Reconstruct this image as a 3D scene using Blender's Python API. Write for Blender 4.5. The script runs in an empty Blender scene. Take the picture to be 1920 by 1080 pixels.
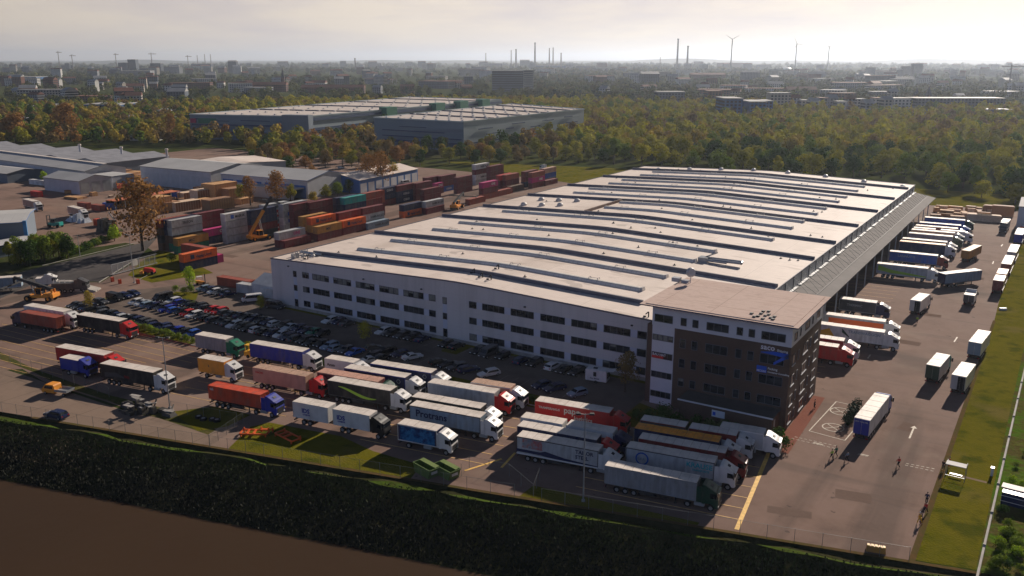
import bpy, bmesh, math, random
import numpy as np
from mathutils import Vector, Matrix
R=math.radians
rnd=random.Random(7)
S=bpy.context.scene
COL=S.collection
# ---------------- camera ----------------
FPX=1636.0; TH=math.atan(430/FPX); YAW=R(32.3); HC=62.0
cam=bpy.data.cameras.new('camera'); camo=bpy.data.objects.new('camera',cam); COL.objects.link(camo)
camo.location=(0,0,HC); camo.rotation_euler=(math.pi/2-TH,0,YAW)
cam.sensor_width=36; cam.lens=36*FPX/1920; cam.clip_start=1; cam.clip_end=80000
S.camera=camo
# ---------------- world, sun, exposure ----------------
SUN_AZ=88.0; SUN_EL=24.5
w=bpy.data.worlds.new('World'); S.world=w; w.use_nodes=True
nt=w.node_tree; nt.nodes.clear(); N=nt.nodes.new; Lk=nt.links.new
out=N('ShaderNodeOutputWorld'); sky=N('ShaderNodeTexSky'); sky.sky_type='NISHITA'; sky.sun_disc=False
sky.sun_elevation=R(SUN_EL); sky.sun_rotation=R(90-SUN_AZ); sky.dust_density=.6; sky.altitude=60
b1=N('ShaderNodeBackground'); b1.inputs[1].default_value=0.05; Lk(sky.outputs[0],b1.inputs[0])
tc=N('ShaderNodeTexCoord'); mp=N('ShaderNodeMapping'); mp.inputs['Scale'].default_value=(1.6,1.6,9)
Lk(tc.outputs['Generated'],mp.inputs[0])
no=N('ShaderNodeTexNoise'); no.inputs['Scale'].default_value=2.3; no.inputs['Detail'].default_value=7; no.inputs['Roughness'].default_value=.55
Lk(mp.outputs[0],no.inputs[0])
cr=N('ShaderNodeValToRGB'); Lk(no.outputs[0],cr.inputs[0])
cr.color_ramp.elements[0].position=.36; cr.color_ramp.elements[0].color=(.76,.68,.68,1)
cr.color_ramp.elements[1].position=.58; cr.color_ramp.elements[1].color=(1.0,.87,.73,1)
# the side of the sky towards the sun is brighter
dv=N('ShaderNodeVectorMath'); dv.operation='DOT_PRODUCT'; Lk(tc.outputs['Generated'],dv.inputs[0])
dv.inputs[1].default_value=(math.cos(R(SUN_AZ)),math.sin(R(SUN_AZ)),0)
mr=N('ShaderNodeMapRange'); Lk(dv.outputs['Value'],mr.inputs[0])
mr.inputs[1].default_value=-.35; mr.inputs[2].default_value=1.0; mr.inputs[3].default_value=.14; mr.inputs[4].default_value=.78
b2=N('ShaderNodeBackground'); Lk(cr.outputs[0],b2.inputs[0]); Lk(mr.outputs[0],b2.inputs[1])
sp=N('ShaderNodeSeparateXYZ'); Lk(tc.outputs['Generated'],sp.inputs[0])
me=N('ShaderNodeMapRange'); Lk(sp.outputs[2],me.inputs[0])
me.inputs[1].default_value=.07; me.inputs[2].default_value=.20; me.inputs[3].default_value=.985; me.inputs[4].default_value=.0
# added unseen cloud layer dims high sky for deeper shade, brighter opposite the sun
b3=N('ShaderNodeBackground'); b3.inputs[0].default_value=(.30,.46,.90,1)
m3=N('ShaderNodeMapRange'); Lk(dv.outputs['Value'],m3.inputs[0]); m3.inputs[1].default_value=-.2; m3.inputs[2].default_value=-.9; m3.inputs[3].default_value=.035; m3.inputs[4].default_value=.46; Lk(m3.outputs[0],b3.inputs[1])
mc=N('ShaderNodeMixShader'); mc.inputs[0].default_value=.86; Lk(b1.outputs[0],mc.inputs[1]); Lk(b3.outputs[0],mc.inputs[2])
mx=N('ShaderNodeMixShader'); Lk(me.outputs[0],mx.inputs[0]); Lk(mc.outputs[0],mx.inputs[1]); Lk(b2.outputs[0],mx.inputs[2])
Lk(mx.outputs[0],out.inputs[0])
sd=bpy.data.lights.new('sun','SUN'); so=bpy.data.objects.new('sun',sd); COL.objects.link(so)
sd.energy=5.0; sd.angle=R(.5); sd.color=(1,.89,.77)
tv=Vector((math.cos(R(SUN_AZ))*math.cos(R(SUN_EL)),math.sin(R(SUN_AZ))*math.cos(R(SUN_EL)),math.sin(R(SUN_EL))))
so.rotation_euler=tv.to_track_quat('Z','Y').to_euler(); so.location=(0,0,400)
S.view_settings.view_transform='Standard'; S.view_settings.look='None'; S.view_settings.gamma=1; S.view_settings.exposure=0.36
S.cycles.max_bounces=5; S.cycles.diffuse_bounces=2; S.cycles.glossy_bounces=2; S.cycles.volume_bounces=0; S.cycles.transparent_max_bounces=6
S.cycles.sample_clamp_indirect=4
# ---------------- helpers ----------------
def G(px,py,z=0.0):
    "ground (or height z) point seen at a point of the 1920x1080 survey photo"
    u=(px-960)/FPX; v=(540-py)/FPX
    f=math.cos(TH)+v*math.sin(TH); d=-math.sin(TH)+v*math.cos(TH); t=(z-HC)/d
    return (t*(-f*math.sin(YAW)+u*math.cos(YAW)), t*(f*math.cos(YAW)+u*math.sin(YAW)))
def lin(r,g,b):
    f=lambda c:((c/255+.055)/1.055)**2.4 if c>10 else c/255/12.92
    return (f(r),f(g),f(b))
_mats={}
def mat(name,col,rough=.6,metal=0,var=.12,scale=.5,spec=.4,bump=0,bscale=3,stretch=(1,1,1),coat=0,detail=5,trans=0):
    if name in _mats: return _mats[name]
    m=bpy.data.materials.new(name); m.use_nodes=True; n=m.node_tree; P=n.nodes['Principled BSDF']
    P.inputs['Roughness'].default_value=rough; P.inputs['Metallic'].default_value=metal
    P.inputs['Specular IOR Level'].default_value=spec; P.inputs['Coat Weight'].default_value=coat
    t=n.nodes.new('ShaderNodeTexCoord'); mp=n.nodes.new('ShaderNodeMapping'); mp.inputs['Scale'].default_value=stretch
    n.links.new(t.outputs['Object'],mp.inputs[0])
    no=n.nodes.new('ShaderNodeTexNoise'); no.inputs['Scale'].default_value=scale; no.inputs['Detail'].default_value=detail
    n.links.new(mp.outputs[0],no.inputs[0])
    r=n.nodes.new('ShaderNodeValToRGB'); n.links.new(no.outputs[0],r.inputs[0])
    r.color_ramp.elements[0].position=.3; r.color_ramp.elements[1].position=.7
    r.color_ramp.elements[0].color=tuple(c*(1-var) for c in col)+(1,); r.color_ramp.elements[1].color=tuple(min(1,c*(1+var)) for c in col)+(1,)
    n.links.new(r.outputs[0],P.inputs['Base Color'])
    if bump:
        b=n.nodes.new('ShaderNodeBump'); b.inputs['Strength'].default_value=bump; b.inputs['Distance'].default_value=.1
        n2=n.nodes.new('ShaderNodeTexNoise'); n2.inputs['Scale'].default_value=bscale; n2.inputs['Detail'].default_value=4
        n.links.new(mp.outputs[0],n2.inputs[0]); n.links.new(n2.outputs[0],b.inputs['Height']); n.links.new(b.outputs[0],P.inputs['Normal'])
    if trans:
        o=n.nodes['Material Output']; tr=n.nodes.new('ShaderNodeBsdfTranslucent'); ms=n.nodes.new('ShaderNodeMixShader'); ms.inputs[0].default_value=trans
        n.links.new(r.outputs[0],tr.inputs[0]); n.links.new(P.outputs[0],ms.inputs[1]); n.links.new(tr.outputs[0],ms.inputs[2]); n.links.new(ms.outputs[0],o.inputs[0])
    _mats[name]=m; return m
def multi(name,cols,rough=.9,s1=.02,s2=.3,spec=.0,bump=0,bscale=2,stretch=(1,1,1),mid=None):
    "two noise scales blended over several colours: asphalt, grass, soil, roofs"
    m=bpy.data.materials.new(name); m.use_nodes=True; n=m.node_tree; P=n.nodes['Principled BSDF']
    P.inputs['Roughness'].default_value=rough; P.inputs['Specular IOR Level'].default_value=spec
    t=n.nodes.new('ShaderNodeTexCoord'); mp=n.nodes.new('ShaderNodeMapping'); mp.inputs['Scale'].default_value=stretch; n.links.new(t.outputs['Object'],mp.inputs[0])
    a=n.nodes.new('ShaderNodeTexNoise'); a.inputs['Scale'].default_value=s1; a.inputs['Detail'].default_value=8; a.inputs['Roughness'].default_value=.62; n.links.new(mp.outputs[0],a.inputs[0])
    b=n.nodes.new('ShaderNodeTexNoise'); b.inputs['Scale'].default_value=s2; b.inputs['Detail'].default_value=8; b.inputs['Roughness'].default_value=.7; n.links.new(mp.outputs[0],b.inputs[0])
    ad=n.nodes.new('ShaderNodeMath'); ad.operation='ADD'; n.links.new(a.outputs[0],ad.inputs[0]); n.links.new(b.outputs[0],ad.inputs[1])
    mu=n.nodes.new('ShaderNodeMath'); mu.operation='MULTIPLY'; mu.inputs[1].default_value=.5; n.links.new(ad.outputs[0],mu.inputs[0])
    r=n.nodes.new('ShaderNodeValToRGB'); n.links.new(mu.outputs[0],r.inputs[0]); e=r.color_ramp.elements
    k=len(cols)
    while len(e)<k: e.new(.5)
    for i,c in enumerate(cols):
        e[i].position=.36+.28*i/(k-1); e[i].color=tuple(c)+(1,)
    n.links.new(r.outputs[0],P.inputs['Base Color'])
    if bump:
        bu=n.nodes.new('ShaderNodeBump'); bu.inputs['Strength'].default_value=bump; bu.inputs['Distance'].default_value=.3
        n2=n.nodes.new('ShaderNodeTexNoise'); n2.inputs['Scale'].default_value=bscale; n2.inputs['Detail'].default_value=6
        n.links.new(mp.outputs[0],n2.inputs[0]); n.links.new(n2.outputs[0],bu.inputs['Height']); n.links.new(bu.outputs[0],P.inputs['Normal'])
    _mats[name]=m; return m
def overlay(m,col,scale,lo,hi,fac=.6,stretch=(1,1,1),detail=3):
    "lays stains or streaks of a second colour over a material"
    n=m.node_tree; P=n.nodes['Principled BSDF']; src=P.inputs['Base Color'].links[0].from_socket
    t=n.nodes.new('ShaderNodeTexCoord'); mp=n.nodes.new('ShaderNodeMapping'); mp.inputs['Scale'].default_value=stretch; mp.inputs['Location'].default_value=(scale*7,3,1)
    n.links.new(t.outputs['Object'],mp.inputs[0]); a=n.nodes.new('ShaderNodeTexNoise'); a.inputs['Scale'].default_value=scale; a.inputs['Detail'].default_value=detail; n.links.new(mp.outputs[0],a.inputs[0])
    q=n.nodes.new('ShaderNodeMapRange'); n.links.new(a.outputs[0],q.inputs[0]); q.inputs[1].default_value=lo; q.inputs[2].default_value=hi; q.inputs[3].default_value=0; q.inputs[4].default_value=fac
    x=n.nodes.new('ShaderNodeMix'); x.data_type='RGBA'; n.links.new(q.outputs[0],x.inputs[0]); n.links.new(src,x.inputs[6]); x.inputs[7].default_value=tuple(col)+(1,)
    n.links.new(x.outputs[2],P.inputs['Base Color']); return m
def seams(m,axis,period,width,col,fac=.5):
    "thin joint lines every <period> metres along an axis"
    n=m.node_tree; P=n.nodes['Principled BSDF']; src=P.inputs['Base Color'].links[0].from_socket
    t=n.nodes.new('ShaderNodeTexCoord'); s=n.nodes.new('ShaderNodeSeparateXYZ'); n.links.new(t.outputs['Object'],s.inputs[0])
    a=n.nodes.new('ShaderNodeMath'); a.operation='PINGPONG'; a.inputs[1].default_value=period/2; n.links.new(s.outputs[axis],a.inputs[0])
    q=n.nodes.new('ShaderNodeMath'); q.operation='LESS_THAN'; q.inputs[1].default_value=width/2; n.links.new(a.outputs[0],q.inputs[0])
    k=n.nodes.new('ShaderNodeMath'); k.operation='MULTIPLY'; k.inputs[1].default_value=fac; n.links.new(q.outputs[0],k.inputs[0])
    x=n.nodes.new('ShaderNodeMix'); x.data_type='RGBA'; n.links.new(k.outputs[0],x.inputs[0]); n.links.new(src,x.inputs[6]); x.inputs[7].default_value=tuple(col)+(1,)
    n.links.new(x.outputs[2],P.inputs['Base Color']); return m
class MB:
    def __init__(s): s.v=[]; s.f=[]; s.m=[]
    def poly(s,pts,mi=0):
        i=len(s.v); s.v+= [tuple(p) for p in pts]; s.f.append(tuple(range(i,i+len(pts)))); s.m.append(mi); return s
    def box(s,x0,x1,y0,y1,z0,z1,mi=0,tx=0,ty=0,mt=None,bottom=True):
        if isinstance(mi,float): mi,tx,ty=0,mi,tx
        i=len(s.v)
        s.v+=[(x0,y0,z0),(x1,y0,z0),(x1,y1,z0),(x0,y1,z0),(x0+tx,y0+ty,z1),(x1-tx,y0+ty,z1),(x1-tx,y1-ty,z1),(x0+tx,y1-ty,z1)]
        fs=[(0,1,5,4),(1,2,6,5),(2,3,7,6),(3,0,4,7),(4,5,6,7)]+([(3,2,1,0)] if bottom else [])
        for k,f in enumerate(fs): s.f.append(tuple(i+a for a in f)); s.m.append(mt if (mt is not None and k==4) else mi)
        return s
    def prof(s,pts,y0,y1,mi=0,axis='y'):
        "closed outline in x-z (axis y) or y-z (axis x), extruded"
        i=len(s.v); n=len(pts)
        for y in (y0,y1):
            for (a,b) in pts: s.v.append((a,y,b) if axis=='y' else (y,a,b))
        s.f.append(tuple(i+k for k in range(n))); s.m.append(mi)
        s.f.append(tuple(i+n+k for k in reversed(range(n)))); s.m.append(mi)
        for k in range(n):
            l=(k+1)%n; s.f.append((i+k,i+n+k,i+n+l,i+l)); s.m.append(mi)
        return s
    def tube(s,p0,p1,r0,r1=None,n=8,mi=0,cap=True):
        r1=r0 if r1 is None else r1
        a=Vector(p0); b=Vector(p1); d=(b-a).normalized(); u=d.orthogonal().normalized(); w_=d.cross(u); i=len(s.v)
        for (c,r) in ((a,r0),(b,r1)):
            for k in range(n):
                t=2*math.pi*k/n; s.v.append(tuple(c+u*(r*math.cos(t))+w_*(r*math.sin(t))))
        for k in range(n):
            l=(k+1)%n; s.f.append((i+k,i+l,i+n+l,i+n+k)); s.m.append(mi)
        if cap: s.f.append(tuple(i+k for k in reversed(range(n)))); s.f.append(tuple(i+n+k for k in range(n))); s.m+= [mi,mi]
        return s
    def bar(s,p0,p1,w=.1,h=None,mi=0):
        h=w if h is None else h
        a=Vector(p0); b=Vector(p1); d=(b-a).normalized(); up=Vector((0,0,1)) if abs(d.z)<.95 else Vector((1,0,0))
        u=d.cross(up).normalized()*w/2; q=d.cross(u.normalized()).normalized()*h/2; i=len(s.v)
        for c in (a,b): s.v+=[tuple(c-u-q),tuple(c+u-q),tuple(c+u+q),tuple(c-u+q)]
        for f in ((0,1,5,4),(1,2,6,5),(2,3,7,6),(3,0,4,7),(3,2,1,0),(4,5,6,7)): s.f.append(tuple(i+k for k in f)); s.m.append(mi)
        return s
    def dome(s,c,r,h,n=10,k=4,mi=0):
        i=len(s.v)
        for j in range(k):
            t=math.pi/2*j/k
            for a in range(n): s.v.append((c[0]+r*math.cos(t)*math.cos(2*math.pi*a/n),c[1]+r*math.cos(t)*math.sin(2*math.pi*a/n),c[2]+h*math.sin(t)))
        s.v.append((c[0],c[1],c[2]+h)); top=len(s.v)-1
        for j in range(k-1):
            for a in range(n): b=(a+1)%n; s.f.append((i+j*n+a,i+j*n+b,i+(j+1)*n+b,i+(j+1)*n+a)); s.m.append(mi)
        for a in range(n): s.f.append((i+(k-1)*n+a,i+(k-1)*n+(a+1)%n,top)); s.m.append(mi)
        return s
    def mesh(s,name,nm=1,smooth=False,bevel=0,seg=2):
        me=bpy.data.meshes.new(name); me.from_pydata(s.v,[],s.f)
        for _ in range(nm): me.materials.append(None)
        me.polygons.foreach_set('material_index',s.m)
        if bevel:
            b=bmesh.new(); b.from_mesh(me); bmesh.ops.remove_doubles(b,verts=b.verts,dist=1e-4)
            bmesh.ops.bevel(b,geom=[e for e in b.edges if len(e.link_faces)==2 and e.calc_face_angle(0)>.35],offset=bevel,segments=seg,affect='EDGES',clamp_overlap=True)
            bmesh.ops.recalc_face_normals(b,faces=b.faces); b.to_mesh(me); b.free()
        else:
            b=bmesh.new(); b.from_mesh(me); bmesh.ops.recalc_face_normals(b,faces=b.faces); b.to_mesh(me); b.free()
        if smooth: me.polygons.foreach_set('use_smooth',[True]*len(me.polygons))
        me.update(); return me
def put(name,me,mats,parent=None,loc=(0,0,0),rz=0,rot=None,scale=None):
    "links a mesh as one object; materials sit on the object so meshes can be shared"
    o=bpy.data.objects.new(name,me); COL.objects.link(o)
    if parent: o.parent=parent
    o.location=loc; o.rotation_euler=rot if rot else (0,0,rz)
    if scale: o.scale=scale
    for i,m in enumerate(mats):
        if i<len(o.material_slots): o.material_slots[i].link='OBJECT'; o.material_slots[i].material=m
    return o
def tag(o,label,cat,group=None):
    o['label']=label; o['category']=cat
    if group: o['group']=group
    return o
def thing(name,label,cat,loc=(0,0,0),rz=0,group=None):
    o=bpy.data.objects.new(name,None); COL.objects.link(o); o.empty_display_size=.5; o.location=loc; o.rotation_euler=(0,0,rz)
    return tag(o,label,cat,group)
def clone(root,loc,rz,label,group=None):
    r=root.copy(); COL.objects.link(r); r.location=loc; r.rotation_euler=(0,0,rz); r['label']=label
    if group: r['group']=group
    for ch in list(root.children):
        c=ch.copy(); COL.objects.link(c); c.parent=r
        for g in ch.children: d=g.copy(); COL.objects.link(d); d.parent=c
    return r
def struct(name,mb,mats,kind='structure',**k):
    o=put(name,mb.mesh(name,len(mats)),mats,**k); o['kind']=kind; return o
def flat(name,pts,z,m):
    return struct(name,MB().poly([(x,y,z) for x,y in pts]),[m])
_txt={}
def text(s,size,align='LEFT'):
    k=(s,size,align)
    if k in _txt: return _txt[k]
    c=bpy.data.curves.new('lettering','FONT'); c.body=s; c.size=size; c.extrude=.012; c.align_x=align; c.offset=.02*size; c.resolution_u=2
    o=bpy.data.objects.new('lettering',c); COL.objects.link(o); bpy.context.view_layer.update()
    me=bpy.data.meshes.new_from_object(o.evaluated_get(bpy.context.evaluated_depsgraph_get())); me.materials.clear(); me.materials.append(None)
    bpy.data.objects.remove(o); _txt[k]=me; return me
_O=['first','second','third','fourth','fifth','sixth','seventh','eighth','ninth','tenth','eleventh','twelfth','thirteenth','fourteenth','fifteenth','sixteenth','seventeenth','eighteenth','nineteenth','twentieth','twenty-first','twenty-second','twenty-third','twenty-fourth','twenty-fifth','twenty-sixth','twenty-seventh','twenty-eighth','twenty-ninth','thirtieth','thirty-first','thirty-second','thirty-third','thirty-fourth','thirty-fifth']
ORD=_O+['thirty-sixth','thirty-seventh','thirty-eighth','thirty-ninth','fortieth']+['forty-'+a for a in _O[:9]]+['fiftieth']+['fifty-'+a for a in _O[:9]]+['sixtieth']+['sixty-'+a for a in _O[:9]]
# ---------------- common materials ----------------
PAL=dict(white=(.62,.60,.58),cream=(.60,.54,.46),grey=(.26,.26,.27),lightgrey=(.42,.42,.42),darkgrey=(.06,.06,.065),black=(.012,.012,.014),red=(.50,.02,.02),darkred=(.18,.012,.014),
 blue=(.015,.03,.28),navy=(.01,.018,.07),midblue=(.02,.09,.38),green=(.01,.16,.09),darkgreen=(.008,.05,.03),teal=(.01,.30,.27),orange=(.75,.13,.02),amber=(.80,.30,.03),yellow=(.75,.42,.03),
 tan=(.48,.30,.21),salmon=(.55,.30,.22),rust=(.30,.06,.035),maroon=(.16,.022,.03),magenta=(.48,.015,.16),ochre=(.45,.21,.04),bluegrey=(.20,.27,.34),brown=(.13,.07,.045),limegreen=(.35,.55,.05),silver=(.45,.46,.47),orangered=(.55,.06,.02),skyblue=(.12,.35,.62),turquoise=(.02,.35,.38))
def grime(m,f=.3,s=1.1):
    if not m.get('grimy'): m['grimy']=1; overlay(m,(.13,.11,.09),s,.48,.72,f,stretch=(1,1,.35),detail=7); overlay(m,(.16,.13,.10),s*.3,.55,.7,f*.6,detail=5)
    return m
def paint(c,r=.35): return grime(mat('paint_'+c,PAL[c],rough=r,var=.05,scale=.8,spec=.4,coat=.15),.22)
def tarp(c): return grime(mat('tarpaulin_'+c,PAL[c],rough=.55,var=.14,scale=1.2,stretch=(2.2,1,.4),bump=.55,bscale=2.6),.34)
def lacquer(c): return mat('car_paint_'+c,PAL[c],rough=.22,var=.03,scale=.5,spec=.4,coat=.25)
def steel(c): return grime(mat('container_steel_'+c,PAL[c],rough=.6,var=.22,scale=.9,bump=.1,stretch=(1,1,.5),detail=8),.38,.8)
TYRE=mat('tyre_rubber',(.012,.012,.013),rough=.85,var=.2)
RIM=mat('wheel_rim',(.35,.35,.36),rough=.4,metal=.6)
GLASS=mat('dark_glass',(.008,.011,.016),rough=.12,spec=.35,var=.3,scale=.8)
overlay(GLASS,(.045,.055,.065),.35,.5,.62,.7,stretch=(1,1,2)); CHAS=mat('chassis_steel',(.03,.03,.033),rough=.6,var=.3)
ROOFW=mat('trailer_roof_sheet',(.66,.58,.51),rough=.6,var=.1,scale=.7,bump=.2,stretch=(2,1,1)); overlay(ROOFW,(.34,.29,.24),.6,.52,.72,.5,stretch=(.4,1.5,1),detail=7)
GALV=mat('galvanised_steel',(.36,.37,.38),rough=.45,metal=.5,var=.15)
CONC=mat('concrete',(.33,.30,.27),rough=.85,var=.2,scale=.6,detail=8)
LAMPM=mat('lamp_lens',(.8,.8,.78),rough=.1,spec=.8)
TAILM=mat('tail_light_lens',(.4,.01,.01),rough=.2)
WHITEP=mat('white_lettering',(.75,.75,.75),rough=.5)
# ---------------- ground, river, roads ----------------
RS=.2417; RC=112.5           # line where the yard meets the river bank: y = RC + RS*x
def rl(x,off=0): return RC+RS*x+off*math.sqrt(1+RS*RS)
LAND=multi('meadow_and_scrub',[(.05,.045,.02),(.055,.06,.018),(.035,.05,.015),(.08,.07,.035)],s1=.003,s2=.05,bump=.4,bscale=.15)
mb=MB(); XW,XE,YN=-30000,30000,45000
mb.poly([(XW,rl(-2600,3.2),-.03),(-2600,rl(-2600,3.2),-.03),(700,rl(700,3.2),-.03),(XE,rl(700,3.2),-.03),(XE,YN,-.03),(XW,YN,-.03)])
struct('ground',mb,[LAND])
BANK=multi('overgrown_bank',[(.022,.022,.011),(.034,.036,.015),(.05,.046,.022),(.075,.062,.034)],s1=.06,s2=.8,bump=1.0,bscale=1.2)
BANKTOP=multi('grassy_bank_crest',[(.05,.045,.015),(.055,.085,.015),(.08,.12,.02)],s1=.1,s2=1.2,bump=.6,bscale=2)
mb=MB(); offs=[(3.2,-.02,0),(.6,-.03,0),(-.3,-.6,1),(-1.5,-.1,1),(-2.6,.25,0),(-3.4,-.2,1),(-8,-1.7,1),(-14.4,-3.5,1),(-17,-4.7,1)]
xs=[-2600]+[x for x in range(-400,260,4)]+[700]; i0=0; rj=random.Random(3)
rows=[]
for (o,z,mi) in offs:
    row=[]
    for x in xs:
        j=0 if o>0 else rj.uniform(-.35,.35); row.append((x,rl(x,o+j*1.2),z+ (j*.5 if o<-.2 and o>-13 else 0)))
    rows.append(row)
for k in range(len(rows)-1):
    for a in range(len(xs)-1): mb.poly([rows[k][a],rows[k][a+1],rows[k+1][a+1],rows[k+1][a]],offs[k+1][2])
struct('river_bank',mb,[BANKTOP,BANK])
WAT=mat('muddy_river_water',(.050,.028,.014),rough=.35,spec=.2,var=.12,scale=.02,bump=.25,bscale=.5)
flat('river_water',[(-2600,rl(-2600,-13.5)),(700,rl(700,-13.5)),(700,rl(700,-140)),(-2600,rl(-2600,-140))],-3.5,WAT)
flat('far_bank',[(-2600,rl(-2600,-139)),(700,rl(700,-139)),(700,-3000),(-2600,-3000)],-3.3,LAND)
ASPH=multi('yard_asphalt',[(.165,.108,.085),(.205,.135,.106),(.225,.150,.120),(.195,.128,.102)],rough=.85,s1=.02,s2=.16,spec=.03,bump=.05,bscale=4)
overlay(ASPH,(.075,.058,.05),.035,.55,.66,.45); overlay(ASPH,(.26,.195,.15),.09,.60,.70,.35); overlay(ASPH,(.05,.04,.036),.5,.71,.76,.6)
overlay(ASPH,(.10,.078,.068),.10,.58,.66,.4,stretch=(.12,1.6,1))
overlay(ASPH,(.34,.26,.20),.018,.55,.64,.25,detail=8); overlay(ASPH,(.06,.048,.042),.045,.58,.63,.45,stretch=(1.4,.10,1),detail=6)
LOTA=multi('car_park_asphalt',[(.11,.085,.072),(.15,.115,.095),(.17,.13,.105)],rough=.88,s1=.03,s2=.3,spec=.03)
overlay(LOTA,(.06,.05,.045),.08,.55,.65,.5)
yard=[(-9.5,rl(-9.5,.5)),(-9.5,236),(-13,420),(-37,420),(-200,400),(-222,300),(-232,215),(-232,168),(-212,120),(-214,100),(-178,90),(-166,88),(-120,88.5),(-114,86.6),(-113,85.8),(-113.0,85.5),(-111,rl(-111,.5)),(-60,rl(-60,.5))]
struct('yard',MB().poly([(x,y,-.012) for x,y in yard]),[ASPH])
struct('container_yard_surface',MB().poly([(x,y,-.020) for x,y in [(-200,400),(-520,420),(-520,180),(-262,180),(-232,168),(-232,215),(-222,300)]]),[ASPH])
struct('car_park_surface',MB().poly([(x,y,.002) for x,y in [(-212,119),(-186,119.3),(-160,119),(-133,124.5),(-114,128),(-66,131),(-61,131),(-61,152.5),(-171,152.5),(-203,158),(-214,141)]]),[LOTA])
GR=multi('mown_grass',[(.080,.082,.008),(.112,.104,.010),(.135,.115,.012),(.070,.085,.008)],s1=.05,s2=.35,bump=.5,bscale=3); overlay(GR,(.16,.12,.04),.09,.56,.68,.6,detail=8); overlay(GR,(.035,.05,.008),.25,.55,.66,.6,detail=8)
GR2=multi('rough_verge_grass',[(.12,.10,.04),(.10,.085,.03),(.055,.065,.015),(.16,.12,.06)],s1=.08,s2=.4,bump=.4,bscale=3)
struct('grass_strip',MB().poly([(x,y,.004) for x,y in [(-9.5,rl(-9.5,1)),(-2.6,rl(-2.6,1)),(-2.2,236),(-9,420),(-13,420),(-9.5,236)]]),[GR])
DIRT=multi('worn_edge_soil',[(.14,.075,.035),(.10,.07,.03),(.08,.075,.02)],s1=.3,s2=1.5)
struct('soil_edge',MB().poly([(-10.1,rl(-10,.6),.008),(-9.3,rl(-9,.6),.008),(-9.2,236,.008),(-9.8,236,.008)]),[DIRT])
struct('soil_edge',MB().poly([(-150,rl(-150,.1),.010),(-2,rl(-2,.1),.010),(-2,rl(-2,.75),.010),(-150,rl(-150,.75),.010)]),[DIRT])
SCR=multi('scrubland',[(.045,.085,.010),(.075,.135,.014),(.085,.065,.025),(.11,.15,.02)],s1=.06,s2=.4,bump=.8,bscale=1)
struct('scrub_ground',MB().poly([(x,y,.002) for x,y in [(-2.6,rl(-2.6,1)),(80,rl(80,1)),(80,400),(-8.5,400),(-2.2,236)]]),[SCR])
# foot path across the strip, worn verge and service track on the left
PAVE=multi('service_track_paving',[(.21,.15,.115),(.235,.17,.13),(.19,.14,.108)],s1=.05,s2=.3)
seams(PAVE,0,9,.25,(.12,.09,.07),.5)
a=G(1795,891); b=G(1850,905); struct('foot_path',MB().poly([(a[0],a[1]-.25,.014),(b[0],b[1]-.25,.014),(b[0],b[1]+.35,.014),(a[0],a[1]+.35,.014)]),[PAVE])
trk=[(-330,rl(-330,.6)),(-111,rl(-111,.6))]+[G(405,812),G(440,797),G(385,800)]+[G(250,775),G(130,735),G(60,708),G(0,690)]+[(-330,60)]
struct('service_track',MB().poly([(x,y,-.004) for x,y in trk]),[PAVE])
struct('verge',MB().poly([(x,y,.004) for x,y in [G(0,673),G(62,697),G(110,722),G(200,750),G(245,768),G(330,794),G(390,815),G(405,806),G(395,798),G(330,778),G(318,768),G(210,742),G(150,722),G(60,690),G(0,660)]]),[GR2])
gp=[(x,y) for x,y in [G(400,836),G(470,800),G(505,792),G(640,818),G(700,846),G(790,872),G(775,890)]]; gp=[(-110,rl(-110,.8))]+gp[1:6]+[(-78,rl(-78,.8))]
struct('grass_plot',MB().poly([(x,y,.004) for x,y in gp]),[GR])
struct('grass_plot',MB().poly([(x,y,.007) for x,y in [G(322,772),G(400,762),G(470,778),G(425,800),G(370,808)]]),[GR])
struct('grass_plot',MB().poly([(x,y,.006) for x,y in [(-61,rl(-61,.8)),(-36,rl(-36,.8)),(-36,rl(-36,1.6)),(-61,rl(-61,4.6))]]),[GR])
struct('grass_plot',MB().poly([(x,y,.007) for x,y in [G(300,560),G(330,547),G(372,548),G(368,562),G(330,566)]]),[GR])
# planted strips round the car park
for p in ([(-213,119.5),(-213,134),(-211.3,141),(-210.6,141),(-211.2,134),(-211.2,119.5)],[(-187,117.6),(-160.5,118.7),(-160.5,120.2),(-187,120.2)],[(-157,119.8),(-114,126),(-61,129.5),(-61,134.5),(-114,133.2),(-114,130.5),(-130,127.5)],
          [(-168,150.6),(-64,150.6),(-64,151.9),(-168,151.9)],[(-110,145),(-106,145),(-106,150.5),(-113,150.5)],[(-61,129.5),(-38,134),(-38,138),(-52,138),(-61,141)]):
    struct('planting_strip',MB().poly([(x,y,.011) for x,y in p]),[GR])
struct('lawn',MB().poly([(x,y,.006) for x,y in [G(285,530),G(400,512),G(335,478),G(300,468),G(262,492),G(240,516)]]),[GR])
struct('lawn',MB().poly([(x,y,-.004) for x,y in [(-170,392),(-13,425),(60,430),(90,470),(-200,470),(-330,440),(-215,395)]]),[GR])
fc=[G(*p) for p in ((-80,700),(-80,562),(80,530),(190,529),(262,486),(330,472),(345,560),(150,600),(62,690))]
struct('gate_forecourt',MB().poly([(x,y,-.016) for x,y in fc]),[ASPH])
fc=[G(*p) for p in ((-30,400),(262,398),(268,450),(150,468),(70,452),(-30,470))]
struct('left_yard_surface',MB().poly([(x,y,-.017) for x,y in fc]),[ASPH])
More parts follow.
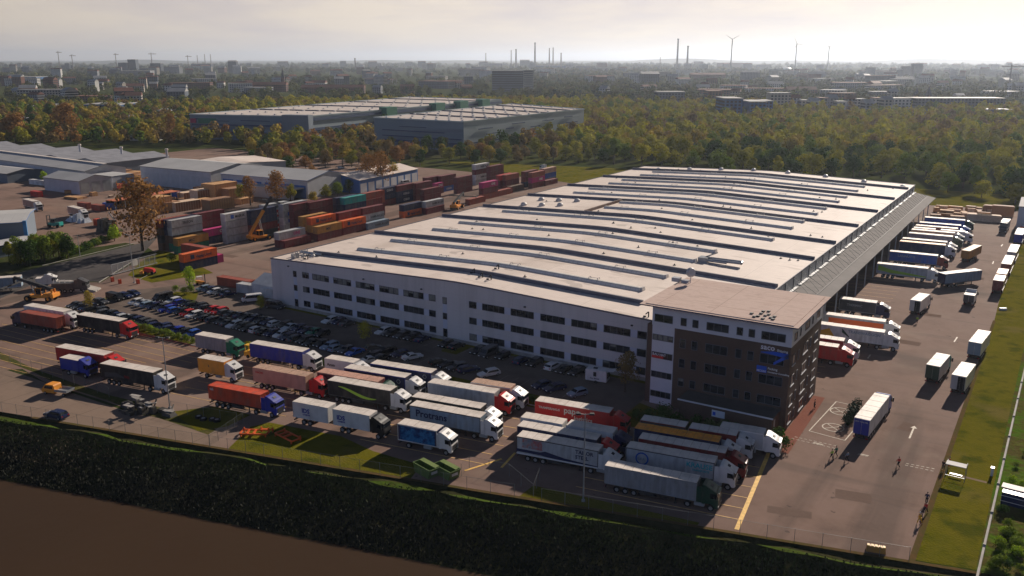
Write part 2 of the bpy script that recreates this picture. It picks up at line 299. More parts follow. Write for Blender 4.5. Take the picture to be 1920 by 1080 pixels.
# access road with kerbs on the left
ROAD=multi('public_road_asphalt',[(.075,.068,.068),(.10,.09,.085),(.12,.105,.098)],s1=.03,s2=.4); overlay(ROAD,(.04,.038,.04),.06,.5,.62,.5,stretch=(1,.25,1))
rd=[G(-60,575),G(0,560),G(80,525),G(185,528),G(262,482),G(300,440),G(262,456),G(80,500),G(0,520),G(-80,545)]
struct('access_road',MB().poly([(x,y,.004) for x,y in rd]),[ROAD])
KERB=mat('kerb_stone',(.30,.27,.24),rough=.85,var=.2); REDK=mat('red_kerb_paint',(.20,.05,.04),rough=.8,var=.3)
def strip(name,p,q,wd,h,m,z0=0):
    a=Vector((p[0],p[1],z0+h/2)); b=Vector((q[0],q[1],z0+h/2)); return struct(name,MB().bar(a,b,wd,h),[m])
strip('kerb',(-187,117.2),(-160,118.5),.35,.13,REDK); strip('kerb',(-160,118.5),(-114,125.8),.25,.13,KERB); strip('kerb',(-114,129.2),(-61,129.2),.25,.13,KERB)
strip('kerb',(-212,119),(-212,134),.2,.12,KERB); strip('kerb',G(262,482),G(185,530),.3,.13,KERB); strip('kerb',G(270,452),G(80,498),.3,.13,KERB)
BRICKP=multi('red_block_paving',[(.20,.085,.062),(.24,.105,.078),(.18,.078,.058)],s1=.1,s2=2)
struct('red_pavement',MB().poly([(-34.5,133.8,.012),(-31.6,133.8,.012),(-32.4,162,.012),(-34.5,162,.012)]),[BRICKP])
struct('red_pavement',MB().poly([(-187,116,.006),(-158,118,.006),(-158,119.2,.006),(-187,117,.006)]),[BRICKP])
PATCH=multi('asphalt_repair',[(.150,.106,.086),(.180,.126,.102)],s1=.2,s2=1.5)
for (px,py,a,b,h) in ((1600,930,5,3,12),(1700,800,4,2.2,80),(1690,640,3,8,88),(1740,590,6,2.5,3),(90,680,7,3,8),(330,700,5,2.4,10),(560,760,4,2,8),(1480,960,6,2,14),(1820,520,2.5,7,88),(430,480,6,3,4),(250,640,8,2.5,8),(600,470,4,9,3)):
    x,y=G(px,py); c_,s_=math.cos(R(h)),math.sin(R(h)); struct('asphalt_patch',MB().poly([(x+c_*u_-s_*v_,y+s_*u_+c_*v_,-.003) for u_,v_ in ((-a/2,-b/2),(a/2,-b/2),(a/2,b/2),(-a/2,b/2))]),[PATCH])
# painted markings
YEL=mat('yellow_road_paint',(.78,.46,.10),rough=.7,var=.2,scale=1.5); WHI=mat('white_road_paint',(.42,.34,.25),rough=.7,var=.25,scale=2); THIN=mat('worn_yellow_paint',(.66,.40,.15),rough=.8,var=.3,scale=1)
def line(mb,p,q,wd,z=.016,mi=0):
    a=Vector((*p,0)); b=Vector((*q,0)); n=(b-a).normalized().cross(Vector((0,0,1)))*wd/2
    mb.poly([(a.x-n.x,a.y-n.y,z),(b.x-n.x,b.y-n.y,z),(b.x+n.x,b.y+n.y,z),(a.x+n.x,a.y+n.y,z)],mi)
mb=MB(); line(mb,G(1441,850),G(1381,993),.62); line(mb,(-72.5,rl(-72.5,5.8)),(-69.9,107.5),.4); line(mb,G(940,877),G(966,849),.42,z=.019)
tag_=struct('road_marking',mb,[YEL])
mb=MB(); H0=R(8.5); u=(math.cos(H0),math.sin(H0))
for c in ((1423.7,876.7),(1418,895),(1410,913.7),(1401,933.5),(1393,953.5),(1385,974)):       # bays of the right-hand block
    e=G(*c); line(mb,(e[0]-24*u[0],e[1]-24*u[1]),e,.17)
for c in ((973,786),(968,803),(953,819),(944,836),(923,852),(917,872)):                       # bays of the left-hand block
    e=G(*c); line(mb,(e[0]-24*u[0],e[1]-24*u[1]),e,.17)
for k in range(11):          # long bays on the far left
    ey=88.3+k*2.62; line(mb,(-212,ey-(3 if k<4 else 2)),(-166 if k<4 else (-150 if k>6 else -158),ey+1.2 if k<4 else ey+1.6),.12)
for k in range(9): line(mb,(-139-k*.4,97.5+k*3.5),(-112,101.3+k*3.5),.12)
for k in range(11): line(mb,(-50,166+k*4.1),(-36.4,167.2+k*4.1),.13)       # loading bays
for k in range(14): line(mb,(-50,215+k*4.0),(-34,216.3+k*4.0),.13)
struct('bay_line',mb,[THIN])
mb=MB()
def car_lines(x0,x1,y0,y1,st=2.5):
    x=x0
    while x<x1: line(mb,(x,y0),(x,y1),.1); x+=st
car_lines(-203,-114,130.6,136); car_lines(-201,-137,136.2,141.6); car_lines(-200,-166,148.6,153); car_lines(-148,-72,146,150.5); car_lines(-122,-70,135.2,140.2)
struct('parking_line',mb,[mat('worn_parking_paint',(.24,.19,.15),rough=.9,var=.3,scale=1)])
mb=MB()
box4=[G(1568,753),G(1517,808),G(1584,826),G(1634,768)]
for i in range(4): line(mb,box4[i],box4[(i+1)%4],.18,z=.02)
for c,r in ((G(1562,801.5),1.75),(G(1576,771.5),1.75)):
    pts=[(c[0]+r*math.cos(t*math.pi/12),c[1]+r*math.sin(t*math.pi/12)) for t in range(25)]
    for i in range(24): line(mb,pts[i],pts[i+1],.22,z=.02)
    for t in (.8,2.4): line(mb,(c[0]-r*math.cos(t),c[1]-r*math.sin(t)),(c[0]+r*math.cos(t),c[1]+r*math.sin(t)),.16,z=.024)
for (p,q,n) in ((G(1484,822),G(1570,842),9),(G(1490,819),G(1572,837),9),(G(1699,869),G(1756,880),6),(G(1697,872),G(1754,884.5),6)):
    for i in range(n):
        a=(p[0]+(q[0]-p[0])*i/n,p[1]+(q[1]-p[1])*i/n); b=(p[0]+(q[0]-p[0])*(i+.6)/n,p[1]+(q[1]-p[1])*(i+.6)/n); line(mb,a,b,.16)
a=G(1705,822); b=G(1713,803); line(mb,a,b,.28); d=Vector((b[0]-a[0],b[1]-a[1],0)).normalized(); n=Vector((-d.y,d.x,0)); e=Vector((*b,.016))
mb.poly([e+n*.55,e-n*.55,e+d*1.2])
for (p,q) in ((G(1789,641),G(1795,632)),(G(1861,495),G(1863,490)),(G(1877,462),G(1880,458)),(G(1627,672),G(1632,665))): line(mb,p,q,.3)
for c in (G(1535,832),G(1620,853)):
    for t in range(8): line(mb,(c[0]-.9+.2*t,c[1]-.4+.1*(t%3)),(c[0]-.7+.2*t,c[1]+.2),.14)
struct('road_marking',mb,[WHI])
# ---------------- main warehouse ----------------
ROOF=multi('pale_roof_membrane',[(.57,.475,.41),(.65,.545,.475),(.70,.59,.515),(.61,.51,.445)],rough=.7,s1=.03,s2=.25,spec=.3)
overlay(ROOF,(.45,.36,.30),.05,.54,.68,.5,stretch=(1,.35,1)); overlay(ROOF,(.36,.28,.23),.35,.60,.70,.5,stretch=(.25,1,1)); overlay(ROOF,(.30,.25,.22),.12,.66,.70,.5)
seams(ROOF,0,20,.12,(.35,.28,.24),.45); seams(ROOF,1,6.2,.10,(.42,.34,.30),.35); seams(ROOF,0,1.6,.05,(.45,.37,.33),.16)
PANEL=mat('pale_cladding_panel',(.56,.53,.52),rough=.55,var=.04,scale=.15); seams(PANEL,0,6.0,.06,(.3,.3,.3),.4); seams(PANEL,2,3.7,.05,(.35,.35,.35),.35)
PARA=mat('dark_metal_flashing',(.12,.12,.15),rough=.5,var=.15,scale=.5)
DOME=mat('translucent_rooflight',(.66,.61,.55),rough=.45,var=.1,scale=.8,spec=.3); seams(DOME,0,1.2,.06,(.25,.25,.27),.6)
GREYW=mat('grey_cladding',(.42,.43,.45),rough=.5,var=.08,scale=.4); seams(GREYW,1,1.0,.05,(.18,.18,.2),.4)
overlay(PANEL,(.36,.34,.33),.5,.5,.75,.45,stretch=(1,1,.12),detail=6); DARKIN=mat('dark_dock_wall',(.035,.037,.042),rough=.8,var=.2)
CANO=mat('canopy_sheet',(.27,.25,.235),spec=.04,rough=.9,var=.06,scale=.3); seams(CANO,1,.9,.05,(.2,.2,.2),.4)
X0,X1,Y0,Y1=-169.6,-50.6,152.0,387.0
def rz_(x):          # roof profile: two gentle slopes with a rounded ridge
    d=abs(x+110.5); h=14.0-max(0,d-6)*.0305-(.10 if d>6 else .10*(d/6)**2)
    return h
wh=thing('warehouse','huge low warehouse with a pale ribbed roof and three rows of office windows','warehouse',(0,0,0))
xs=[X0,-150,-130,-118,-114,-110.5,-107,-103,-90,-70,X1]
mb=MB()
for i in range(len(xs)-1):
    for j in range(12):
        ya=Y0+(Y1-Y0)*j/12; yb=Y0+(Y1-Y0)*(j+1)/12
        mb.poly([(xs[i],ya,rz_(xs[i])),(xs[i+1],ya,rz_(xs[i+1])),(xs[i+1],yb,rz_(xs[i+1])),(xs[i],yb,rz_(xs[i]))])
put('roof',mb.mesh('roof'),[ROOF],wh)
mb=MB()
front=[(X0,0)]+[(X1,0)]+[(x,rz_(x)-.04) for x in reversed(xs)]
mb.poly([(x,Y0,z) for x,z in front],0); mb.poly([(x,Y1,z) for x,z in reversed(front)],0)
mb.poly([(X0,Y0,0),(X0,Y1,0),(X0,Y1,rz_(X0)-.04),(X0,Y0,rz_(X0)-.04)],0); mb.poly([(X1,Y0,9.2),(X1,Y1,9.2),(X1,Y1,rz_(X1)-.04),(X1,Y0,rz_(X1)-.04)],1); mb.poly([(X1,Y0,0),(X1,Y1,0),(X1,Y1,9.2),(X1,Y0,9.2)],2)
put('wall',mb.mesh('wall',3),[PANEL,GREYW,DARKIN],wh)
mb=MB()
for i in range(len(xs)-1): mb.bar((xs[i],Y0-.05,rz_(xs[i])+.05),(xs[i+1],Y0-.05,rz_(xs[i+1])+.05),.16,.30); mb.bar((xs[i],Y1,rz_(xs[i])+.05),(xs[i+1],Y1,rz_(xs[i+1])+.05),.16,.25)
mb.bar((X0-.05,Y0,rz_(X0)+.05),(X0-.05,Y1,rz_(X0)+.05),.2,.30); mb.bar((X1+.05,Y0+14,rz_(X1)+.05),(X1+.05,Y1,rz_(X1)+.05),.2,.25)
put('eaves_flashing',mb.mesh('eaves'),[PARA],wh)
mb=MB(); mb.box(X0-.05,-64,Y0-.09,Y0-.01,-.02,.75); put('plinth',mb.mesh('plinth'),[CONC],wh)
BLIND=mat('window_blind',(.17,.17,.15),rough=.8,var=.4,scale=1.2)
def window(par,x0,x1,y,z0,z1,axis='y',sgn=-1,blind=0,mull=1.45,fr=None,sill=False):
    "frame proud of the wall, pane set just behind it, mullions every <mull> m; axis y: wall faces -y; axis x: wall faces +x"
    def T(a,d,z): return (a,y+d*sgn,z) if axis=='y' else (y+d*sgn,a,z)
    m=MB()
    def bx(a0,a1,d0,d1,zz0,zz1,mi):
        p=[T(a0,d0,zz0),T(a1,d1,zz1)]; m.box(min(p[0][0],p[1][0]),max(p[0][0],p[1][0]),min(p[0][1],p[1][1]),max(p[0][1],p[1][1]),zz0,zz1,mi)
    t=.07
    bx(x0,x1,.02,.09,z1-t,z1,0); bx(x0,x1,.02,.09,z0,z0+t,0); bx(x0,x0+t,.02,.09,z0+t,z1-t,0); bx(x1-t,x1,.02,.09,z0+t,z1-t,0)
    n=max(1,int(round((x1-x0)/mull)))
    for k in range(1,n): a=x0+(x1-x0)*k/n; bx(a-.03,a+.03,.02,.07,z0+t,z1-t,0)
    f=put('window',m.mesh('window',2),[fr or PARA,fr or PARA],par)
    p=MB(); q=[T(x0+t,.03,z0+t),T(x1-t,.04,z1-t)]
    def pn(a0,a1,zz0,zz1,d,mi):
        p.poly([T(a0,d,zz0),T(a1,d,zz0),T(a1,d,zz1),T(a0,d,zz1)],mi)
    pn(x0+t,x1-t,z0+t,z1-t,.03,0)
    if blind:
        for k in range(n):
            if rnd.random()<blind: a=x0+(x1-x0)*k/n; pn(a+.12,a+(x1-x0)/n-.12,z1-t-(z1-z0-2*t)*rnd.choice((.35,.6,.95)),z1-t,.045,1)
    put('pane',p.mesh('pane',2),[GLASS,BLIND],f)
    if sill: s=MB(); 
    if sill:
        c=[T(x0-.15,0,z0-.18),T(x1+.15,.16,z0-.02)]; s.box(min(c[0][0],c[1][0]),max(c[0][0],c[1][0]),min(c[0][1],c[1][1]),max(c[0][1],c[1][1]),z0-.16,z0-.02); put('sill',s.mesh('sill'),[mat('white_sill',(.6,.6,.62),var=.05)],f)
BL=[(-158.5,-156.2),(-155,-149.4),(-147.9,-142.1),(-140.6,-134.7),(-133.2,-127.4),(-125.9,-120),(-118.5,-116.6)]
BR=[(-107.3,-105.3),(-103.8,-98),(-96.4,-90.6),(-89,-83.1),(-81.6,-75.7),(-74.2,-68.3),(-66.8,-64.8)]
for ri,(z0,z1) in enumerate(((8.65,10.2),(4.95,6.5),(1.2,2.75))):
    for (a,b) in BL: window(wh,a,b,Y0,z0,z1,blind=.7 if ri==0 else .08)
    for (a,b) in BR: window(wh,a,b,Y0,z0,z1,blind=.12)
for xa,xb in ((-161.7,-160.5),(-114.6,-113.4)):
    window(wh,xa,xb,Y0,8.5,10.1,blind=.4); window(wh,xa,xb,Y0,4.9,6.4)
    window(wh,xa,xb,Y0,.05,2.7)
# vertical recessed panels between narrow windows and spandrel strips
SPM=mat('bluish_spandrel',(.50,.52,.60),rough=.5,var=.03)
for xa,xb in ((-161.7,-160.5),(-114.6,-113.4)):
    for (z0,z1) in ((2.75,4.85),(6.45,8.45)): put('wall_panel',MB().box(xa,xb,Y0-.03,Y0-.004,z0,z1).mesh('spandrel'),[SPM],wh)
for (row) in (BL,BR):
    for k in range(len(row)-1):
        for (z0,z1) in ((8.65,10.2),(4.95,6.5),(1.2,2.75)): put('wall_panel',MB().box(row[k][1]+.02,row[k+1][0]-.02,Y0-.03,Y0-.004,z0,z1).mesh('spandrel'),[SPM],wh)
m=MB()
for x in (-163.2,-138,-120.5,-92.8,-68): m.box(x-.2,x+.2,Y0-.35,Y0-.01,10.95,11.2)
put('wall_lamp',m.mesh('wall_lamp'),[CHAS],wh)
# parapet fire walls and barrel rooflights
def ribbon(xa,xb,y,wd,h,n=40,barrel=False):
    m=MB(); pts=[xa+(xb-xa)*k/n for k in range(n+1)]
    if not barrel:
        for k in range(n): m.bar((pts[k],y,rz_(pts[k])+h/2),(pts[k+1],y,rz_(pts[k+1])+h/2),wd,h)
    else:
        sec=[(-wd/2,0),(-wd/2,.14),(-wd*.41,h*.66),(-wd*.22,h*.95),(wd*.05,h),(wd*.25,h*.95),(wd*.41,h*.66),(wd/2,.14),(wd/2,0)]
        i0=len(m.v)
        for p in pts:
            for (a,b) in sec: m.v.append((p,y+a,rz_(p)+b))
        s=len(sec)
        for k in range(n):
            for j in range(s-1): m.f.append((k*s+j,(k+1)*s+j,(k+1)*s+j+1,k*s+j+1)); m.m.append(0)
        m.f.append(tuple(range(s))); m.m.append(0); m.f.append(tuple(n*s+j for j in reversed(range(s)))); m.m.append(0)
    return m
for i,y in enumerate((161.4,192.2,225.3,249.0,279.0,310.0,342.0,372.5)):
    put('fire_wall',ribbon(-163.5 if i==0 else X0+.3,-70.0 if i==0 else X1-.3,y,.5,.85).mesh('fire_wall'),[PARA],wh)
LIGHTS=[(171,-156.3,-74.6),(184.6,-156.3,-74.7),(203.7,-156.3,-75),(217.2,-156.3,-74.6),(241.7,-156.1,-66.6),(262,-128.6,-66.7),(274.5,-129,-66.6),(291,-156,-66.5),(303.5,-156,-66.6),(321,-156,-66.3),(333.4,-156,-66.3),(352,-156,-66.2),(365.2,-156,-66.3)]
VENT=mat('vent_cap',(.50,.47,.45),rough=.4,var=.1)
for (y,a,b) in LIGHTS:
    o=put('rooflight',ribbon(a,b,y,2.3,.68,barrel=True).mesh('rooflight'),[DOME],wh)
    for x in np.arange(a+6,b,21):
        m=MB()
        for d in (0,2.2): m.bar((x+d,y-1.02,rz_(x)+.2),(x+d,y-.4,rz_(x)+1.05),.10); m.bar((x+d,y-.4,rz_(x)+1.05),(x+d,y+.4,rz_(x)+1.05),.10); m.bar((x+d,y+.4,rz_(x)+1.05),(x+d,y+1.02,rz_(x)+.2),.10)
        put('hoop',m.bar((x,y-.4,rz_(x)+1.05),(x+2.2,y-.4,rz_(x)+1.05),.08).mesh('hoop'),[VENT],o)
    put('end_cap',MB().box(b-.1,b+.6,y-.85,y+.85,rz_(b)-.05,rz_(b)+.8,tx=.15,ty=.2).mesh('end_cap'),[VENT],o)
m=MB(); m.bar((-130,250,13.9),(-130,278,13.9),.5,1.0); put('fire_wall',m.mesh('fire_wall'),[mat('rusty_flashing',(.16,.10,.08),var=.2)],wh)
dm=MB().tube((0,0,0),(0,0,.45),1.15,1.15,12).dome((0,0,.45),1.05,.75,12).mesh('smoke_vent',smooth=False)
for (px,py) in ((982,381),(1015,371.5),(1016,383),(1048,374),(1050,384),(1082,376),(1235,315.5),(1293,317),(1352,319),(1415,321.5),(1480,325.5),(1548,331.5),(1620,339),(1693,346.5)):
    x,y=G(px,py,13.4); put('smoke_vent',dm,[VENT],wh,(x,min(y,385),rz_(x)-.05))
rr=random.Random(5)     # small roof pipes scattered
for k in range(70):
    x=rr.uniform(-165,-54); y=rr.choice([165,167.5,178,197.5,210,221,232,236,245,255,268,285,297,313,327,339,346,358,369,379])+rr.uniform(-.6,.6)
    m=MB().tube((x,y,rz_(x)-.05),(x,y,rz_(x)+rr.uniform(.3,.6)),.13,.13,6).box(x-.3,x+.3,y-.25,y+.25,rz_(x)-.05,rz_(x)+.12)
    put('roof_pipe',m.mesh('roof_pipe'),[CHAS],wh)
DUCT=mat('ventilation_duct',(.33,.34,.36),rough=.35,metal=.5,var=.15)
c=G(1352,494,12.9); c=(c[0],c[1])
m=MB(); z=rz_(c[0])
m.box(c[0]-5.5,c[0]-3.2,c[1]-1.5,c[1]+1,z,z+1.3); m.tube((c[0]-3.2,c[1]+.6,z+.9),(c[0]+5,c[1]+.6,z+.9),.38,n=10); m.tube((c[0]-3.2,c[1]-1,z+.7),(c[0]+1.8,c[1]-1.2,z+.7),.32,n=10)
m.tube((c[0]+5,c[1]+.6,z+.9),(c[0]+5.3,c[1]-.9,z+.9),.38,n=10); m.tube((c[0]+5.3,c[1]-.9,z+.9),(c[0]-2,c[1]-.9,z+.9),.3,n=10); m.bar((c[0]-4,c[1],z+1.3),(c[0]-1.8,c[1]+2.3,z+2.2),.25); m.box(c[0]+.5,c[0]+2,c[1]-3,c[1]-2.2,z,z+.35)
put('ventilation_unit',m.mesh('ventilation_unit'),[DUCT],wh)
m=MB(); z=rz_(-166)    # rooftop clutter on the near-left corner
for k in range(16):
    x=-168.6+rr.uniform(0,9); y=154+rr.uniform(0,6.5); h=rr.uniform(.4,1.3); m.box(x-.35,x+.35,y-.3,y+.3,rz_(x)-.02,rz_(x)+h) if k%2 else m.tube((x,y,rz_(x)-.02),(x+.2,y,rz_(x)+h+.5),.11,n=6)
put('roof_vent',MB().dome((-161,158.5,z),.7,.9).mesh('roof_vent'),[VENT],wh); put('duct',MB().tube((-166,159.5,z+.6),(-159.5,160,z+.6),.35,n=8).mesh('duct'),[DUCT],wh)
put('rooftop_pipework',m.mesh('pipework'),[DUCT],wh)
for (px,py) in ((577,483),(890,520),(905,528),(921,532),(935,512),(1216,592)):
    x,y=G(px,py,13); m=MB().tube((x,y,rz_(x)),(x,y,rz_(x)+1.1),.14,n=6).tube((x,y,rz_(x)+1.1),(x-.5,y-.3,rz_(x)+.6),.12,n=6).box(x-.9,x-.4,y-.6,y-.2,rz_(x)-.02,rz_(x)+.3); put('gooseneck_vent',m.mesh('gooseneck'),[CHAS],wh)
# canopy over the docks with its tie rods
m=MB(); ya,yb=166,Y1+.5
m.poly([(X1,ya,9.25),(-42.4,ya,7.6),(-42.4,yb,7.6),(X1,yb,9.25)]); m.poly([(X1,ya,9.05),(X1,yb,9.05),(-42.4,yb,7.4),(-42.4,ya,7.4)])
m.poly([(-42.4,ya,7.4),(-42.4,yb,7.4),(-42.4,yb,7.6),(-42.4,ya,7.6)]); m.poly([(X1,ya,9.05),(-42.4,ya,7.4),(-42.4,ya,7.6),(X1,ya,9.25)])
cn=put('dock_canopy',m.mesh('canopy'),[CANO],wh)
m=MB()
for k in range(31):
    y=ya+3+k*7.1
    m.tube((X1+.1,y,12.1),(-45.6,y+2.2,8.3),.05,n=5); m.tube((X1+.1,y,12.1),(-45.6,y-2.2,8.3),.05,n=5); m.bar((X1+.08,y,9.2),(X1+.08,y,12.4),.16,.16)
m.bar((-45.2,ya,8.28),(-45.2,yb,8.28),.1)
put('tie_rod',m.mesh('tie_rod'),[mat('dark_tie_rod',(.09,.09,.10))],cn)
m=MB()
for k in range(22): m.box(X1+.06,X1+.75,ya+3+k*10,ya+11+k*10,9.30,9.40)
put('gutter_strip',m.mesh('gutter'),[mat('bright_gutter_sheet',(.75,.75,.74),rough=.6)],cn)
DOORS=mat('dock_door',(.22,.22,.22),rough=.6,var=.1); seams(DOORS,2,.55,.04,(.1,.1,.1),.5)
for k in range(40):
    y=168+k*5.4; o=put('dock_door',MB().box(X1+.02,X1+.10,y,y+3.1,1.1,4.4).mesh('dock_door'),[DOORS],wh)
    put('dock_buffer',MB().box(X1+.02,X1+.9,y-.3,y+.1,1.0,4.6).box(X1+.02,X1+.9,y+3.0,y+3.4,1.0,4.6).box(X1+.02,X1+.9,y-.3,y+3.4,4.6,5.0).mesh('buffer'),[TYRE],o)
m=MB()
for y in np.arange(170,386,12): m.bar((-43.2,y,0),(-43.2,y,7.6),.3,.3)
m.box(-50.5,-45,205,214,.0,5.6,mi=0)
put('canopy_column',m.mesh('column'),[GREYW],wh)
# ---------------- office tower ----------------
BRK=mat('dark_brown_brick',(.105,.062,.045),rough=.8,var=.18,scale=6,bump=.1); overlay(BRK,(.07,.045,.035),.3,.5,.65,.4); seams(BRK,2,.24,.03,(.07,.045,.035),.5)
WPAN=mat('white_office_panel',(.60,.59,.62),rough=.5,var=.04,scale=.5)
tw=thing('office_tower','five-storey brown brick office block with a flat pale roof and white top floor','office building',(0,0,0))
TX0,TX1,TY0,TY1,TZ=-59.6,-34.6,142.2,163.2,18.8
m=MB(); m.box(-55.3,TX1,TY0,TY1,0,15.2,0); m.box(TX0,-55.3,TY0+.05,TY1,0,15.2,1); m.box(TX0-.06,TX1+.06,TY0-.06,TY1+.06,15.2,TZ,1); m.box(-60.7,TX0,TY0+.3,TY1,0,15.1,0)
put('wall',m.mesh('wall',2),[BRK,WPAN],tw)
TR=multi('reddish_flat_roof',[(.52,.40,.345),(.60,.47,.41),(.56,.43,.37)],rough=.8,s1=.15,s2=.6); seams(TR,0,9.8,.12,(.30,.22,.18),.6); seams(TR,1,11.3,.12,(.30,.22,.18),.6); overlay(TR,(.40,.28,.22),.8,.55,.62,.3,stretch=(.3,2,1))
m=MB(); m.box(-61.9,-33.5,141.2,164.4,TZ,TZ+.22,1,mt=0); m.box(-61.0,-34.4,141.9,163.6,TZ+.224,TZ+.34,0)
rt=put('roof',m.mesh('roof',2),[TR,mat('dark_blue_fascia',(.02,.03,.10),rough=.4)],tw)
m=MB(); z=TZ+.34
for (px,py) in ((1409,592),(1414,598),(1421,597),(1427,592),(1431,588),(1435,596),(1441,594),(1445,600),(1449,603),(1452,598),(1430,602),(1441,588)):
    x,y=G(px,py,18.8); m.box(x-.28,x+.28,y-.28,y+.28,z,z+.22)
put('paving_slab',m.mesh('slab'),[CHAS],rt)
m=MB(); c=G(1300,532,19)
m.box(c[0]-4.2,c[0]-2.6,c[1]-1,c[1]+.3,z,z+.8); m.tube((c[0]-.6,c[1],z),(c[0]-.6,c[1],z+2.4),.09,n=6); m.tube((c[0]-.6,c[1]-.1,z+2.1),(c[0]-.2,c[1]-.5,z+2.25),1.0,.75,14); m.box(c[0]-2.4,c[0]-.9,c[1]-.6,c[1]+.5,z,z+.45)
put('satellite_dish',m.mesh('dish'),[mat('pale_dish',(.4,.4,.42),rough=.4)],rt)
WF=[(-49.4,-45.4),(-54.2,-53.1),(-52.0,-50.9),(-44.0,-42.9),(-41.9,-40.8),(-39.7,-35.6)]
for (a,b) in WF+[(-59.2,-55.7)]: window(tw,a,b,TY0-.06,15.9,17.35,blind=.05)
for (z0,z1) in ((11.7,13.4),(8.0,9.7),(4.4,5.95)):
    for (a,b) in WF: window(tw,a,b,TY0,z0,z1,blind=.10)
for (z0,z1,bl) in ((12.35,13.5,1.0),(8.9,10.1,0),(5.2,6.4,0),(1.4,2.6,0)): window(tw,TX0+.1,-55.5,TY0+.05,z0,z1,blind=bl,mull=.9)
WS=[(143.6,145.4),(147.0,147.8),(150.6,153.6),(155.3,156.1),(158.6,160.9)]
for (a,b) in WS: window(tw,a,b,TX1+.06,15.9,17.35,axis='x',sgn=1)
for (z0,z1) in ((11.6,13.4),(7.9,9.7),(4.2,6.0),(.9,2.7)):
    for (a,b) in WS: window(tw,a,b,TX1,z0,z1,axis='x',sgn=1,sill=(b-a)>1)
m=MB(); m.box(-52,-35.6,137.6,TY0-.005,0,3.8,0); m.box(-52.2,-35.4,137.4,TY0-.004,3.8,4.0,1); ax=put('entrance_annex',m.mesh('annex',2),[BRK,mat('annex_dark_roof',(.07,.06,.055),rough=.8)],tw); put('annex_fascia',MB().box(-52.25,-35.35,137.3,137.38,3.75,4.02).mesh('fascia'),[WPAN],ax)
m=MB(); m.box(-35.59,-35.54,138.6,139.4,0.1,3.2); put('annex_door',m.mesh('annex_door'),[GALV],ax)
SIG=mat('sign_blue',(.02,.10,.55),rough=.4,var=.1); SIGR=mat('sign_red',(.6,.02,.03),rough=.4)
def sign_text(par,s,size,x,y,z,m,rot=(math.pi/2,0,0),name='lettering',al='LEFT'):
    return put(name,text(s,size,al),[m],par,(x,y,z),rot=rot)
sign_text(tw,'saco',1.35,-39.7,TY0-.03,14.15,mat('sign_white',(.8,.75,.78)))
sign_text(tw,'Shipping',.55,-36.9,TY0-.03,14.15,WHITEP)
m=MB()
for (a0,z0,a1,z1,w0,w1) in ((-39.6,13.62,-37.5,13.75,.05,.3),(-37.5,13.75,-34.9,13.6,.3,.45),(-34.9,13.7,-37.3,11.9,.35,.25)):
    m.poly([(a0,TY0-.14,z0-w0),(a1,TY0-.14,z1-w1),(a1,TY0-.14,z1+w1),(a0,TY0-.14,z0+w0)])
put('logo',m.mesh('logo'),[SIG],tw)
m=MB(); m.box(-40.1,-38.4,TY0-.13,TY0-.02,10.0,11.15); put('sign',m.mesh('sign'),[SIG],tw)
sign_text(tw,'MCON',.5,-40.05,TY0-.15,10.1,WHITEP); sign_text(tw,'Packing',.55,-38.2,TY0-.13,10.72,WHITEP); sign_text(tw,'Container Consulting',.42,-38.2,TY0-.13,10.15,WHITEP)
m=MB(); m.box(-59.4,-57.2,TY0-.18,TY0-.06,9.0,9.45); put('sign',m.mesh('sign'),[SIGR],tw); sign_text(tw,'BAU HAT',.62,-59.3,TY0-.15,9.5,WHITEP)
m=MB(); m.box(-45.9,-43.6,137.28,137.38,2.1,3.3); sg=put('sign',m.mesh('sign'),[mat('sign_board_white',(.6,.62,.66))],ax)
m=MB(); m.box(-45.7,-45.2,137.22,137.27,2.4,3.0); put('logo',m.mesh('logo'),[SIG],sg)
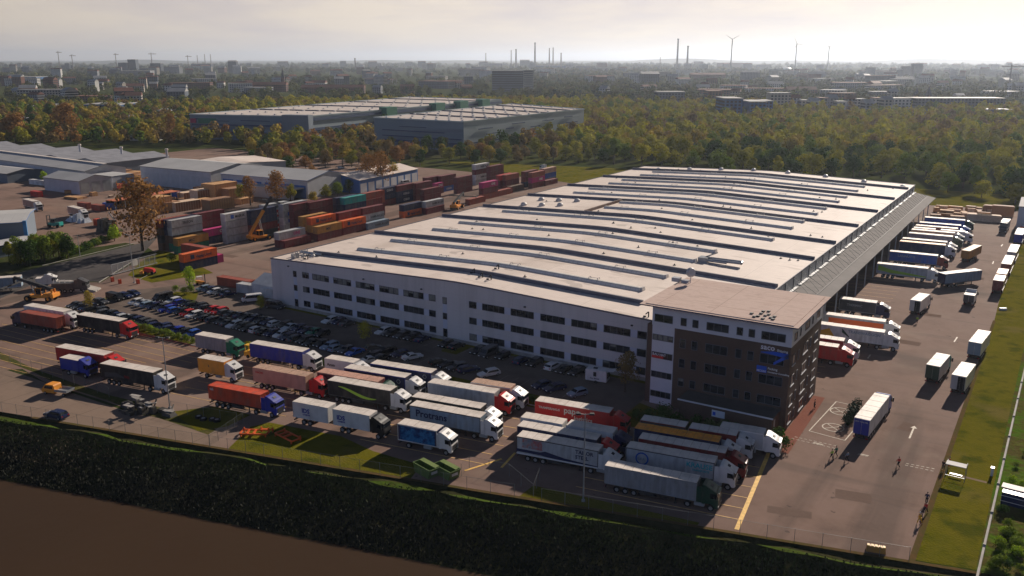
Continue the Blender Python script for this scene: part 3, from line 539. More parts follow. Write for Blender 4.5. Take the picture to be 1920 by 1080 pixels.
# ---------------- halls of the yard on the left and the two big sheds behind ----------------
CORR=mat('corrugated_roof',(.42,.41,.40),rough=.8,var=.08,scale=.1,spec=.1); seams(CORR,0,3.0,.15,(.30,.30,.30),.35); seams(CORR,1,3.0,.15,(.30,.30,.30),.25)
CORRD=mat('weathered_fibre_roof',(.25,.25,.27),rough=.85,spec=.05,var=.15,scale=.2); seams(CORRD,1,4,.2,(.15,.15,.17),.5)
LWALL=mat('light_hall_wall',(.46,.46,.48),rough=.6,var=.08,scale=.3); BWALL=mat('blue_hall_wall',(.05,.14,.36),rough=.5,var=.1); DWALL=mat('slate_hall_wall',(.14,.17,.21),rough=.5,var=.08,scale=.1)
seams(LWALL,0,5,.12,(.3,.3,.32),.5)
def basis(a,b): d=Vector((b[0]-a[0],b[1]-a[1],0)); L=d.length; return math.atan2(d.y,d.x),L
def hall(name,label,cat,x,y,ang,L,D,he,hr,roof,wall,doors=0,doorm=None,wins=0,group=None,ridge=.5,fascia=None,over=.4,gable_doors=0,strip_=None):
    "gabled (or flat when hr==he) hall; local x along the front, y into depth, ridge along x"
    t=thing(name,label,cat,(x,y,0),ang,group)
    m=MB(); yr=D*ridge
    m.poly([(0,0,0),(L,0,0),(L,0,he),(0,0,he)]); m.poly([(L,D,0),(0,D,0),(0,D,he),(L,D,he)])
    m.poly([(L,0,0),(L,D,0),(L,D,he),(L,yr,hr),(L,0,he)] if hr>he else [(L,0,0),(L,D,0),(L,D,he),(L,0,he)])
    m.poly([(0,D,0),(0,0,0),(0,0,he),(0,yr,hr),(0,D,he)] if hr>he else [(0,D,0),(0,0,0),(0,0,he),(0,D,he)])
    put('wall',m.mesh('wall'),[wall],t)
    m=MB(); k=.22; o=over
    if hr>he:
        sl=(hr-he)/max(yr,1e-3); s2=(hr-he)/(D-yr)
        for dz in (0,k): m.poly([(-o,-o,he-o*sl+dz),(L+o,-o,he-o*sl+dz),(L+o,yr,hr+dz),(-o,yr,hr+dz)]); m.poly([(L+o,D+o,he-o*s2+dz),(-o,D+o,he-o*s2+dz),(-o,yr,hr+dz),(L+o,yr,hr+dz)])
        m.poly([(-o,-o,he-o*sl),(L+o,-o,he-o*sl),(L+o,-o,he-o*sl+k),(-o,-o,he-o*sl+k)],1)
        for xx in (-o,L+o): m.poly([(xx,-o,he-o*sl),(xx,yr,hr),(xx,yr,hr+k),(xx,-o,he-o*sl+k)],1); m.poly([(xx,D+o,he-o*s2),(xx,yr,hr),(xx,yr,hr+k),(xx,D+o,he-o*s2+k)],1)
    else: m.box(-.1,L+.1,-.1,D+.1,he,he+.35,1,mt=0)
    rf=put('roof',m.mesh('roof',2),[roof,fascia or PARA],t)
    if doors:
        for i in range(doors):
            a=L*(i+.12)/doors; b=L*(i+.88)/doors; put('door',MB().box(a,b,-.08,-.01,.02,he*.72).mesh('door'),[doorm or GALV],t)
    if gable_doors:
        for i in range(gable_doors):
            a=D*(i+.12)/gable_doors; b=D*(i+.88)/gable_doors; put('door',MB().box(L+.01,L+.08,a,b,.02,he*.85).mesh('door'),[doorm or GALV],t)
    if strip_:
        z0,z1,mm=strip_; put('window',MB().box(.6,L-.6,-.07,-.01,z0,z1).box(L+.01,L+.07,.6,D-.6,z0,z1).mesh('window_band'),[mm],t)
    if wins:
        m=MB()
        for i in range(wins):
            c=L*(i+.5)/wins; m.box(c-.6,c+.6,hr and yr*.5-.5,yr*.5+.5,0,0) if 0 else None
    return t
def gz(px,py,z=0): return G(px,py,z)
hall('shed','small pale gabled shed with three roller doors facing the yard','shed',-419,236.5,R(1),28.5,17,6.2,8.4,CORR,LWALL,gable_doors=3,doors=0)
t=hall('hall','long pale hall with a grey roof and big shaded doors, behind the wooden crates','industrial hall',-397,274.5,R(3),50.5,34,9.2,11.6,CORR,LWALL,doors=7,doorm=GREYW,ridge=.5)
t=hall('hall','grey-roofed hall with blue shutters, right of the hall with shaded doors','industrial hall',-344.5,281.5,R(4),54,30,8.2,11.0,CORR,LWALL,doors=6,doorm=BWALL,ridge=.5,fascia=BWALL)
m=MB().box(4,52,-7,-.2,4.6,5.0).box(6,51,-6.5,-6.2,0,4.6); put('lean_to_roof',m.mesh('lean_to',1),[CORR],t)
t=hall('hall','flat white-roofed hall behind the two grey gabled halls','industrial hall',-398,313,R(-15),36,31,8.6,9.4,ROOF,DWALL,ridge=.35,strip_=(5.5,8,DWALL))
t=hall('hall','small blue hall with a white roof beside orange autumn trees','industrial hall',-281.5,310,R(95),50,23,6.2,8.4,ROOF,BWALL,doors=8,doorm=LWALL,ridge=.5)
t=hall('hall','grey hall with a blue corner post and blue eaves at the left picture edge','industrial hall',-314,133,R(54),31,28,8.4,9.2,CORR,DWALL,ridge=.5,fascia=BWALL,over=.6)
put('corner_post',MB().box(30.7,31.8,-.5,.5,0,8.9).mesh('post'),[mat('blue_post_paint',(.04,.20,.42))],t)
t=hall('shed','low open shed with a dark blue eaves edge beside the bushes','shed',-285.5,136,R(93),21,8,3.8,4.2,CORR,DWALL,ridge=.5,fascia=mat('dark_blue_fascia',(.02,.03,.1)),over=.6)
# parallel works halls running away from the camera, and the long hall that crosses their near ends
for i,(x,L) in enumerate(((-449,44),(-478,42),(-514,40),(-550,38),(-586,36))):
    hall('hall','long low grey-roofed works hall, %s of the parallel row behind the bright-ridged hall'%(('rightmost','second from right','middle','fourth from right','leftmost')[i]),'industrial hall',x,287-i,R(91),L,28 if i==0 else 34,6.0,8.2,CORRD,DWALL,ridge=.5,group='parallel works halls')
t=hall('hall','long hall with a bright ridge crossing the near ends of the parallel works halls','industrial hall',-620,269,R(-3.5),204,22,7.2,9.6,CORR,LWALL,ridge=.5,over=.6)
put('ridge_cap',MB().box(0,204,10,12,9.75,10.1).mesh('ridge_cap'),[ROOFW],t)
hall('shed','plain pale flat-roofed store at the right end of the bright-ridged hall','shed',-413,258,R(2),16,12,5.5,5.5,CORR,LWALL)
hall('shed','low roof with a lit eave at the left edge, before the bright-ridged hall','shed',-530,236,R(3),72,20,4.8,6.4,CORR,DWALL,ridge=.5)
hall('hall','tall grey hall cut off by the right picture edge beyond the apron','industrial hall',-12.2,366,R(1),34,26,9.5,9.5,CORR,LWALL)
def stack_vent(px,py,z,label):
    x,y=G(px,py,z); t=thing('chimney',label,'chimney',(x,y,0),0,'short roof chimneys')
    put('flue',MB().tube((0,0,0),(0,0,z+2.6),.7,.6,10).mesh('flue'),[LWALL],t); put('cap',MB().tube((0,0,z+2.6),(0,0,z+3.5),1.0,.9,10).mesh('cap'),[ROOFW],t)
stack_vent(150,281,8,'short pale chimney, leftmost of three behind the works halls'); stack_vent(228,286,8,'short pale chimney, middle one of three behind the works halls'); stack_vent(313,290,8,'short pale chimney, rightmost of three near the white-roofed hall')
BW=mat('blue_grey_cladding',(.13,.19,.24),rough=.5,var=.06,scale=.05); overlay(BW,(.07,.10,.15),.03,.5,.6,.6,stretch=(.25,.25,3)); BWL=mat('light_grey_cladding',(.36,.42,.44),rough=.45,var=.05,scale=.05); overlay(BWL,(.20,.27,.31),.05,.55,.58,.7,stretch=(.4,.4,3))
BROOF=multi('wide_gravel_roof',[(.50,.44,.40),(.60,.53,.48)],s1=.01,s2=.1)
def bigshed(name,label,cs,h,walls,mods=()):
    "cs: four ground corners (front-left, front-right, back-right, back-left)"
    t=thing(name,label,'warehouse',(cs[0][0],cs[0][1],0)); ox,oy=cs[0]
    P_=[(x-ox,y-oy) for x,y in cs]; n=len(P_)
    for k in range(n):
        a,b=P_[k],P_[(k+1)%n]; m=MB().poly([(a[0],a[1],0),(b[0],b[1],0),(b[0],b[1],h),(a[0],a[1],h)]); put('wall',m.mesh('wall'),[walls[k]],t)
    m=MB().poly([(x,y,h+.0) for x,y in P_]); cx=sum(p[0] for p in P_)/n; cy=sum(p[1] for p in P_)/n
    for k in range(n): a,b=P_[k],P_[(k+1)%n]; m.bar((a[0],a[1],h+.2),(b[0],b[1],h+.2),.8,.8,mi=1)
    rf=put('roof',m.mesh('roof',2),[BROOF,BWL],t)
    dl=MB().box(-1.0,1.0,-1.0,1.0,0,.9,0,.25,.25).mesh('rooflight')
    for i in range(7):
        for j in range(12):
            u_=(i+.5)/7; v_=(j+.5)/12; x=(P_[0][0]*(1-u_)+P_[1][0]*u_)*(1-v_)+(P_[3][0]*(1-u_)+P_[2][0]*u_)*v_; y=(P_[0][1]*(1-u_)+P_[1][1]*u_)*(1-v_)+(P_[3][1]*(1-u_)+P_[2][1]*u_)*v_
            put('rooflight',dl,[DOME],rf,(x,y,h+.02))
    m=MB()
    for j in (3,6,9,12):
        v_=j/14; a=(P_[0][0]*(1-v_)+P_[3][0]*v_,P_[0][1]*(1-v_)+P_[3][1]*v_); b=(P_[1][0]*(1-v_)+P_[2][0]*v_,P_[1][1]*(1-v_)+P_[2][1]*v_); m.bar((*a,h+.5),(*b,h+.5),.6,.9)
    put('fire_wall',m.mesh('fire_wall'),[PARA],rf)
    return t,P_
HB=19.0
c1=[G(355,215,HB),G(574,219,HB),G(940,187,HB),G(770,182,HB)]
t,P_=bigshed('warehouse','very wide blue-grey warehouse with green stair towers behind the tree belt',c1,HB,[BW,BWL,BW,BW])
ST=mat('green_stair_tower',(.02,.16,.10),rough=.5); NAV=mat('dark_blue_band',(.03,.06,.14),rough=.5)
d=Vector((P_[2][0]-P_[1][0],P_[2][1]-P_[1][1],0)); n_=Vector((d.y,-d.x,0)).normalized()
for f in (.33,.58,.72,.86):
    c=Vector((P_[1][0],P_[1][1],0))+d*f; o=put('stair_tower',MB().box(-8,8,-4,4,0,HB+2.5).mesh('stair_tower'),[ST],t,(c.x+n_.x*2,c.y+n_.y*2,0),math.atan2(d.y,d.x))
m=MB()
for zz in (HB-2.5,9.0): a=Vector((P_[1][0],P_[1][1],zz))+n_*.5; b=Vector((P_[2][0],P_[2][1],zz))+n_*.5; m.bar(a,b,.8,2.2)
put('band',m.mesh('band'),[NAV],t)
m=MB(); a=Vector((P_[0][0],P_[0][1],0)); b=Vector((P_[1][0],P_[1][1],0)); q=(b-a).normalized()
for (zz,f0,f1,h_) in ((16,.05,.2,.9),(14.6,.1,.35,.5),(11.5,.02,.75,1.3),(6,.0,.98,.9),(15.2,.45,.7,.6)): m.bar(a+(b-a)*f0+Vector((0,-.5,zz)),a+(b-a)*f1+Vector((0,-.5,zz)),.5,h_)
put('band',m.mesh('band'),[NAV],t); put('corner_tower',MB().box(-20,2.5,-1.5,6,0,HB+1.2).mesh('corner_tower'),[DWALL],t,(P_[1][0],P_[1][1],0),math.atan2(q.y,q.x))
m=MB(); m.box(8,24,-.9,-.5,HB-6.5,HB-2.5); 
put('sign',m.mesh('sign'),[ST],t,(0,0,0),math.atan2(q.y,q.x)); put('sign',MB().box(1,6,-.9,-.5,HB-6.3,HB-2.8).mesh('sign'),[mat('far_sign_red',(.35,.03,.10))],t,(0,0,0),math.atan2(q.y,q.x))
HB2=20.0
c2=[G(701,221,HB2),G(869,229,HB2),G(1095,205,HB2),G(960,195,HB2)]
t,P_=bigshed('warehouse','grey-clad warehouse with a pale gable corner, right of the wide blue-grey warehouse',c2,HB2,[BW,BWL,BW,BW])
m=MB(); a=Vector((P_[0][0],P_[0][1],0)); b=Vector((P_[1][0],P_[1][1],0)); c=Vector((P_[2][0],P_[2][1],0)); n_=Vector(((c-b).y,-(c-b).x,0)).normalized()
for (zz,f0,f1,h_) in ((12,.1,.8,.8),(8,.1,.98,.8),(4.5,.1,.98,2.0),(15,.3,.6,.5)): m.bar(a+(b-a)*f0+Vector((0,-.4,zz)),a+(b-a)*f1+Vector((0,-.4,zz)),.5,h_)
m.bar(b+n_*.4+Vector((0,0,5)),c+n_*.4+Vector((0,0,5)),.5,.9)
for (f0,f1,zz) in ((.1,.2,14),(.15,.24,10),(.35,.45,15),(.5,.58,11),(.6,.7,14.5),(.8,.88,15.5),(.82,.93,10.5),(.3,.36,12)): m.bar(b+(c-b)*f0+n_*.4+Vector((0,0,zz)),b+(c-b)*f1+n_*.4+Vector((0,0,zz)),.4,.7)
put('band',m.mesh('band'),[NAV],t)
# ---------------- trucks ----------------
def cabmeshes():
    c={}
    m=MB().prof([(0,.95),(.45,.95),(.55,1.05),(1.55,1.05),(1.65,.55),(2.32,.5),(2.38,.9),(2.38,1.75),(2.28,2.05),(2.02,2.98),(1.62,3.22),(.55,3.78),(.05,3.86),(0,3.6)],-1.22,1.22)
    c['cab']=m.mesh('cab_body',1,smooth=False,bevel=.07)
    m=MB().poly([(2.30,-1.05,2.02),(2.30,1.05,2.02),(2.09,1.0,2.86),(2.09,-1.0,2.86)]); 
    m=MB().prof([(2.27,2.04),(2.325,2.04),(2.115,2.88),(2.06,2.88)],-1.08,1.08); c['ws']=m.mesh('windscreen')
    m=MB().prof([(1.18,2.0),(2.13,2.0),(1.98,2.72),(1.18,2.78)],-1.235,-1.205); c['swl']=m.mesh('side_window')
    m=MB().prof([(1.18,2.0),(2.13,2.0),(1.98,2.72),(1.18,2.78)],1.205,1.235); c['swr']=m.mesh('side_window')
    m=MB().box(2.37,2.41,-.85,.85,.95,1.75).box(2.37,2.40,-1.1,1.1,.55,.85); c['gr']=m.mesh('grille')
    m=MB().box(2.36,2.42,-1.12,-.78,.68,.90); c['hl']=m.mesh('headlight'); m=MB().box(2.36,2.42,.78,1.12,.68,.90); c['hr']=m.mesh('headlight')
    for s,k in ((-1,'ml'),(1,'mr')): c[k]=MB().box(2.10,2.22,min(s*1.27,s*1.55),max(s*1.27,s*1.55),1.95,2.75).bar((2.1,s*1.15,2.7),(2.16,s*1.4,2.7),.05).mesh('mirror')
    c['hatch']=MB().prof([(1.02,3.56),(1.42,3.35),(1.44,3.38),(1.04,3.60)],-.35,.35).mesh('roof_hatch')
    c['visor']=MB().prof([(2.05,2.95),(2.42,2.80),(2.42,2.86),(2.05,3.03)],-1.1,1.1).mesh('sun_visor')
    c['fl']=MB().box(-.9,0,-1.21,-1.15,1.1,3.5).mesh('side_fairing'); c['fr']=MB().box(-.9,0,1.15,1.21,1.1,3.5).mesh('side_fairing')
    return c
CABM=cabmeshes()
WHEEL=MB().tube((0,-.16,0),(0,.16,0),.50,.50,16).mesh('wheel'); WHRIM=MB().tube((0,-.175,0),(0,.175,0),.28,.28,12).mesh('rim')
TANK=MB().box(0,1.5,-1.18,-.62,.45,1.0).mesh('fuel_tank',bevel=.08)
def cab(t,x,colour,lowroof=False):
    c=put('cab',CABM['cab'],[paint(colour)],t,(x,0,0)); dk=CHAS
    put('windscreen',CABM['ws'],[GLASS],c); put('side_window',CABM['swl'],[GLASS],c); put('side_window',CABM['swr'],[GLASS],c); put('grille',CABM['gr'],[dk],c)
    put('headlight',CABM['hl'],[LAMPM],c); put('headlight',CABM['hr'],[LAMPM],c); put('mirror',CABM['ml'],[dk],c); put('mirror',CABM['mr'],[dk],c); put('roof_hatch',CABM['hatch'],[dk],c); put('sun_visor',CABM['visor'],[paint(colour)],c)
    put('side_fairing',CABM['fl'],[paint(colour)],c); put('side_fairing',CABM['fr'],[paint(colour)],c); return c
def wheels(t,xs,ys=(-1.08,1.08)):
    for x in xs:
        for y in ys: w_=put('wheel',WHEEL,[TYRE],t,(x,y,.5)); put('rim',WHRIM,[RIM],w_)
_bm={}
def boxmesh(L,z0,z1,kind):
    k=(round(L,2),z0,z1,kind)
    if k in _bm: return _bm[k]
    m=MB(); w_=1.275
    if kind=='ct':
        n=int(L/.28)
        for s in (-1,1):
            prev=None
            for i in range(n+1):
                x=.1+(L-.2)*i/n; y=s*(1.22 if i%2 else 1.19); 
                if prev: m.poly([(prev[0],prev[1],z0+.12),(x,y,z0+.12),(x,y,z1-.1),(prev[0],prev[1],z1-.1)])
                prev=(x,y)
        m.box(.1,L-.1,-1.18,1.18,z0+.1,z1-.03)
        for a in (0,L-.12): m.box(a,a+.12,-1.22,-1.1,z0,z1).box(a,a+.12,1.1,1.22,z0,z1)
        for z in (z0,z1-.12): m.box(0,L,-1.22,-1.12,z,z+.12).box(0,L,1.12,1.22,z,z+.12).box(0,.1,-1.2,1.2,z,z+.12).box(L-.1,L,-1.2,1.2,z,z+.12)
        for y in (-.7,-.25,.25,.7): m.tube((-.03,y,z0+.1),(-.03,y,z1-.1),.03,n=5); m.tube((L+.03,y,z0+.1),(L+.03,y,z1-.1),.03,n=5)
    else:
        m.box(0,L,-w_+.03,w_-.03,z0+.12,z1-.03)
        if kind=='curtain':
            for i in range(1,int(L/1.35)+1):
                x=i*L/(int(L/1.35)+1); m.box(x-.02,x+.02,-w_-.0,w_,z0+.2,z1-.1)
    _bm[k]=m.mesh('load_box',1); return _bm[k]
def railmesh(L,z0,z1):
    k=(round(L,2),z0,z1,'rail')
    if k not in _bm:
        m=MB(); w_=1.28
        for s in (-w_,w_-.08): m.box(0,L,s,s+.08,z1-.14,z1+.01).box(0,L,s,s+.08,z0,z0+.16)
        for x in (0,L-.1): m.box(x,x+.1,-w_,-w_+.1,z0,z1).box(x,x+.1,w_-.1,w_,z0,z1)
        _bm[k]=m.mesh('body_rail')
    return _bm[k]
def roofmesh(L,z1,b=0):
    k=(round(L,2),z1,'roof')
    if k not in _bm:
        m=MB(); n=max(3,int(L/1.3))
        for i in range(n): m.box(L*i/n+(.0 if i==0 else .03),L*(i+1)/n-.03,-1.26,1.26,z1-.03,z1+.035+(i%2)*.02)
        _bm[k]=m.mesh('roof')
    return _bm[k]
def rearmesh(z0,z1):
    k=(z0,z1,'rear')
    if k not in _bm:
        m=MB().box(-.05,-.0,-1.2,-.02,z0+.1,z1-.1).box(-.05,0,.02,1.2,z0+.1,z1-.1)
        for y in (-.9,-.3,.3,.9): m.tube((-.08,y,z0+.1),(-.08,y,z1-.1),.025,n=5)
        _bm[k]=m.mesh('rear_door')
    return _bm[k]
def frame(t,x0,x1,axles,legs=True,tailw=True):
    m=MB().box(x0+.1,x1-.1,-.55,-.40,.85,1.12).box(x0+.1,x1-.1,.40,.55,.85,1.12).box(x0+.1,x0+.22,-1.2,1.2,.5,.72).bar((x0+.15,-.7,.7),(x0+.15,-.7,1.1),.1).bar((x0+.15,.7,.7),(x0+.15,.7,1.1),.1)
    for a in axles: m.tube((a,-1.05,.5),(a,1.05,.5),.09,n=6)
    if legs:
        for s in (-.85,.85): m.bar((x1-3.0,s,0.12),(x1-3.0,s,1.1),.14); m.box(x1-3.2,x1-2.8,s-.15,s+.15,.02,.12)
        for s in (-1.2,1.17): m.box(x0+5.2,x1-3.6,s,s+.03,.55,.68).box(x0+5.2,x1-3.6,s,s+.03,.85,.98)
        m.box(x0+5.3,x0+7.6,-1.15,-.6,.45,1.05)
    put('chassis',m.mesh('chassis'),[CHAS],t)
    o=put('tail_light',MB().box(x0+.05,x0+.1,-1.2,-.8,.55,.68).box(x0+.05,x0+.1,.8,1.2,.55,.68).mesh('tail_light'),[TAILM],t)
def loadbox(t,x,L,z0,z1,kind,side,roofc=None,rail='grey',rear=None,front=None,name='trailer_body'):
    sm=steel(side) if kind=='ct' else (tarp(side) if kind=='curtain' else paint(side,.5))
    o=put(name,boxmesh(L,z0,z1,kind),[sm],t,(x,0,0))
    if kind!='ct':
        put('body_rail',railmesh(L,z0,z1),[paint(rail)],o)
        put('roof',roofmesh(L,z1),[ROOFW if roofc is None else tarp(roofc)],o)
        put('rear_door',rearmesh(z0,z1),[paint(rear or 'white')],o)
    return o
def place(px,py,z,h,lx=0,ly=-1.275):
    "origin of a thing whose local point (lx,ly) at height z is seen at pixel"
    x,y=G(px,py,z); c,s=math.cos(h),math.sin(h); return (x-(c*lx-s*ly),y-(s*lx+c*ly),0)
def near_text(par,s,size,x,z,col,w_=1.31):
    m=mat('lettering_'+col,PAL[col],rough=.5,var=.05)
    return put('lettering',text(s,size),[m],par,(x,-w_,z),rot=(math.pi/2,0,0))
TG='trucks parked in the yard'
def semi(label,px,py,side,cabc,h=8.5,L=13.6,kind='curtain',roofc=None,rail='grey',rear=None,z0=1.15,z1=4.0,txt=(),gap=.75,group=TG,name='semi_truck',corner=(0,-1.275),loc=None,nocab=False,cat='truck',deco=None):
    hh=R(h); lo=loc or place(px,py,z1,hh,*corner)
    t=thing(name,label,cat,lo,hh,group)
    if kind=='ct': z0=1.35; z1=z0+2.6
    b=loadbox(t,0,L,z0,z1,kind,side,roofc,rail,rear)
    ax=[1.9,3.2,4.5] if L>10 else [1.9,3.2]
    frame(t,0,L,ax); 
    for s in txt: near_text(b,*s)
    if deco: deco(b,L,z0,z1)
    if nocab: wheels(t,ax); return t
    wheels(t,ax+[L-1.2,L+gap+1.35]); cab(t,L+gap,cabc)
    put('fuel_tank',TANK,[GALV],t,(L-.3,0,0)); put('tractor_frame',MB().box(L-3.2,L+gap+.3,-.5,-.35,.7,.95).box(L-3.2,L+gap+.3,.35,.5,.7,.95).mesh('tractor_frame'),[CHAS],t)
    return t
def rigid(label,px,py,side,cabc,h=8.5,L=7.2,kind='box',roofc=None,rail='white',rear=None,z0=1.15,z1=4.0,txt=(),gap=.25,group=TG,corner=(0,-1.275),loc=None,deco=None,openback=False,lowcab=False):
    hh=R(h); lo=loc or place(px,py,z1,hh,*corner); t=thing('box_truck',label,'truck',lo,hh,group)
    b=loadbox(t,0,L,z0,z1,kind,side,roofc,rail,rear,name='load_body'); ax=[2.0]+([3.3] if L>8 else [])
    frame(t,0,L,ax,legs=False); wheels(t,ax+[L+gap+1.35]); cab(t,L+gap,cabc); put('fuel_tank',TANK,[GALV],t,(L-2.6,0,0))
    put('tractor_frame',MB().box(L-1,L+gap+.3,-.5,-.35,.7,.95).box(L-1,L+gap+.3,.35,.5,.7,.95).mesh('tractor_frame'),[CHAS],t)
    for s in txt: near_text(b,*s)
    if deco: deco(b,L,z0,z1)
    return t
def drawbar(label,px,py,side,cabc,L1=7.4,L2=7.4,h=8.5,txt1=(),txt2=(),roofc=None,kind='box',rail='white',group=TG,side2=None,gap2=.9,z1=4.0):
    hh=R(h); t=thing('drawbar_truck',label,'truck',place(px,py,z1,hh),hh,group); x2=L1+gap2
    b=loadbox(t,0,L1,1.15,z1,kind,side,roofc,rail); c=loadbox(t,x2,L2,1.15,z1,kind,side2 or side,roofc,rail,name='load_body')
    frame(t,0,L1,[2.2,3.5],legs=False); wheels(t,[2.2,3.5]); m=MB().box(x2+.1,x2+L2+.5,-.5,-.35,.8,1.1).box(x2+.1,x2+L2+.5,.35,.5,.8,1.1).bar((L1-.5,0,.7),(x2+.5,0,.7),.15); put('drawbar',m.mesh('drawbar'),[CHAS],t)
    wheels(t,[x2+1.8,x2+3.1,x2+L2+.25+1.35]); cab(t,x2+L2+.25,cabc)
    for s in txt1: near_text(b,*s)
    for s in txt2: near_text(c,*s)
    return t
def swoosh(col,pts,w_=.28,off=1.315):
    def f(b,L,z0,z1):
        m=MB()
        for i in range(len(pts)-1):
            (xa,za,wa),(xb,zb,wb)=pts[i],pts[i+1]; m.poly([(xa*L,-off,za-wa),(xb*L,-off,zb-wb),(xb*L,-off,zb+wb),(xa*L,-off,za+wa)])
        put('livery_stripe',m.mesh('stripe'),[mat('livery_'+col,PAL[col],rough=.5,var=.05)],b)
    return f
def curve(fn,n=24,a=0.,b=1.): return [fn(a+(b-a)*i/n) for i in range(n+1)]
def ring(col,x,z,r,off=1.315,col2=None):
    def f(b,L,z0,z1):
        m=MB()
        for i in range(20):
            t0=2*math.pi*i/20; t1=2*math.pi*(i+1)/20; m.poly([(x+r*math.cos(t0),-off,z+r*math.sin(t0)),(x+r*math.cos(t1),-off,z+r*math.sin(t1)),(x+.78*r*math.cos(t1),-off,z+.78*r*math.sin(t1)),(x+.78*r*math.cos(t0),-off,z+.78*r*math.sin(t0))])
        put('logo',m.mesh('logo'),[mat('livery_'+col,PAL[col],rough=.5,var=.05)],b)
    return f
def multi_deco(*fs):
    def f(b,L,z0,z1):
        for g in fs: g(b,L,z0,z1)
    return f
def patch(x0,x1,za,zb,m):
    def f(b,L,z0,z1): put('printed_picture',MB().box(x0,x1,-1.312,-1.30,za,zb).mesh('picture'),[m],b)
    return f
# far-left bays
semi('white trailer with white cab behind the orange-red container truck, at the far left bays',44,573,'white','white',h=8,rail='white')
t=semi('orange-red container on a dark cabbed truck whose cab points left',104,596,'rust','navy',h=188,L=12.2,kind='ct',corner=(0,1.22)); 
semi('black-sided trailer with pale roof and bright red cab beside the hedge',143,590,'black','red',h=8,rail='black')
semi('red trailer with pale roof and red cab behind the small blue truck',103.3,650.8,'red','red',h=9,rail='red')
rigid('small dark blue truck with a short pale-roofed box beside the red trailer',111,670.5,'blue','blue',h=9,L=5.0,rail='blue',z1=3.5)
semi('black trailer with faint picture and tall white cab next to the tall lamp post',186.7,681.7,'black','white',h=9.5,rail='black',deco=multi_deco(swoosh('darkgrey',[(.08,1.9,.5),(.3,2.3,.4),(.45,1.9,.2)]),swoosh('darkred',[(.45,2.2,.25),(.55,2.1,.25)])))
semi('grey-sided trailer with a bright green cab at the end of the hedge',365,627.5,'grey','green',h=7.5,L=8.6,rail='grey',rear='grey')
rigid('short amber box truck with a white cab and orange logo',370,671,'amber','white',h=8.5,L=6.7,rail='amber',txt=(('k',.7,2.6,2.5,'brown'),))
def moffett(b,L,z0,z1):
    p=paint('yellow'); m=MB().box(-1.9,-.25,-1.0,1.0,.9,1.9).box(-1.2,-.25,-.9,-.1,1.9,2.2).bar((-.3,-.5,1),(-.3,-.5,3.6),.14).bar((-.3,.5,1),(-.3,.5,3.6),.14).bar((-.3,-.5,3.5),(-.3,.5,3.5),.14).bar((-1.6,-.9,1.9),(-1.5,-.9,3.3),.1).bar((-1.6,.2,1.9),(-1.5,.2,3.3),.1).box(-1.7,-.4,-1,.3,3.3,3.4)
    o=put('truck_mounted_forklift',m.mesh('forklift'),[p],b); 
    for y in (-1,1): put('forklift_wheel',MB().tube((-.9,y-.12,.9),(-.9,y+.12,.9),.4,n=12).mesh('fwheel'),[TYRE],b)
semi('royal blue trailer with yellow forklift hung on its rear and white cab',467.5,644,'blue','white',h=8,L=13.6,rail='blue',deco=moffett)
t=semi('tan trailer with small red lettering and a bright red cab',473,689,'tan','red',h=8,L=12.6,kind='box',rail='tan',roofc='tan',gap=1.6,txt=(('DACHS',.55,.7,3.05,'red'),))
semi('orange-red corrugated container on a truck with a low blue cab',388.7,722,'orangered','blue',h=8.5,L=12.0,kind='ct',gap=1.0,txt=(('cai',.8,.5,3.2,'white'),))
def idsd(b,L,z0,z1): put('logo_frame',MB().box(1.7,4.1,-1.318,-1.305,2.0,3.3).mesh('logo_frame'),[mat('livery_lightgrey',PAL['lightgrey'])],b)
t=drawbar('white two-box road train lettered IDS with a black cab',548,753,'white','black',L1=7.4,L2=7.4,gap2=1.0,txt1=(('IDS',1.15,1.9,2.3,'blue'),('LOGISTIK',.36,2.1,1.85,'blue')),txt2=(('IDS',1.15,.8,2.3,'blue'),('LOGISTIK',.36,1.0,1.85,'blue')))
rigid('white box truck lettered Amm behind the pink-roofed trailer',608,672,'white','white',L=6.8,txt=(('Amm',.85,.6,2.6,'darkgrey'),))
semi('trailer with dull pink roof and a dark green cab',594,697.5,'maroon','darkgreen',L=13.6,roofc='salmon',rail='salmon')
semi('black trailer with a green wave and a white cab',613.7,713,'black','white',L=13.6,rail='darkgrey',rear='black',deco=swoosh('limegreen',curve(lambda u:(.18+.60*u,2.55+.75*math.cos(u*math.pi*1.15+.1)*(1-.12*u)-.1,.05+.23*math.sin(math.pi*u)**.8))))
semi('blue trailer with round white logo and white cab, next to the pink-roofed trailer',645,690,'navy','white',L=13.6,rail='blue',deco=ring('lightgrey',12.2,3.1,.42))
semi('blue trailer with round white logo and white cab, nearest to the dark car park',694,681.7,'navy','white',L=13.6,rail='blue',deco=ring('lightgrey',12.2,3.1,.42))
semi('light grey trailer with a glossy red cab',801.7,717.5,'lightgrey','red',L=13.6,rail='white')
rigid('trailer truck with a short tan roof and a white cab behind the glossy red cab',882.5,716.7,'salmon','white',L=8.0,roofc='tan')
semi('dark-sided trailer with pale roof and white cab, behind the lettered blue-grey trailer',771,744,'black','white',L=13.6,rail='black')
semi('blue-grey trailer lettered Protrans with a white cab',767.5,760,'bluegrey','white',L=13.6,rail='darkgrey',txt=(('Protrans',1.75,1.2,2.25,'navy'),))
PIC=multi('printed_blue_picture',[(.005,.012,.04),(.01,.05,.16),(.04,.20,.38),(.01,.02,.07)],s1=.35,s2=1.1,rough=.5)
rigid('short truck with a blue city picture on its side and a white cab',745,794.7,'navy','white',L=7.3,rail='white',deco=patch(.45,6.95,1.35,3.8,PIC))
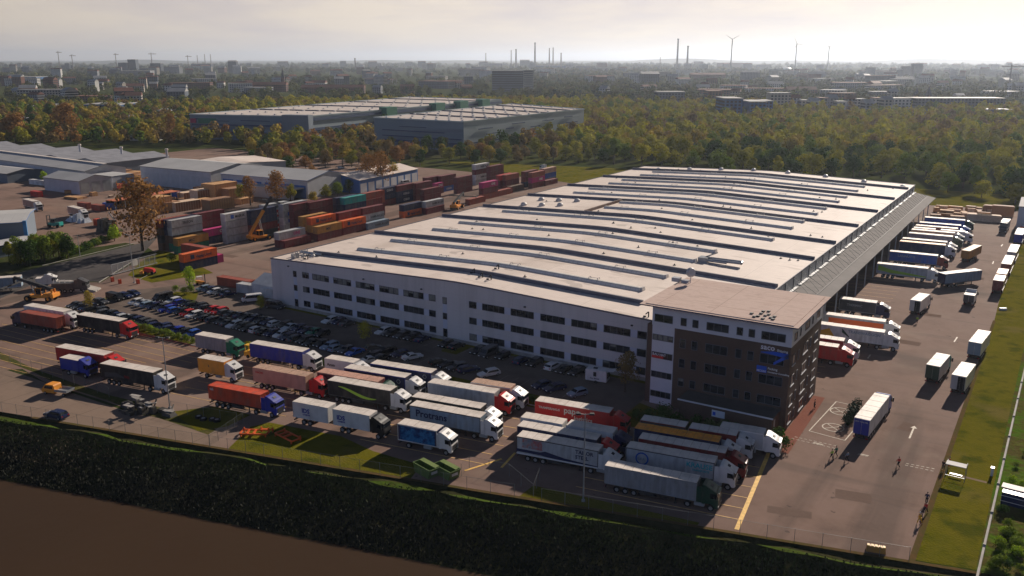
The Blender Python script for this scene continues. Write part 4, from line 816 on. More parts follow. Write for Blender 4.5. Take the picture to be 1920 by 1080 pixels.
semi('red trailer lettered pape logistics with a red cab, half in shadow',1003,751.7,'red','red',L=13.6,kind='box',rail='red',txt=(('pape',1.55,5.4,2.7,'cream'),('logistics',1.05,7.3,1.7,'cream'),('TRAMPERHAUS',.58,.7,2.85,'cream')))
drawbar('white two-box road train with a navy cab behind the red-cabbed trailer',976,782.5,'white','navy',L1=7.4,L2=8.0,gap2=.7)
semi('dark blue trailer with pale roof and a red cab',969.7,799,'navy','red',L=13.6,rail='navy')
PIC2=multi('printed_factory_picture',[(.10,.13,.17),(.30,.30,.31),(.45,.12,.10),(.20,.24,.28)],s1=.5,s2=1.3,rough=.5)
semi('grey and white trailer lettered TAILOR STEEL with a white cab',968.7,818,'lightgrey','white',L=13.6,rail='darkgrey',rear='navy',z0=1.05,txt=(('TAILOR',.85,9.9,2.95,'navy'),('STEEL',.85,9.9,2.1,'navy')),
 deco=multi_deco(patch(1.0,4.4,2.3,3.8,PIC2),swoosh('navy',[(.0,1.75,.25),(.30,1.75,.25),(.36,1.85,.45),(.6,1.5,.25),(1.,1.35,.1)]),swoosh('white',[(0,1.2,.12),(1,1.2,.12)],off=1.325)))
semi('white trailer with a blue ring logo and lettered KRAUSE, white cab',1173.7,838.7,'lightgrey','white',L=13.6,rail='darkgrey',txt=(('KRAUSE',1.1,9.4,2.75,'turquoise'),('TRANSPORTE',.42,10.3,2.2,'turquoise'),('ELKA',.55,1.75,2.35,'bluegrey')),deco=ring('midblue',2.6,2.6,1.05))
semi('grey tilt trailer with a dark green cab, nearest to the river bank',1134,873,'grey','darkgreen',L=13.6,rail='grey',rear='grey')
semi('dark red trailer with pale roof and a dark red cab behind the ring-logo trailer',1197,822,'darkred','darkred',L=13.6,rail='darkred')
semi('trailer with an orange roof and a white cab',1189.4,803,'navy','white',L=13.6,roofc='amber',rail='navy')
drawbar('two-box road train with dark red front box and white cab beside the office',1200.6,787.8,'darkgrey','white',L1=7.5,L2=7.6,side2='darkred',gap2=.6,rail='darkred')
rigid('pale grey truck with white cab closest to the office entrance',1349.6,800.7,'lightgrey','white',L=7.0)
# docks on the right
DG='trucks backed on to the loading docks'
semi('grey trailer with a dark cab behind the office roof corner',1574.5,560,'darkgrey','navy',h=3,L=8.6,rail='grey',group=DG,txt=(('THERMAC',.8,1.8,2.5,'grey'),))
semi('trailer with a broad orange side stripe and white cab',1543,589,'lightgrey','white',h=4,L=13.6,rail='white',group=DG,deco=swoosh('orange',[(.1,2.4,1.1),(.98,2.4,1.1)]))
semi('white trailer with a yellow triangle logo and white cab',1536.7,607.8,'white','white',h=4,L=13.6,rail='white',group=DG,txt=(('TRANSWAGGON',.85,6.2,2.9,'bluegrey'),),deco=multi_deco(swoosh('yellow',[(.0,2.0,.55),(.16,2.4,1.0),(.24,1.6,.2)]),swoosh('darkgreen',[(.36,3.3,.45),(.48,1.9,.1)])))
semi('purple-edged trailer with white cab half hidden by the office',1582,640,'maroon','white',h=4,L=13.6,rail='grey',group=DG,corner=(13.6,-1.275))
semi('red trailer with red cab half hidden by the office corner',1571,652,'red','red',h=4,L=13.6,rail='red',group=DG,corner=(13.6,-1.275))
semi('white trailer with a lime and yellow wedge stripe and white cab',1644.6,494,'lightgrey','white',h=2.5,L=13.6,rail='white',group=DG,deco=swoosh('limegreen',[(.03,2.9,.75),(.3,2.1,.5),(.98,1.5,.12)]))
semi('blue curtain trailer with a dark red cab at the docks',1668,471.3,'midblue','darkred',h=2.5,L=13.6,rail='grey',group=DG,txt=(('LANNUTTI',1.0,2.5,2.6,'bluegrey'),))
semi('navy trailer with an orange-edged roof and white cab at the docks',1687,452.3,'navy','white',h=2.5,L=13.6,roofc='amber',rail='navy',group=DG)
semi('white-cabbed trailer with pink-edged roof behind the orange-edged roof',1691,447,'maroon','white',h=2.5,L=13.6,rail='maroon',group=DG)
semi('light grey trailer with faint lettering and a dark green cab at the docks',1704,437,'lightgrey','darkgreen',h=2.5,L=13.6,rail='white',group=DG,txt=(('Schmidt',.8,4,2.6,'grey'),))
semi('trailer with narrow pink roof directly behind the light grey dock trailer',1709,430.5,'salmon','white',h=2.5,L=13.6,rail='salmon',group=DG)
drawbar('two-box road train with blue gap and a white cab at the docks',1713,427,'white','white',L1=7.0,L2=7.6,h=2.5,group=DG,gap2=1.7)
semi('tan-roofed dark trailer between blue trailers at the docks',1717,422.6,'maroon','midblue',h=2.5,L=13.6,roofc='tan',rail='tan',group=DG)
semi('blue trailer with a bright blue cab at the docks',1724,417,'blue','midblue',h=2.5,L=13.6,rail='blue',group=DG)
semi('blue-sided trailer with dark green cab, farthest of the dock row beside the wooden cases',1734,407.5,'midblue','darkgreen',h=2.5,L=13.6,rail='blue',group=DG)
# vehicles standing on the right-hand apron; corner = rear left top seen from behind
AG='vehicles on the right-hand apron'
RL=(0,1.275)
def openend(b,L,z0,z1): put('painted_open_rear',MB().box(-.10,-.06,-1.15,.1,z0+.1,z1-.15).mesh('painted_open_rear'),[mat('painted_dark_interior',(.01,.01,.012),rough=.9)],b); put('swung_door',MB().box(-.13,-.07,.12,1.2,z0+.1,z1-.15).mesh('swung_door'),[paint('lightgrey')],b)  # near-black panel paints the shade inside the open hold
t=rigid('white box truck with its rear door open in the middle of the apron',1706.7,561.8,'white','white',h=84,L=8.4,rail='white',corner=RL,group=AG,deco=openend)
rigid('small white delivery truck alone on the apron',1807,552,'white','white',h=88,L=3.6,rail='white',corner=RL,group=AG,z1=3.1,rear='darkgrey')
semi('white parked trailer without a truck beside the grass edge, pale green rear',1816,640,'white','white',h=85,L=10.5,kind='box',rail='white',rear='bluegrey',corner=RL,group='trailers without trucks on the apron',nocab=True,name='semi_trailer',cat='trailer')
t=rigid('truck with dark green rear and teal cab facing away from the camera',1736.7,683,'lightgrey','teal',h=85,L=8.8,rail='white',rear='darkgreen',corner=RL,group=AG)
semi('white parked trailer with its rear door open, nearest to the grass edge',1784.4,702,'white','white',h=85,L=9.0,kind='box',rail='white',corner=RL,group='trailers without trucks on the apron',nocab=True,name='semi_trailer',cat='trailer',deco=openend)
t=semi('long white-roofed truck with bright blue rear and blue cab beside the painted box',1601.8,782.4,'white','midblue',h=87,L=13.6,rail='white',rear='blue',corner=RL,group=AG)
put('lettering',text('LKW WALTER',.33),[mat('lettering_lightgrey',PAL['lightgrey'])],t,(-.12,1.1,3.4),rot=(math.pi/2,0,-math.pi/2))
a=G(1761.7,510.4,4); b=G(1851,500,4); h_=math.degrees(math.atan2(b[1]-a[1],b[0]-a[0]))
semi('dark grey-blue trailer standing slantwise on the apron',1773,514.5,'bluegrey','white',h=53,L=13.6,rail='navy',rear='navy',roofc=None,group='trailers without trucks on the apron',nocab=True,name='semi_trailer',cat='trailer')
semi('ochre container trailer standing slantwise near the docks',1818.5,470.5,'ochre','white',h=78.5,L=12.2,kind='ct',group='trailers without trucks on the apron',nocab=True,name='semi_trailer',cat='trailer',corner=(0,-1.22))
rigid('light grey truck coming towards the camera at the far end of the apron',1891,416.7,'lightgrey','darkgrey',h=-92,L=8,corner=(8,1.275),group=AG)
for (px,py,c,rc,rr_,lb) in ((1862,525,'maroon','tan','maroon','maroon trailer with tan roof, nearest in the line along the grass'),(1868,512.4,'tan','amber','tan','orange-roofed trailer, second from the near end of the line along the grass'),(1877.4,494,'maroon',None,'maroon','white-roofed trailer with maroon rear in the line along the grass'),
    (1888.6,471.7,'maroon',None,'lightgrey','white-roofed trailer with grey rear in the line along the grass'),(1902,439,'blue',None,'blue','blue trailer with white roof in the line along the grass'),(1913,424,'red',None,'red','reddish trailer, farthest of the line along the grass')):
    semi(lb,px,py,c,'white',h=89,L=13.6 if py<500 else 7.4,kind='box' if c!='tan' else 'box',roofc=rc,rail=c,rear=rr_,corner=RL,group='trailers without trucks on the apron',nocab=True,name='semi_trailer',cat='trailer')
# far-left yard
semi('white truck parked across the left yard, left of the two',41.7,373,'salmon','white',h=-8,L=11,rail='white',group='white trucks in the far left yard')
semi('white truck behind the white heap in the left yard',125.8,386.7,'salmon','white',h=-8,L=10,rail='white',group='white trucks in the far left yard')
semi('light trailer with teal lettering at the left edge beside the yellow reach stacker',38,519,'bluegrey','white',h=52,L=13.6,corner=(13.6,-1.275),rail='white',group=TG,nocab=True,name='semi_trailer',cat='trailer',txt=(('NEUE',1.2,5,2.5,'turquoise'),))
rigid('white truck behind the boom of the yellow reach stacker',66,523,'white','white',h=50,L=2.6,group=TG,z1=2.9)
semi('flatbed truck with a dark load beside the grey barrier ramp',96,533,'darkgrey','darkgrey',h=40,L=6,rail='darkgrey',roofc='darkgrey',group=TG,z1=2.6)
rigid('white tractor with bare chassis behind the far container stacks',1040,316,'white','white',h=178,L=6,z1=1.6,group=TG,z0=1.2)
# ---------------- cars ----------------
def carmeshes():
    out={}
    def make(kind):
        if kind=='van': L,W,H=5.2,1.95,2.1; side=[(0,.35),(5.2,.35),(5.2,.95),(4.75,1.15),(4.1,1.95),(3.9,2.05),(.15,2.1),(0,1.9)]; wl=[(.6,1.2),(3.95,1.2),(4.45,1.25),(4.0,1.88),(.6,1.88)]
        elif kind=='estate': L,W,H=4.7,1.82,1.48; side=[(0,.3),(4.7,.3),(4.7,.62),(4.55,.78),(3.45,.95),(2.75,1.42),(1.6,1.48),(.55,1.44),(.12,.95),(0,.7)]; wl=[(.45,.98),(3.3,.98),(2.68,1.36),(.68,1.38)]
        elif kind=='saloon': L,W,H=4.6,1.8,1.42; side=[(0,.3),(4.6,.3),(4.6,.6),(4.45,.76),(3.35,.92),(2.65,1.38),(1.6,1.42),(.85,.98),(.1,.92),(0,.7)]; wl=[(1.05,.95),(3.2,.95),(2.58,1.32),(1.66,1.35)]
        else: L,W,H=4.0,1.75,1.48; side=[(0,.3),(4.0,.3),(4.0,.62),(3.88,.8),(3.0,.98),(2.35,1.42),(1.3,1.48),(.4,1.42),(.05,.95),(0,.7)]; wl=[(.35,1.0),(2.88,1.0),(2.3,1.36),(.55,1.37)]
        n=len(side); m=MB(); ins=lambda z:(W/2)*(1-.16*max(0,(z-.9))/.55) if kind!='van' else (W/2)*(1-.06*max(0,z-1.1))
        for s in (-1,1): m.v+=[(x,s*ins(z),z) for x,z in side]
        m.f.append(tuple(range(n))); m.f.append(tuple(n+k for k in reversed(range(n)))); m.m+=[0,0]
        for k in range(n): l=(k+1)%n; m.f.append((k,n+k,n+l,l)); m.m.append(0)
        body=m.mesh(kind+'_body',1,bevel=.07)
        g=MB()
        for s in (-1,1): q=[(x,s*(ins(z)+.012),z) for x,z in wl]; g.poly(q)
        # windscreen and rear window follow the sloping parts of the outline
        up=[p for p in side if p[1]>.9]; a,b=(3.45,.95),(2.75,1.42)
        pr={'van':((4.68,1.22),(4.16,1.88)),'estate':((3.38,.99),(2.82,1.38)),'saloon':((3.28,.96),(2.72,1.34)),'hatch':((2.94,1.02),(2.42,1.38))}[kind]
        rr_={'van':((-.02,1.25),(-.01,1.85)),'estate':((.16,1.0),(.50,1.38)),'saloon':((1.0,1.05),(1.50,1.36)),'hatch':((.09,1.0),(.36,1.37))}[kind]
        for (p,q,sg) in ((pr[0],pr[1],1),(rr_[0],rr_[1],-1)):
            dx,dz=q[0]-p[0],q[1]-p[1]; l=math.hypot(dx,dz); nx,nz=abs(dz)/l*sg*.022,abs(dx)/l*.022
            g.poly([(p[0]+nx,-ins(p[1])+.1,p[1]+nz),(p[0]+nx,ins(p[1])-.1,p[1]+nz),(q[0]+nx,ins(q[1])-.12,q[1]+nz),(q[0]+nx,-ins(q[1])+.12,q[1]+nz)])
        glass=g.mesh(kind+'_windows')
        lamp=MB().box(L-.1,L+.012,-W/2+.12,-W/2+.5,.58,.72).box(L-.1,L+.012,W/2-.5,W/2-.12,.58,.72).mesh(kind+'_headlights')
        tail=MB().box(-.012,.1,-W/2+.1,-W/2+.4,.66,.84).box(-.012,.1,W/2-.4,W/2-.1,.66,.84).mesh(kind+'_tails')
        r=.34 if kind=='van' else .31
        wh_=MB().tube((0,-.1,0),(0,.1,0),r,r,14).mesh('car_wheel'); 
        return dict(L=L,W=W,body=body,glass=glass,lamp=lamp,tail=tail,wheel=wh_,r=r,ax=(.8,L-.85))
    for k in ('hatch','saloon','estate','van'): out[k]=make(k)
    out['suv']=out['hatch']
    return out
CM=carmeshes()
CRIM=MB().tube((0,-.108,0),(0,.108,0),.19,.19,10).mesh('car_rim')
def car(label,x,y,h,kind,colour,group,cat='car',name='parked_car'):
    c=CM[kind]; t=thing(name,label,cat,(x,y,0),R(h),group)
    o=dict(body=put('body',c['body'],[lacquer(colour)],t,(-c['L']/2,0,0)))
    put('windows',c['glass'],[GLASS],t,(-c['L']/2,0,0)); put('headlights',c['lamp'],[LAMPM],t,(-c['L']/2,0,0)); put('tail_lights',c['tail'],[TAILM],t,(-c['L']/2,0,0))
    for a in c['ax']:
        for s in (-1,1): w_=put('wheel',c['wheel'],[TYRE],t,(a-c['L']/2,s*(c['W']/2-.1),c['r'])); put('rim',CRIM,[RIM],w_)
    return t
KN=dict(hatch='hatchback',saloon='saloon',estate='estate car',van='van')
CNM=dict(white='white',navy='dark blue',black='black',darkgrey='dark grey',silver='silver',blue='blue',red='red',green='green',bluegrey='pale blue',midblue='bright blue',darkgreen='dark green',darkred='dark red',brown='brown')
def row(cells,y,h,where,group,x0=None,step=None):
    "cells: (x,colour,kind) in order from the left; each label tells colour, body and its count among that colour in the row"
    cnt={}; tot={}
    for (x,c,k) in cells: tot[c]=tot.get(c,0)+1
    for i,(x,c,k) in enumerate(cells):
        cnt[c]=cnt.get(c,0)+1
        lab='%s %s, %s %s'%(CNM[c],KN[k],('the only %s one'%CNM[c] if tot[c]==1 else '%s %s one from left'%(ORD[cnt[c]-1],CNM[c])),where)
        car(lab,x+rnd.uniform(-.12,.12),y+rnd.uniform(-.35,.35),h+rnd.uniform(-1.5,1.5)+(180 if rnd.random()<.2 else 0),k,c,group)
def fill(x0,x1,step,named,dark=('black','navy','darkgrey','black','navy','darkgrey','black'),skip=()):
    cells=[]; x=x0; i=0
    used=dict(named)
    while x<=x1+.01:
        key=min(used,key=lambda q:abs(q-x)) if used else None
        if key is not None and abs(key-x)<step/2: c,k=used.pop(key)
        else: c=rnd.choice(dark); k=rnd.choice(('hatch','saloon','estate','estate','hatch'))
        if not any(a<=x<=b for a,b in skip): cells.append((x,c,k))
        x+=step; i+=1
    return cells
row(fill(-197.7,-138,2.52,{-197.7:('darkgrey','van'),-192.8:('white','estate'),-190.0:('blue','hatch'),-178.0:('red','hatch'),-175.3:('red','estate'),-155.1:('white','hatch'),-150.0:('silver','saloon'),-143.2:('green','hatch')}),139.0,-92,'in the rear double row','cars in the double parking block')
row(fill(-200.2,-116.5,2.52,{-200.2:('white','hatch'),-197.5:('silver','saloon'),-195:('bluegrey','estate'),-187.9:('blue','estate'),-185:('midblue','hatch'),-180:('red','hatch'),-177.0:('white','estate'),-161.9:('white','estate'),-154.0:('white','hatch'),-147.2:('white','hatch'),-132.6:('bluegrey','estate'),-130.2:('bluegrey','hatch'),-125.6:('midblue','saloon')},skip=((-124,-122),)),133.3,-92,'in the front double row','cars in the double parking block')
row(fill(-211,-163,2.55,{-191.2:('silver','hatch'),-174.4:('navy','hatch'),-169.3:('blue','hatch'),-166.3:('midblue','hatch'),-180.6:('darkgrey','estate')}),122.7,-92,'along the hedge','cars parked along the hedge')
for i,(y,c,k) in enumerate(((125.2,'black','estate'),(128.3,'darkgrey','estate'),(132.4,'black','van'),(135.4,'navy','estate'),(138.0,'navy','hatch'))):
    car('%s %s, %s from near end beside the left lawn strip'%(CNM[c],KN[k],ORD[i]),-208.3,y,3,k,c,'cars beside the left lawn strip')
row([(-196.5,'bluegrey','hatch'),(-193.9,'navy','hatch'),(-191.4,'white','hatch'),(-188.8,'darkgrey','estate'),(-186.2,'navy','saloon')],151.2,-100,'near the white storage box','cars near the storage boxes')
car('white van with dark windows, parked in shade beside the white storage box',-176.5,150.8,-125,'van','white','cars near the storage boxes','van')
car('dark van with a pale rear at the warehouse corner',-166.5,149.5,5,'van','darkgrey','cars near the storage boxes','van')
row([(-145.8,'white','estate'),(-143.2,'navy','hatch'),(-140.6,'darkgrey','saloon'),(-129.1,'white','estate'),(-126.4,'black','estate'),(-123.6,'darkgrey','estate'),(-120.7,'black','estate'),(-117.9,'navy','saloon'),(-111.2,'black','hatch'),(-108.4,'black','estate'),(-102.4,'black','estate'),(-99.6,'darkgrey','van'),(-96.1,'black','hatch'),(-91.2,'navy','estate'),(-88.3,'black','estate'),(-83.7,'white','estate'),(-81.0,'black','saloon'),(-78.2,'black','estate')],148.3,-93,'along the warehouse wall','cars along the warehouse wall')
row([(-122.8,'darkgrey','hatch'),(-119.5,'black','estate'),(-115.5,'navy','hatch'),(-112.1,'white','saloon'),(-105.2,'black','hatch'),(-102.7,'black','saloon'),(-100.2,'darkgrey','estate'),(-97.6,'navy','estate'),(-92.6,'white','estate'),(-80.2,'navy','hatch'),(-77.4,'navy','estate'),(-72.5,'bluegrey','hatch')],137.6,-115,'in the shaded middle row','cars in the shaded middle row')
row([(-109.5,'black','estate'),(-106.8,'darkgrey','hatch'),(-118.2,'silver','saloon')][::-1],131.2,-115,'just behind the white-roofed trailers','cars in the shaded middle row')
x,y=G(105,775,.8); car('dark blue estate car on the service track behind thin fence posts',x,y,188,'estate','navy',None)
# orange crew-cab pickup
x,y=G(108,731,.8); t=thing('pickup_truck','orange crew-cab pickup with a flat silver load bed','pickup truck',(x,y,0),R(195))
m=MB().prof([(-.1,.4),(2.9,.4),(2.95,1.0),(2.6,1.25),(2.05,1.95),(1.8,2.05),(0,2.05),(-.1,1.9)],-.98,.98); put('cab',m.mesh('cab',1,bevel=.06),[paint('amber')],t)
g=MB().prof([(.25,1.25),(2.25,1.25),(1.9,1.85),(.25,1.85)],-1.0,-.985).prof([(.25,1.25),(2.25,1.25),(1.9,1.85),(.25,1.85)],.985,1.0).poly([(2.62,-.85,1.27),(2.62,.85,1.27),(2.1,.8,1.95),(2.1,-.8,1.95)]); put('windows',g.mesh('windows'),[GLASS],t)
m=MB().box(-3.1,-.2,-1.05,1.05,.85,.95).box(-3.1,-.2,-1.05,-1.0,.95,1.3).box(-3.1,-.2,1.0,1.05,.95,1.3).box(-3.1,-3.05,-1,1,.95,1.3); put('load_bed',m.mesh('bed'),[GALV],t)
for a in (-2.2,2.1):
    for s in (-.88,.88): w_=put('wheel',CM['van']['wheel'],[TYRE],t,(a,s,.34)); put('rim',CRIM,[RIM],w_)
# food van in the shade near the office
x,y=G(1120,716); t=thing('food_trailer','white sales trailer with a raised side flap and picture of a cook, in the shade','sales trailer',(x,y,0),R(8))
WP=paint('white'); m=MB().box(-2.2,2.2,-1.1,1.1,.5,2.8); put('body',m.mesh('body',1,bevel=.08),[WP],t); put('painted_counter_opening',MB().box(2.21,2.25,-.9,.9,1.2,2.3).mesh('opening'),[mat('painted_dark_interior',(.01,.01,.012))],t)  # near-black panel paints the shaded inside behind the counter
m=MB().poly([(2.2,-1.1,2.75),(3.6,-1.1,3.0),(3.6,1.1,3.0),(2.2,1.1,2.75)]).poly([(2.2,-1.1,2.70),(2.2,1.1,2.70),(3.6,1.1,2.95),(3.6,-1.1,2.95)]); put('raised_flap',m.mesh('flap'),[WP],t)
put('printed_picture',MB().box(-.5,.1,-1.14,-1.11,1.5,2.4).mesh('pic'),[CHAS],t); put('lettering',text('Der Bäcker',.42),[mat('lettering_navy',PAL['navy'])],t,(-1.2,-1.14,.95),rot=(math.pi/2,0,0)); put('roof_hatch',MB().box(-.8,0,-.3,.3,2.8,2.95).mesh('hatch'),[CHAS],t)
for s in (-1.05,1.05): put('wheel',CM['van']['wheel'],[TYRE],t,(0,s,.34))
# ---------------- containers ----------------
CW,CH=2.44,2.6   # footprint width and the stacking pitch
def ctmesh(L):
    k=('stackct',L)
    if k in _bm: return _bm[k]
    m=MB(); n=int(L/.30)*2
    for s in (-1,1):
        for i in range(n):
            xa=.12+(L-.24)*i/n; xb=.12+(L-.24)*(i+1)/n; da=.0 if (i//1)%2 else .04; db=.04-da; da,db=((0,.05) if i%2 else (.05,0))
            m.poly([(s*(CW/2-.02-da),xa,.15),(s*(CW/2-.02-db),xb,.15),(s*(CW/2-.02-db),xb,CH-.12),(s*(CW/2-.02-da),xa,CH-.12)])
    m.box(-CW/2+.08,CW/2-.08,.05,L-.05,.1,CH-.10)
    for x in (-CW/2,CW/2-.14):
        for y in (0,L-.14): m.box(x,x+.14,y,y+.14,0,CH-.01)
        m.box(x,x+.14,.14,L-.14,.08,.18).box(x,x+.14,.14,L-.14,CH-.16,CH-.07)
    for y in (0,L-.14): m.box(-CW/2+.14,CW/2-.14,y,y+.14,0,.15).box(-CW/2+.14,CW/2-.14,y,y+.14,CH-.16,CH-.07)
    _bm[k]=m.mesh('container'); return _bm[k]
CTD=MB(); CTD.box(-CW/2+.16,-.01,-.02,.04,.16,CH-.13).box(.01,CW/2-.16,-.02,.04,.16,CH-.13)
for x in (-.85,-.4,.4,.85): CTD.tube((x,-.05,.1),(x,-.05,CH-.1),.025,n=5)
CTD=CTD.mesh('container_doors')
CN={}
def cont(x,y,z,h,colour,label,L=12.2,txt=None,tc='white',ts=1.1,ty=None,icon=None,group='stacked shipping containers'):
    t=thing('shipping_container',label,'container',(x,y,z),R(h),group)
    put('body',ctmesh(L),[steel(colour)],t); put('doors',CTD,[steel(colour)],t)
    if txt: put('lettering',text(txt,ts),[mat('lettering_'+tc,PAL[tc],rough=.5,var=.05)],t,(CW/2+.02,ty if ty is not None else L*.30,.85),rot=(math.pi/2,0,math.pi/2))
    if icon: o=put('logo',MB().box(CW/2,CW/2+.03,(ty or L*.3)-1.9,(ty or L*.3)-.5,.65,1.95).mesh('logo'),[mat('livery_'+icon,PAL[icon],rough=.5,var=.05)],t)
    return t
CNAME=dict(green='green',ochre='ochre',grey='grey',lightgrey='light grey',white='white',navy='navy blue',magenta='magenta',maroon='maroon',red='red',bluegrey='blue-grey',orange='bright orange',rust='rust-red',teal='turquoise',blue='blue',midblue='blue',tan='beige',brown='brown',darkred='dark red',darkgrey='dark grey',orangered='orange-red')
LV={1:'bottom tier',2:'second tier',3:'third tier',4:'fourth tier'}
TXT={'M':('MAERSK','black','midblue'),'O':('ONE','white',None),'o':('ONE','magenta',None),'H':('Hapag-Lloyd','navy','navy'),'S':('HAMBURG SÜD','darkgrey',None),'C':('COSCO','white',None),'m':('MSC','black',None),'A':('CMA CGM','white',None),'T':('TRITON','darkgrey',None)}
def stackc(px,py,n,cols,where,L=12.2,h=0,right=False,single=None):
    "corner: top of the near end on the +x side at tier n; right: pixel is the far end instead"
    z=n*CH; x,y=G(px,py,z); c,s=math.cos(R(h)),math.sin(R(h))
    ly=L if right else 0; lx=CW/2
    ox=x-(c*lx-s*ly); oy=y-(s*lx+c*ly)
    for i,cc in enumerate(cols):
        if cc is None: continue
        cc,_,k=cc.partition(':'); tx=TXT.get(k); tier=i+1
        lab='%s%s container, %s, %s'%('lettered ' if tx else '',CNAME[cc],LV[tier],where)
        cont(ox+rnd.uniform(-.04,.04),oy+rnd.uniform(-.06,.06),i*CH+.01,h+rnd.uniform(-.15,.15),cc,lab,L,txt=tx[0] if tx else None,tc=tx[1] if tx else 'white',ts=1.5 if k in 'Oo' else (1.15 if k!='C' else 1.2),icon=tx[2] if tx else None,ty=(6.6 if k in 'Oo' else 4.2) if L>8 else 2.2)
W=stackc
W(320.6,413.9,4,['green','brown','lightgrey','lightgrey:T'],'leftmost pale stack beside the orange tree')
W(332.8,447.8,2,['green','ochre:m'],'front stack under the pale boxes, beside the orange tree')
x,y=G(311,412.8,4*CH); W(311,412.8,4,['brown','brown','navy','navy'],'stack just behind the pale leftmost stack')
W(300,413,4,['brown','darkgrey','brown','rust'],'leftmost stack of all, half behind the orange tree')
W(420.6,392,4,['navy','maroon','maroon','maroon'],'tall plain stack left of the raised boom',right=True)
W(382,432,2,['navy','magenta:O'],'front stack left of the raised boom')
W(422,402,4,['lightgrey','lightgrey','lightgrey','white:M'],'white stack directly left of the raised boom')
W(437.8,436.7,1,['lightgrey:M'],'row start behind the wheels of the middle reach stacker')
W(469,395.5,4,['darkgrey','maroon','navy','navy'],'dark stack behind the raised boom')
W(494.4,385,4,['red:A','bluegrey:M','red:A','lightgrey:M'],'striped stack directly right of the raised boom')
W(530,383,4,['lightgrey','white:M','lightgrey:M','lightgrey'],'white stack behind the striped stack')
W(580,380,4,['maroon','maroon','maroon','maroon'],'plain stack between the white stacks and the turquoise box')
W(550,384,4,['maroon','maroon','maroon','maroon'],'plain stack behind the white stacks')
W(646,371.7,4,['navy','navy','navy','teal'],'stack topped by the turquoise box')
W(632,371.5,4,['navy','navy','navy','navy'],'stack touching the turquoise box on its left')
W(683,363,4,['maroon','maroon','rust','rust'],'stack right behind the turquoise box')
W(678,377,3,['maroon','maroon','darkred'],'lower stack right of the turquoise box')
W(534,452,1,['maroon'],'front row beside the warehouse roof corner')
W(523,436.7,2,['maroon','lightgrey:o'],'pair with the white magenta-lettered box')
W(583.9,409.4,3,['maroon','ochre','orange:H'],'second row topped by the left orange box')
W(568,407,3,['maroon','ochre','ochre'],'second row at the left shoulder of the left orange box')
W(634.5,400,3,['maroon','maroon','darkred'],'second row right of the left orange box')
W(595.6,425.6,2,['maroon','ochre:m'],'front row under the left orange box')
W(643,414.8,2,['maroon','orange:H'],'front row with the right orange box')
W(680,391,3,['darkgrey','lightgrey:S','maroon'],'second row behind the two pale lettered boxes')
W(689.4,418.9,1,['bluegrey:S'],'front row, right of the orange box')
W(713,354,3,['maroon','navy','navy:C'],'navy stack with white logos, left one')
W(744.4,349,3,['navy:C','navy:C','maroon'],'navy stack with white logos, right one')
W(780,344,3,['maroon','maroon','maroon'],'stack behind the lower front blue box')
W(795.6,355.6,2,['maroon','maroon'],'low pair in front of the tall plain stacks')
W(757,385,2,['orange:H','navy'],'isolated front pair beside the warehouse roof')
W(798.5,378.5,2,['maroon','lightgrey:S'],'front pair with the pale upper box')
W(800,391,1,['maroon'],'end of the isolated front row')
W(826.7,330.5,3,['midblue:C','maroon','maroon'],'tall stack with the blue bottom box')
W(800,333.5,3,['navy','maroon','maroon'],'far plain stack left of the blue bottom box')
W(817,344,2,['maroon','magenta:O'],'far short pair with the magenta box',L=6.1)
W(858,333,3,['maroon','maroon','maroon'],'far stack between the blue bottom box and the white tower')
W(892,309,4,['lightgrey','white:S','maroon','white:S'],'tallest tower of white and maroon boxes')
W(919.5,312,4,['maroon','maroon','maroon','maroon'],'plain stack right behind the tallest tower')
W(906,343,3,['rust','maroon','magenta:O'],'stack topped by the near magenta box')
W(881,374,1,['rust'],'single front box right of the right reach stacker')
W(948.5,328.5,3,['rust','maroon','rust'],'stack with rust-red top right of the magenta box')
W(938,329,3,['maroon','maroon','red'],'stack with the red end beside the magenta box')
W(935,358,1,['rust'],'front row right of the magenta box')
W(958,350,1,['brown'],'front row, second right of the magenta box')
W(998.5,324,3,['maroon','magenta:O','rust'],'last tall stack near the far lawn')
W(985,322,3,['navy','maroon','maroon'],'behind the last tall stack')
W(1023.5,339,1,['maroon'],'far end of the front row')
W(1021,316.5,3,['darkgrey','midblue','tan'],'far beige-topped stack beside the lawn')
W(344,477.5,2,['navy','orange:H'],'pair standing alone near the sliding gate')
x,y=G(345.6,455.6,2*CH); 
cont(x+12.2,y-.2,.01,90,'maroon','maroon container under the orange one laid crosswise near the gate',12.2); cont(x+12.2,y-.2,CH+.01,90,'rust','orange-red container laid crosswise near the gate, upper of two',12.2)
x,y=G(418,476,CH); cont(x-CW/2,y-6,.01,0,'magenta','magenta container end peeping out behind the lone orange pair',6.1)
x,y=G(410,517,CH); cont(x+12.2,y+CW/2,.01,94,'rust','rust-red container laid crosswise beside the parked cars',12.2)
x,y=G(480,527,CH); cont(x+6.1,y+CW/2,.01,94,'ochre','open ochre container at the warehouse corner',6.1)
x,y=G(445,530,CH); cont(x+6.1,y+CW/2,.01,96,'lightgrey','white storage container box beside the warehouse corner',6.1,group='storage boxes')
x,y=G(489,539,CH); cont(x+6.1,y+CW/2+.2,.01,96,'white','white and blue storage box touching the warehouse corner',6.1,txt=None,group='storage boxes')
x,y=G(470,519,5); t=thing('tent_hall','pale peaked tent roof behind the warehouse corner','tent',(x,y,0),R(2)); put('canvas',MB().prof([(0,0),(10,0),(10,3.2),(5,5.2),(0,3.2)],0,12,axis='x').mesh('canvas'),[mat('pale_canvas',(.5,.5,.5))],t)
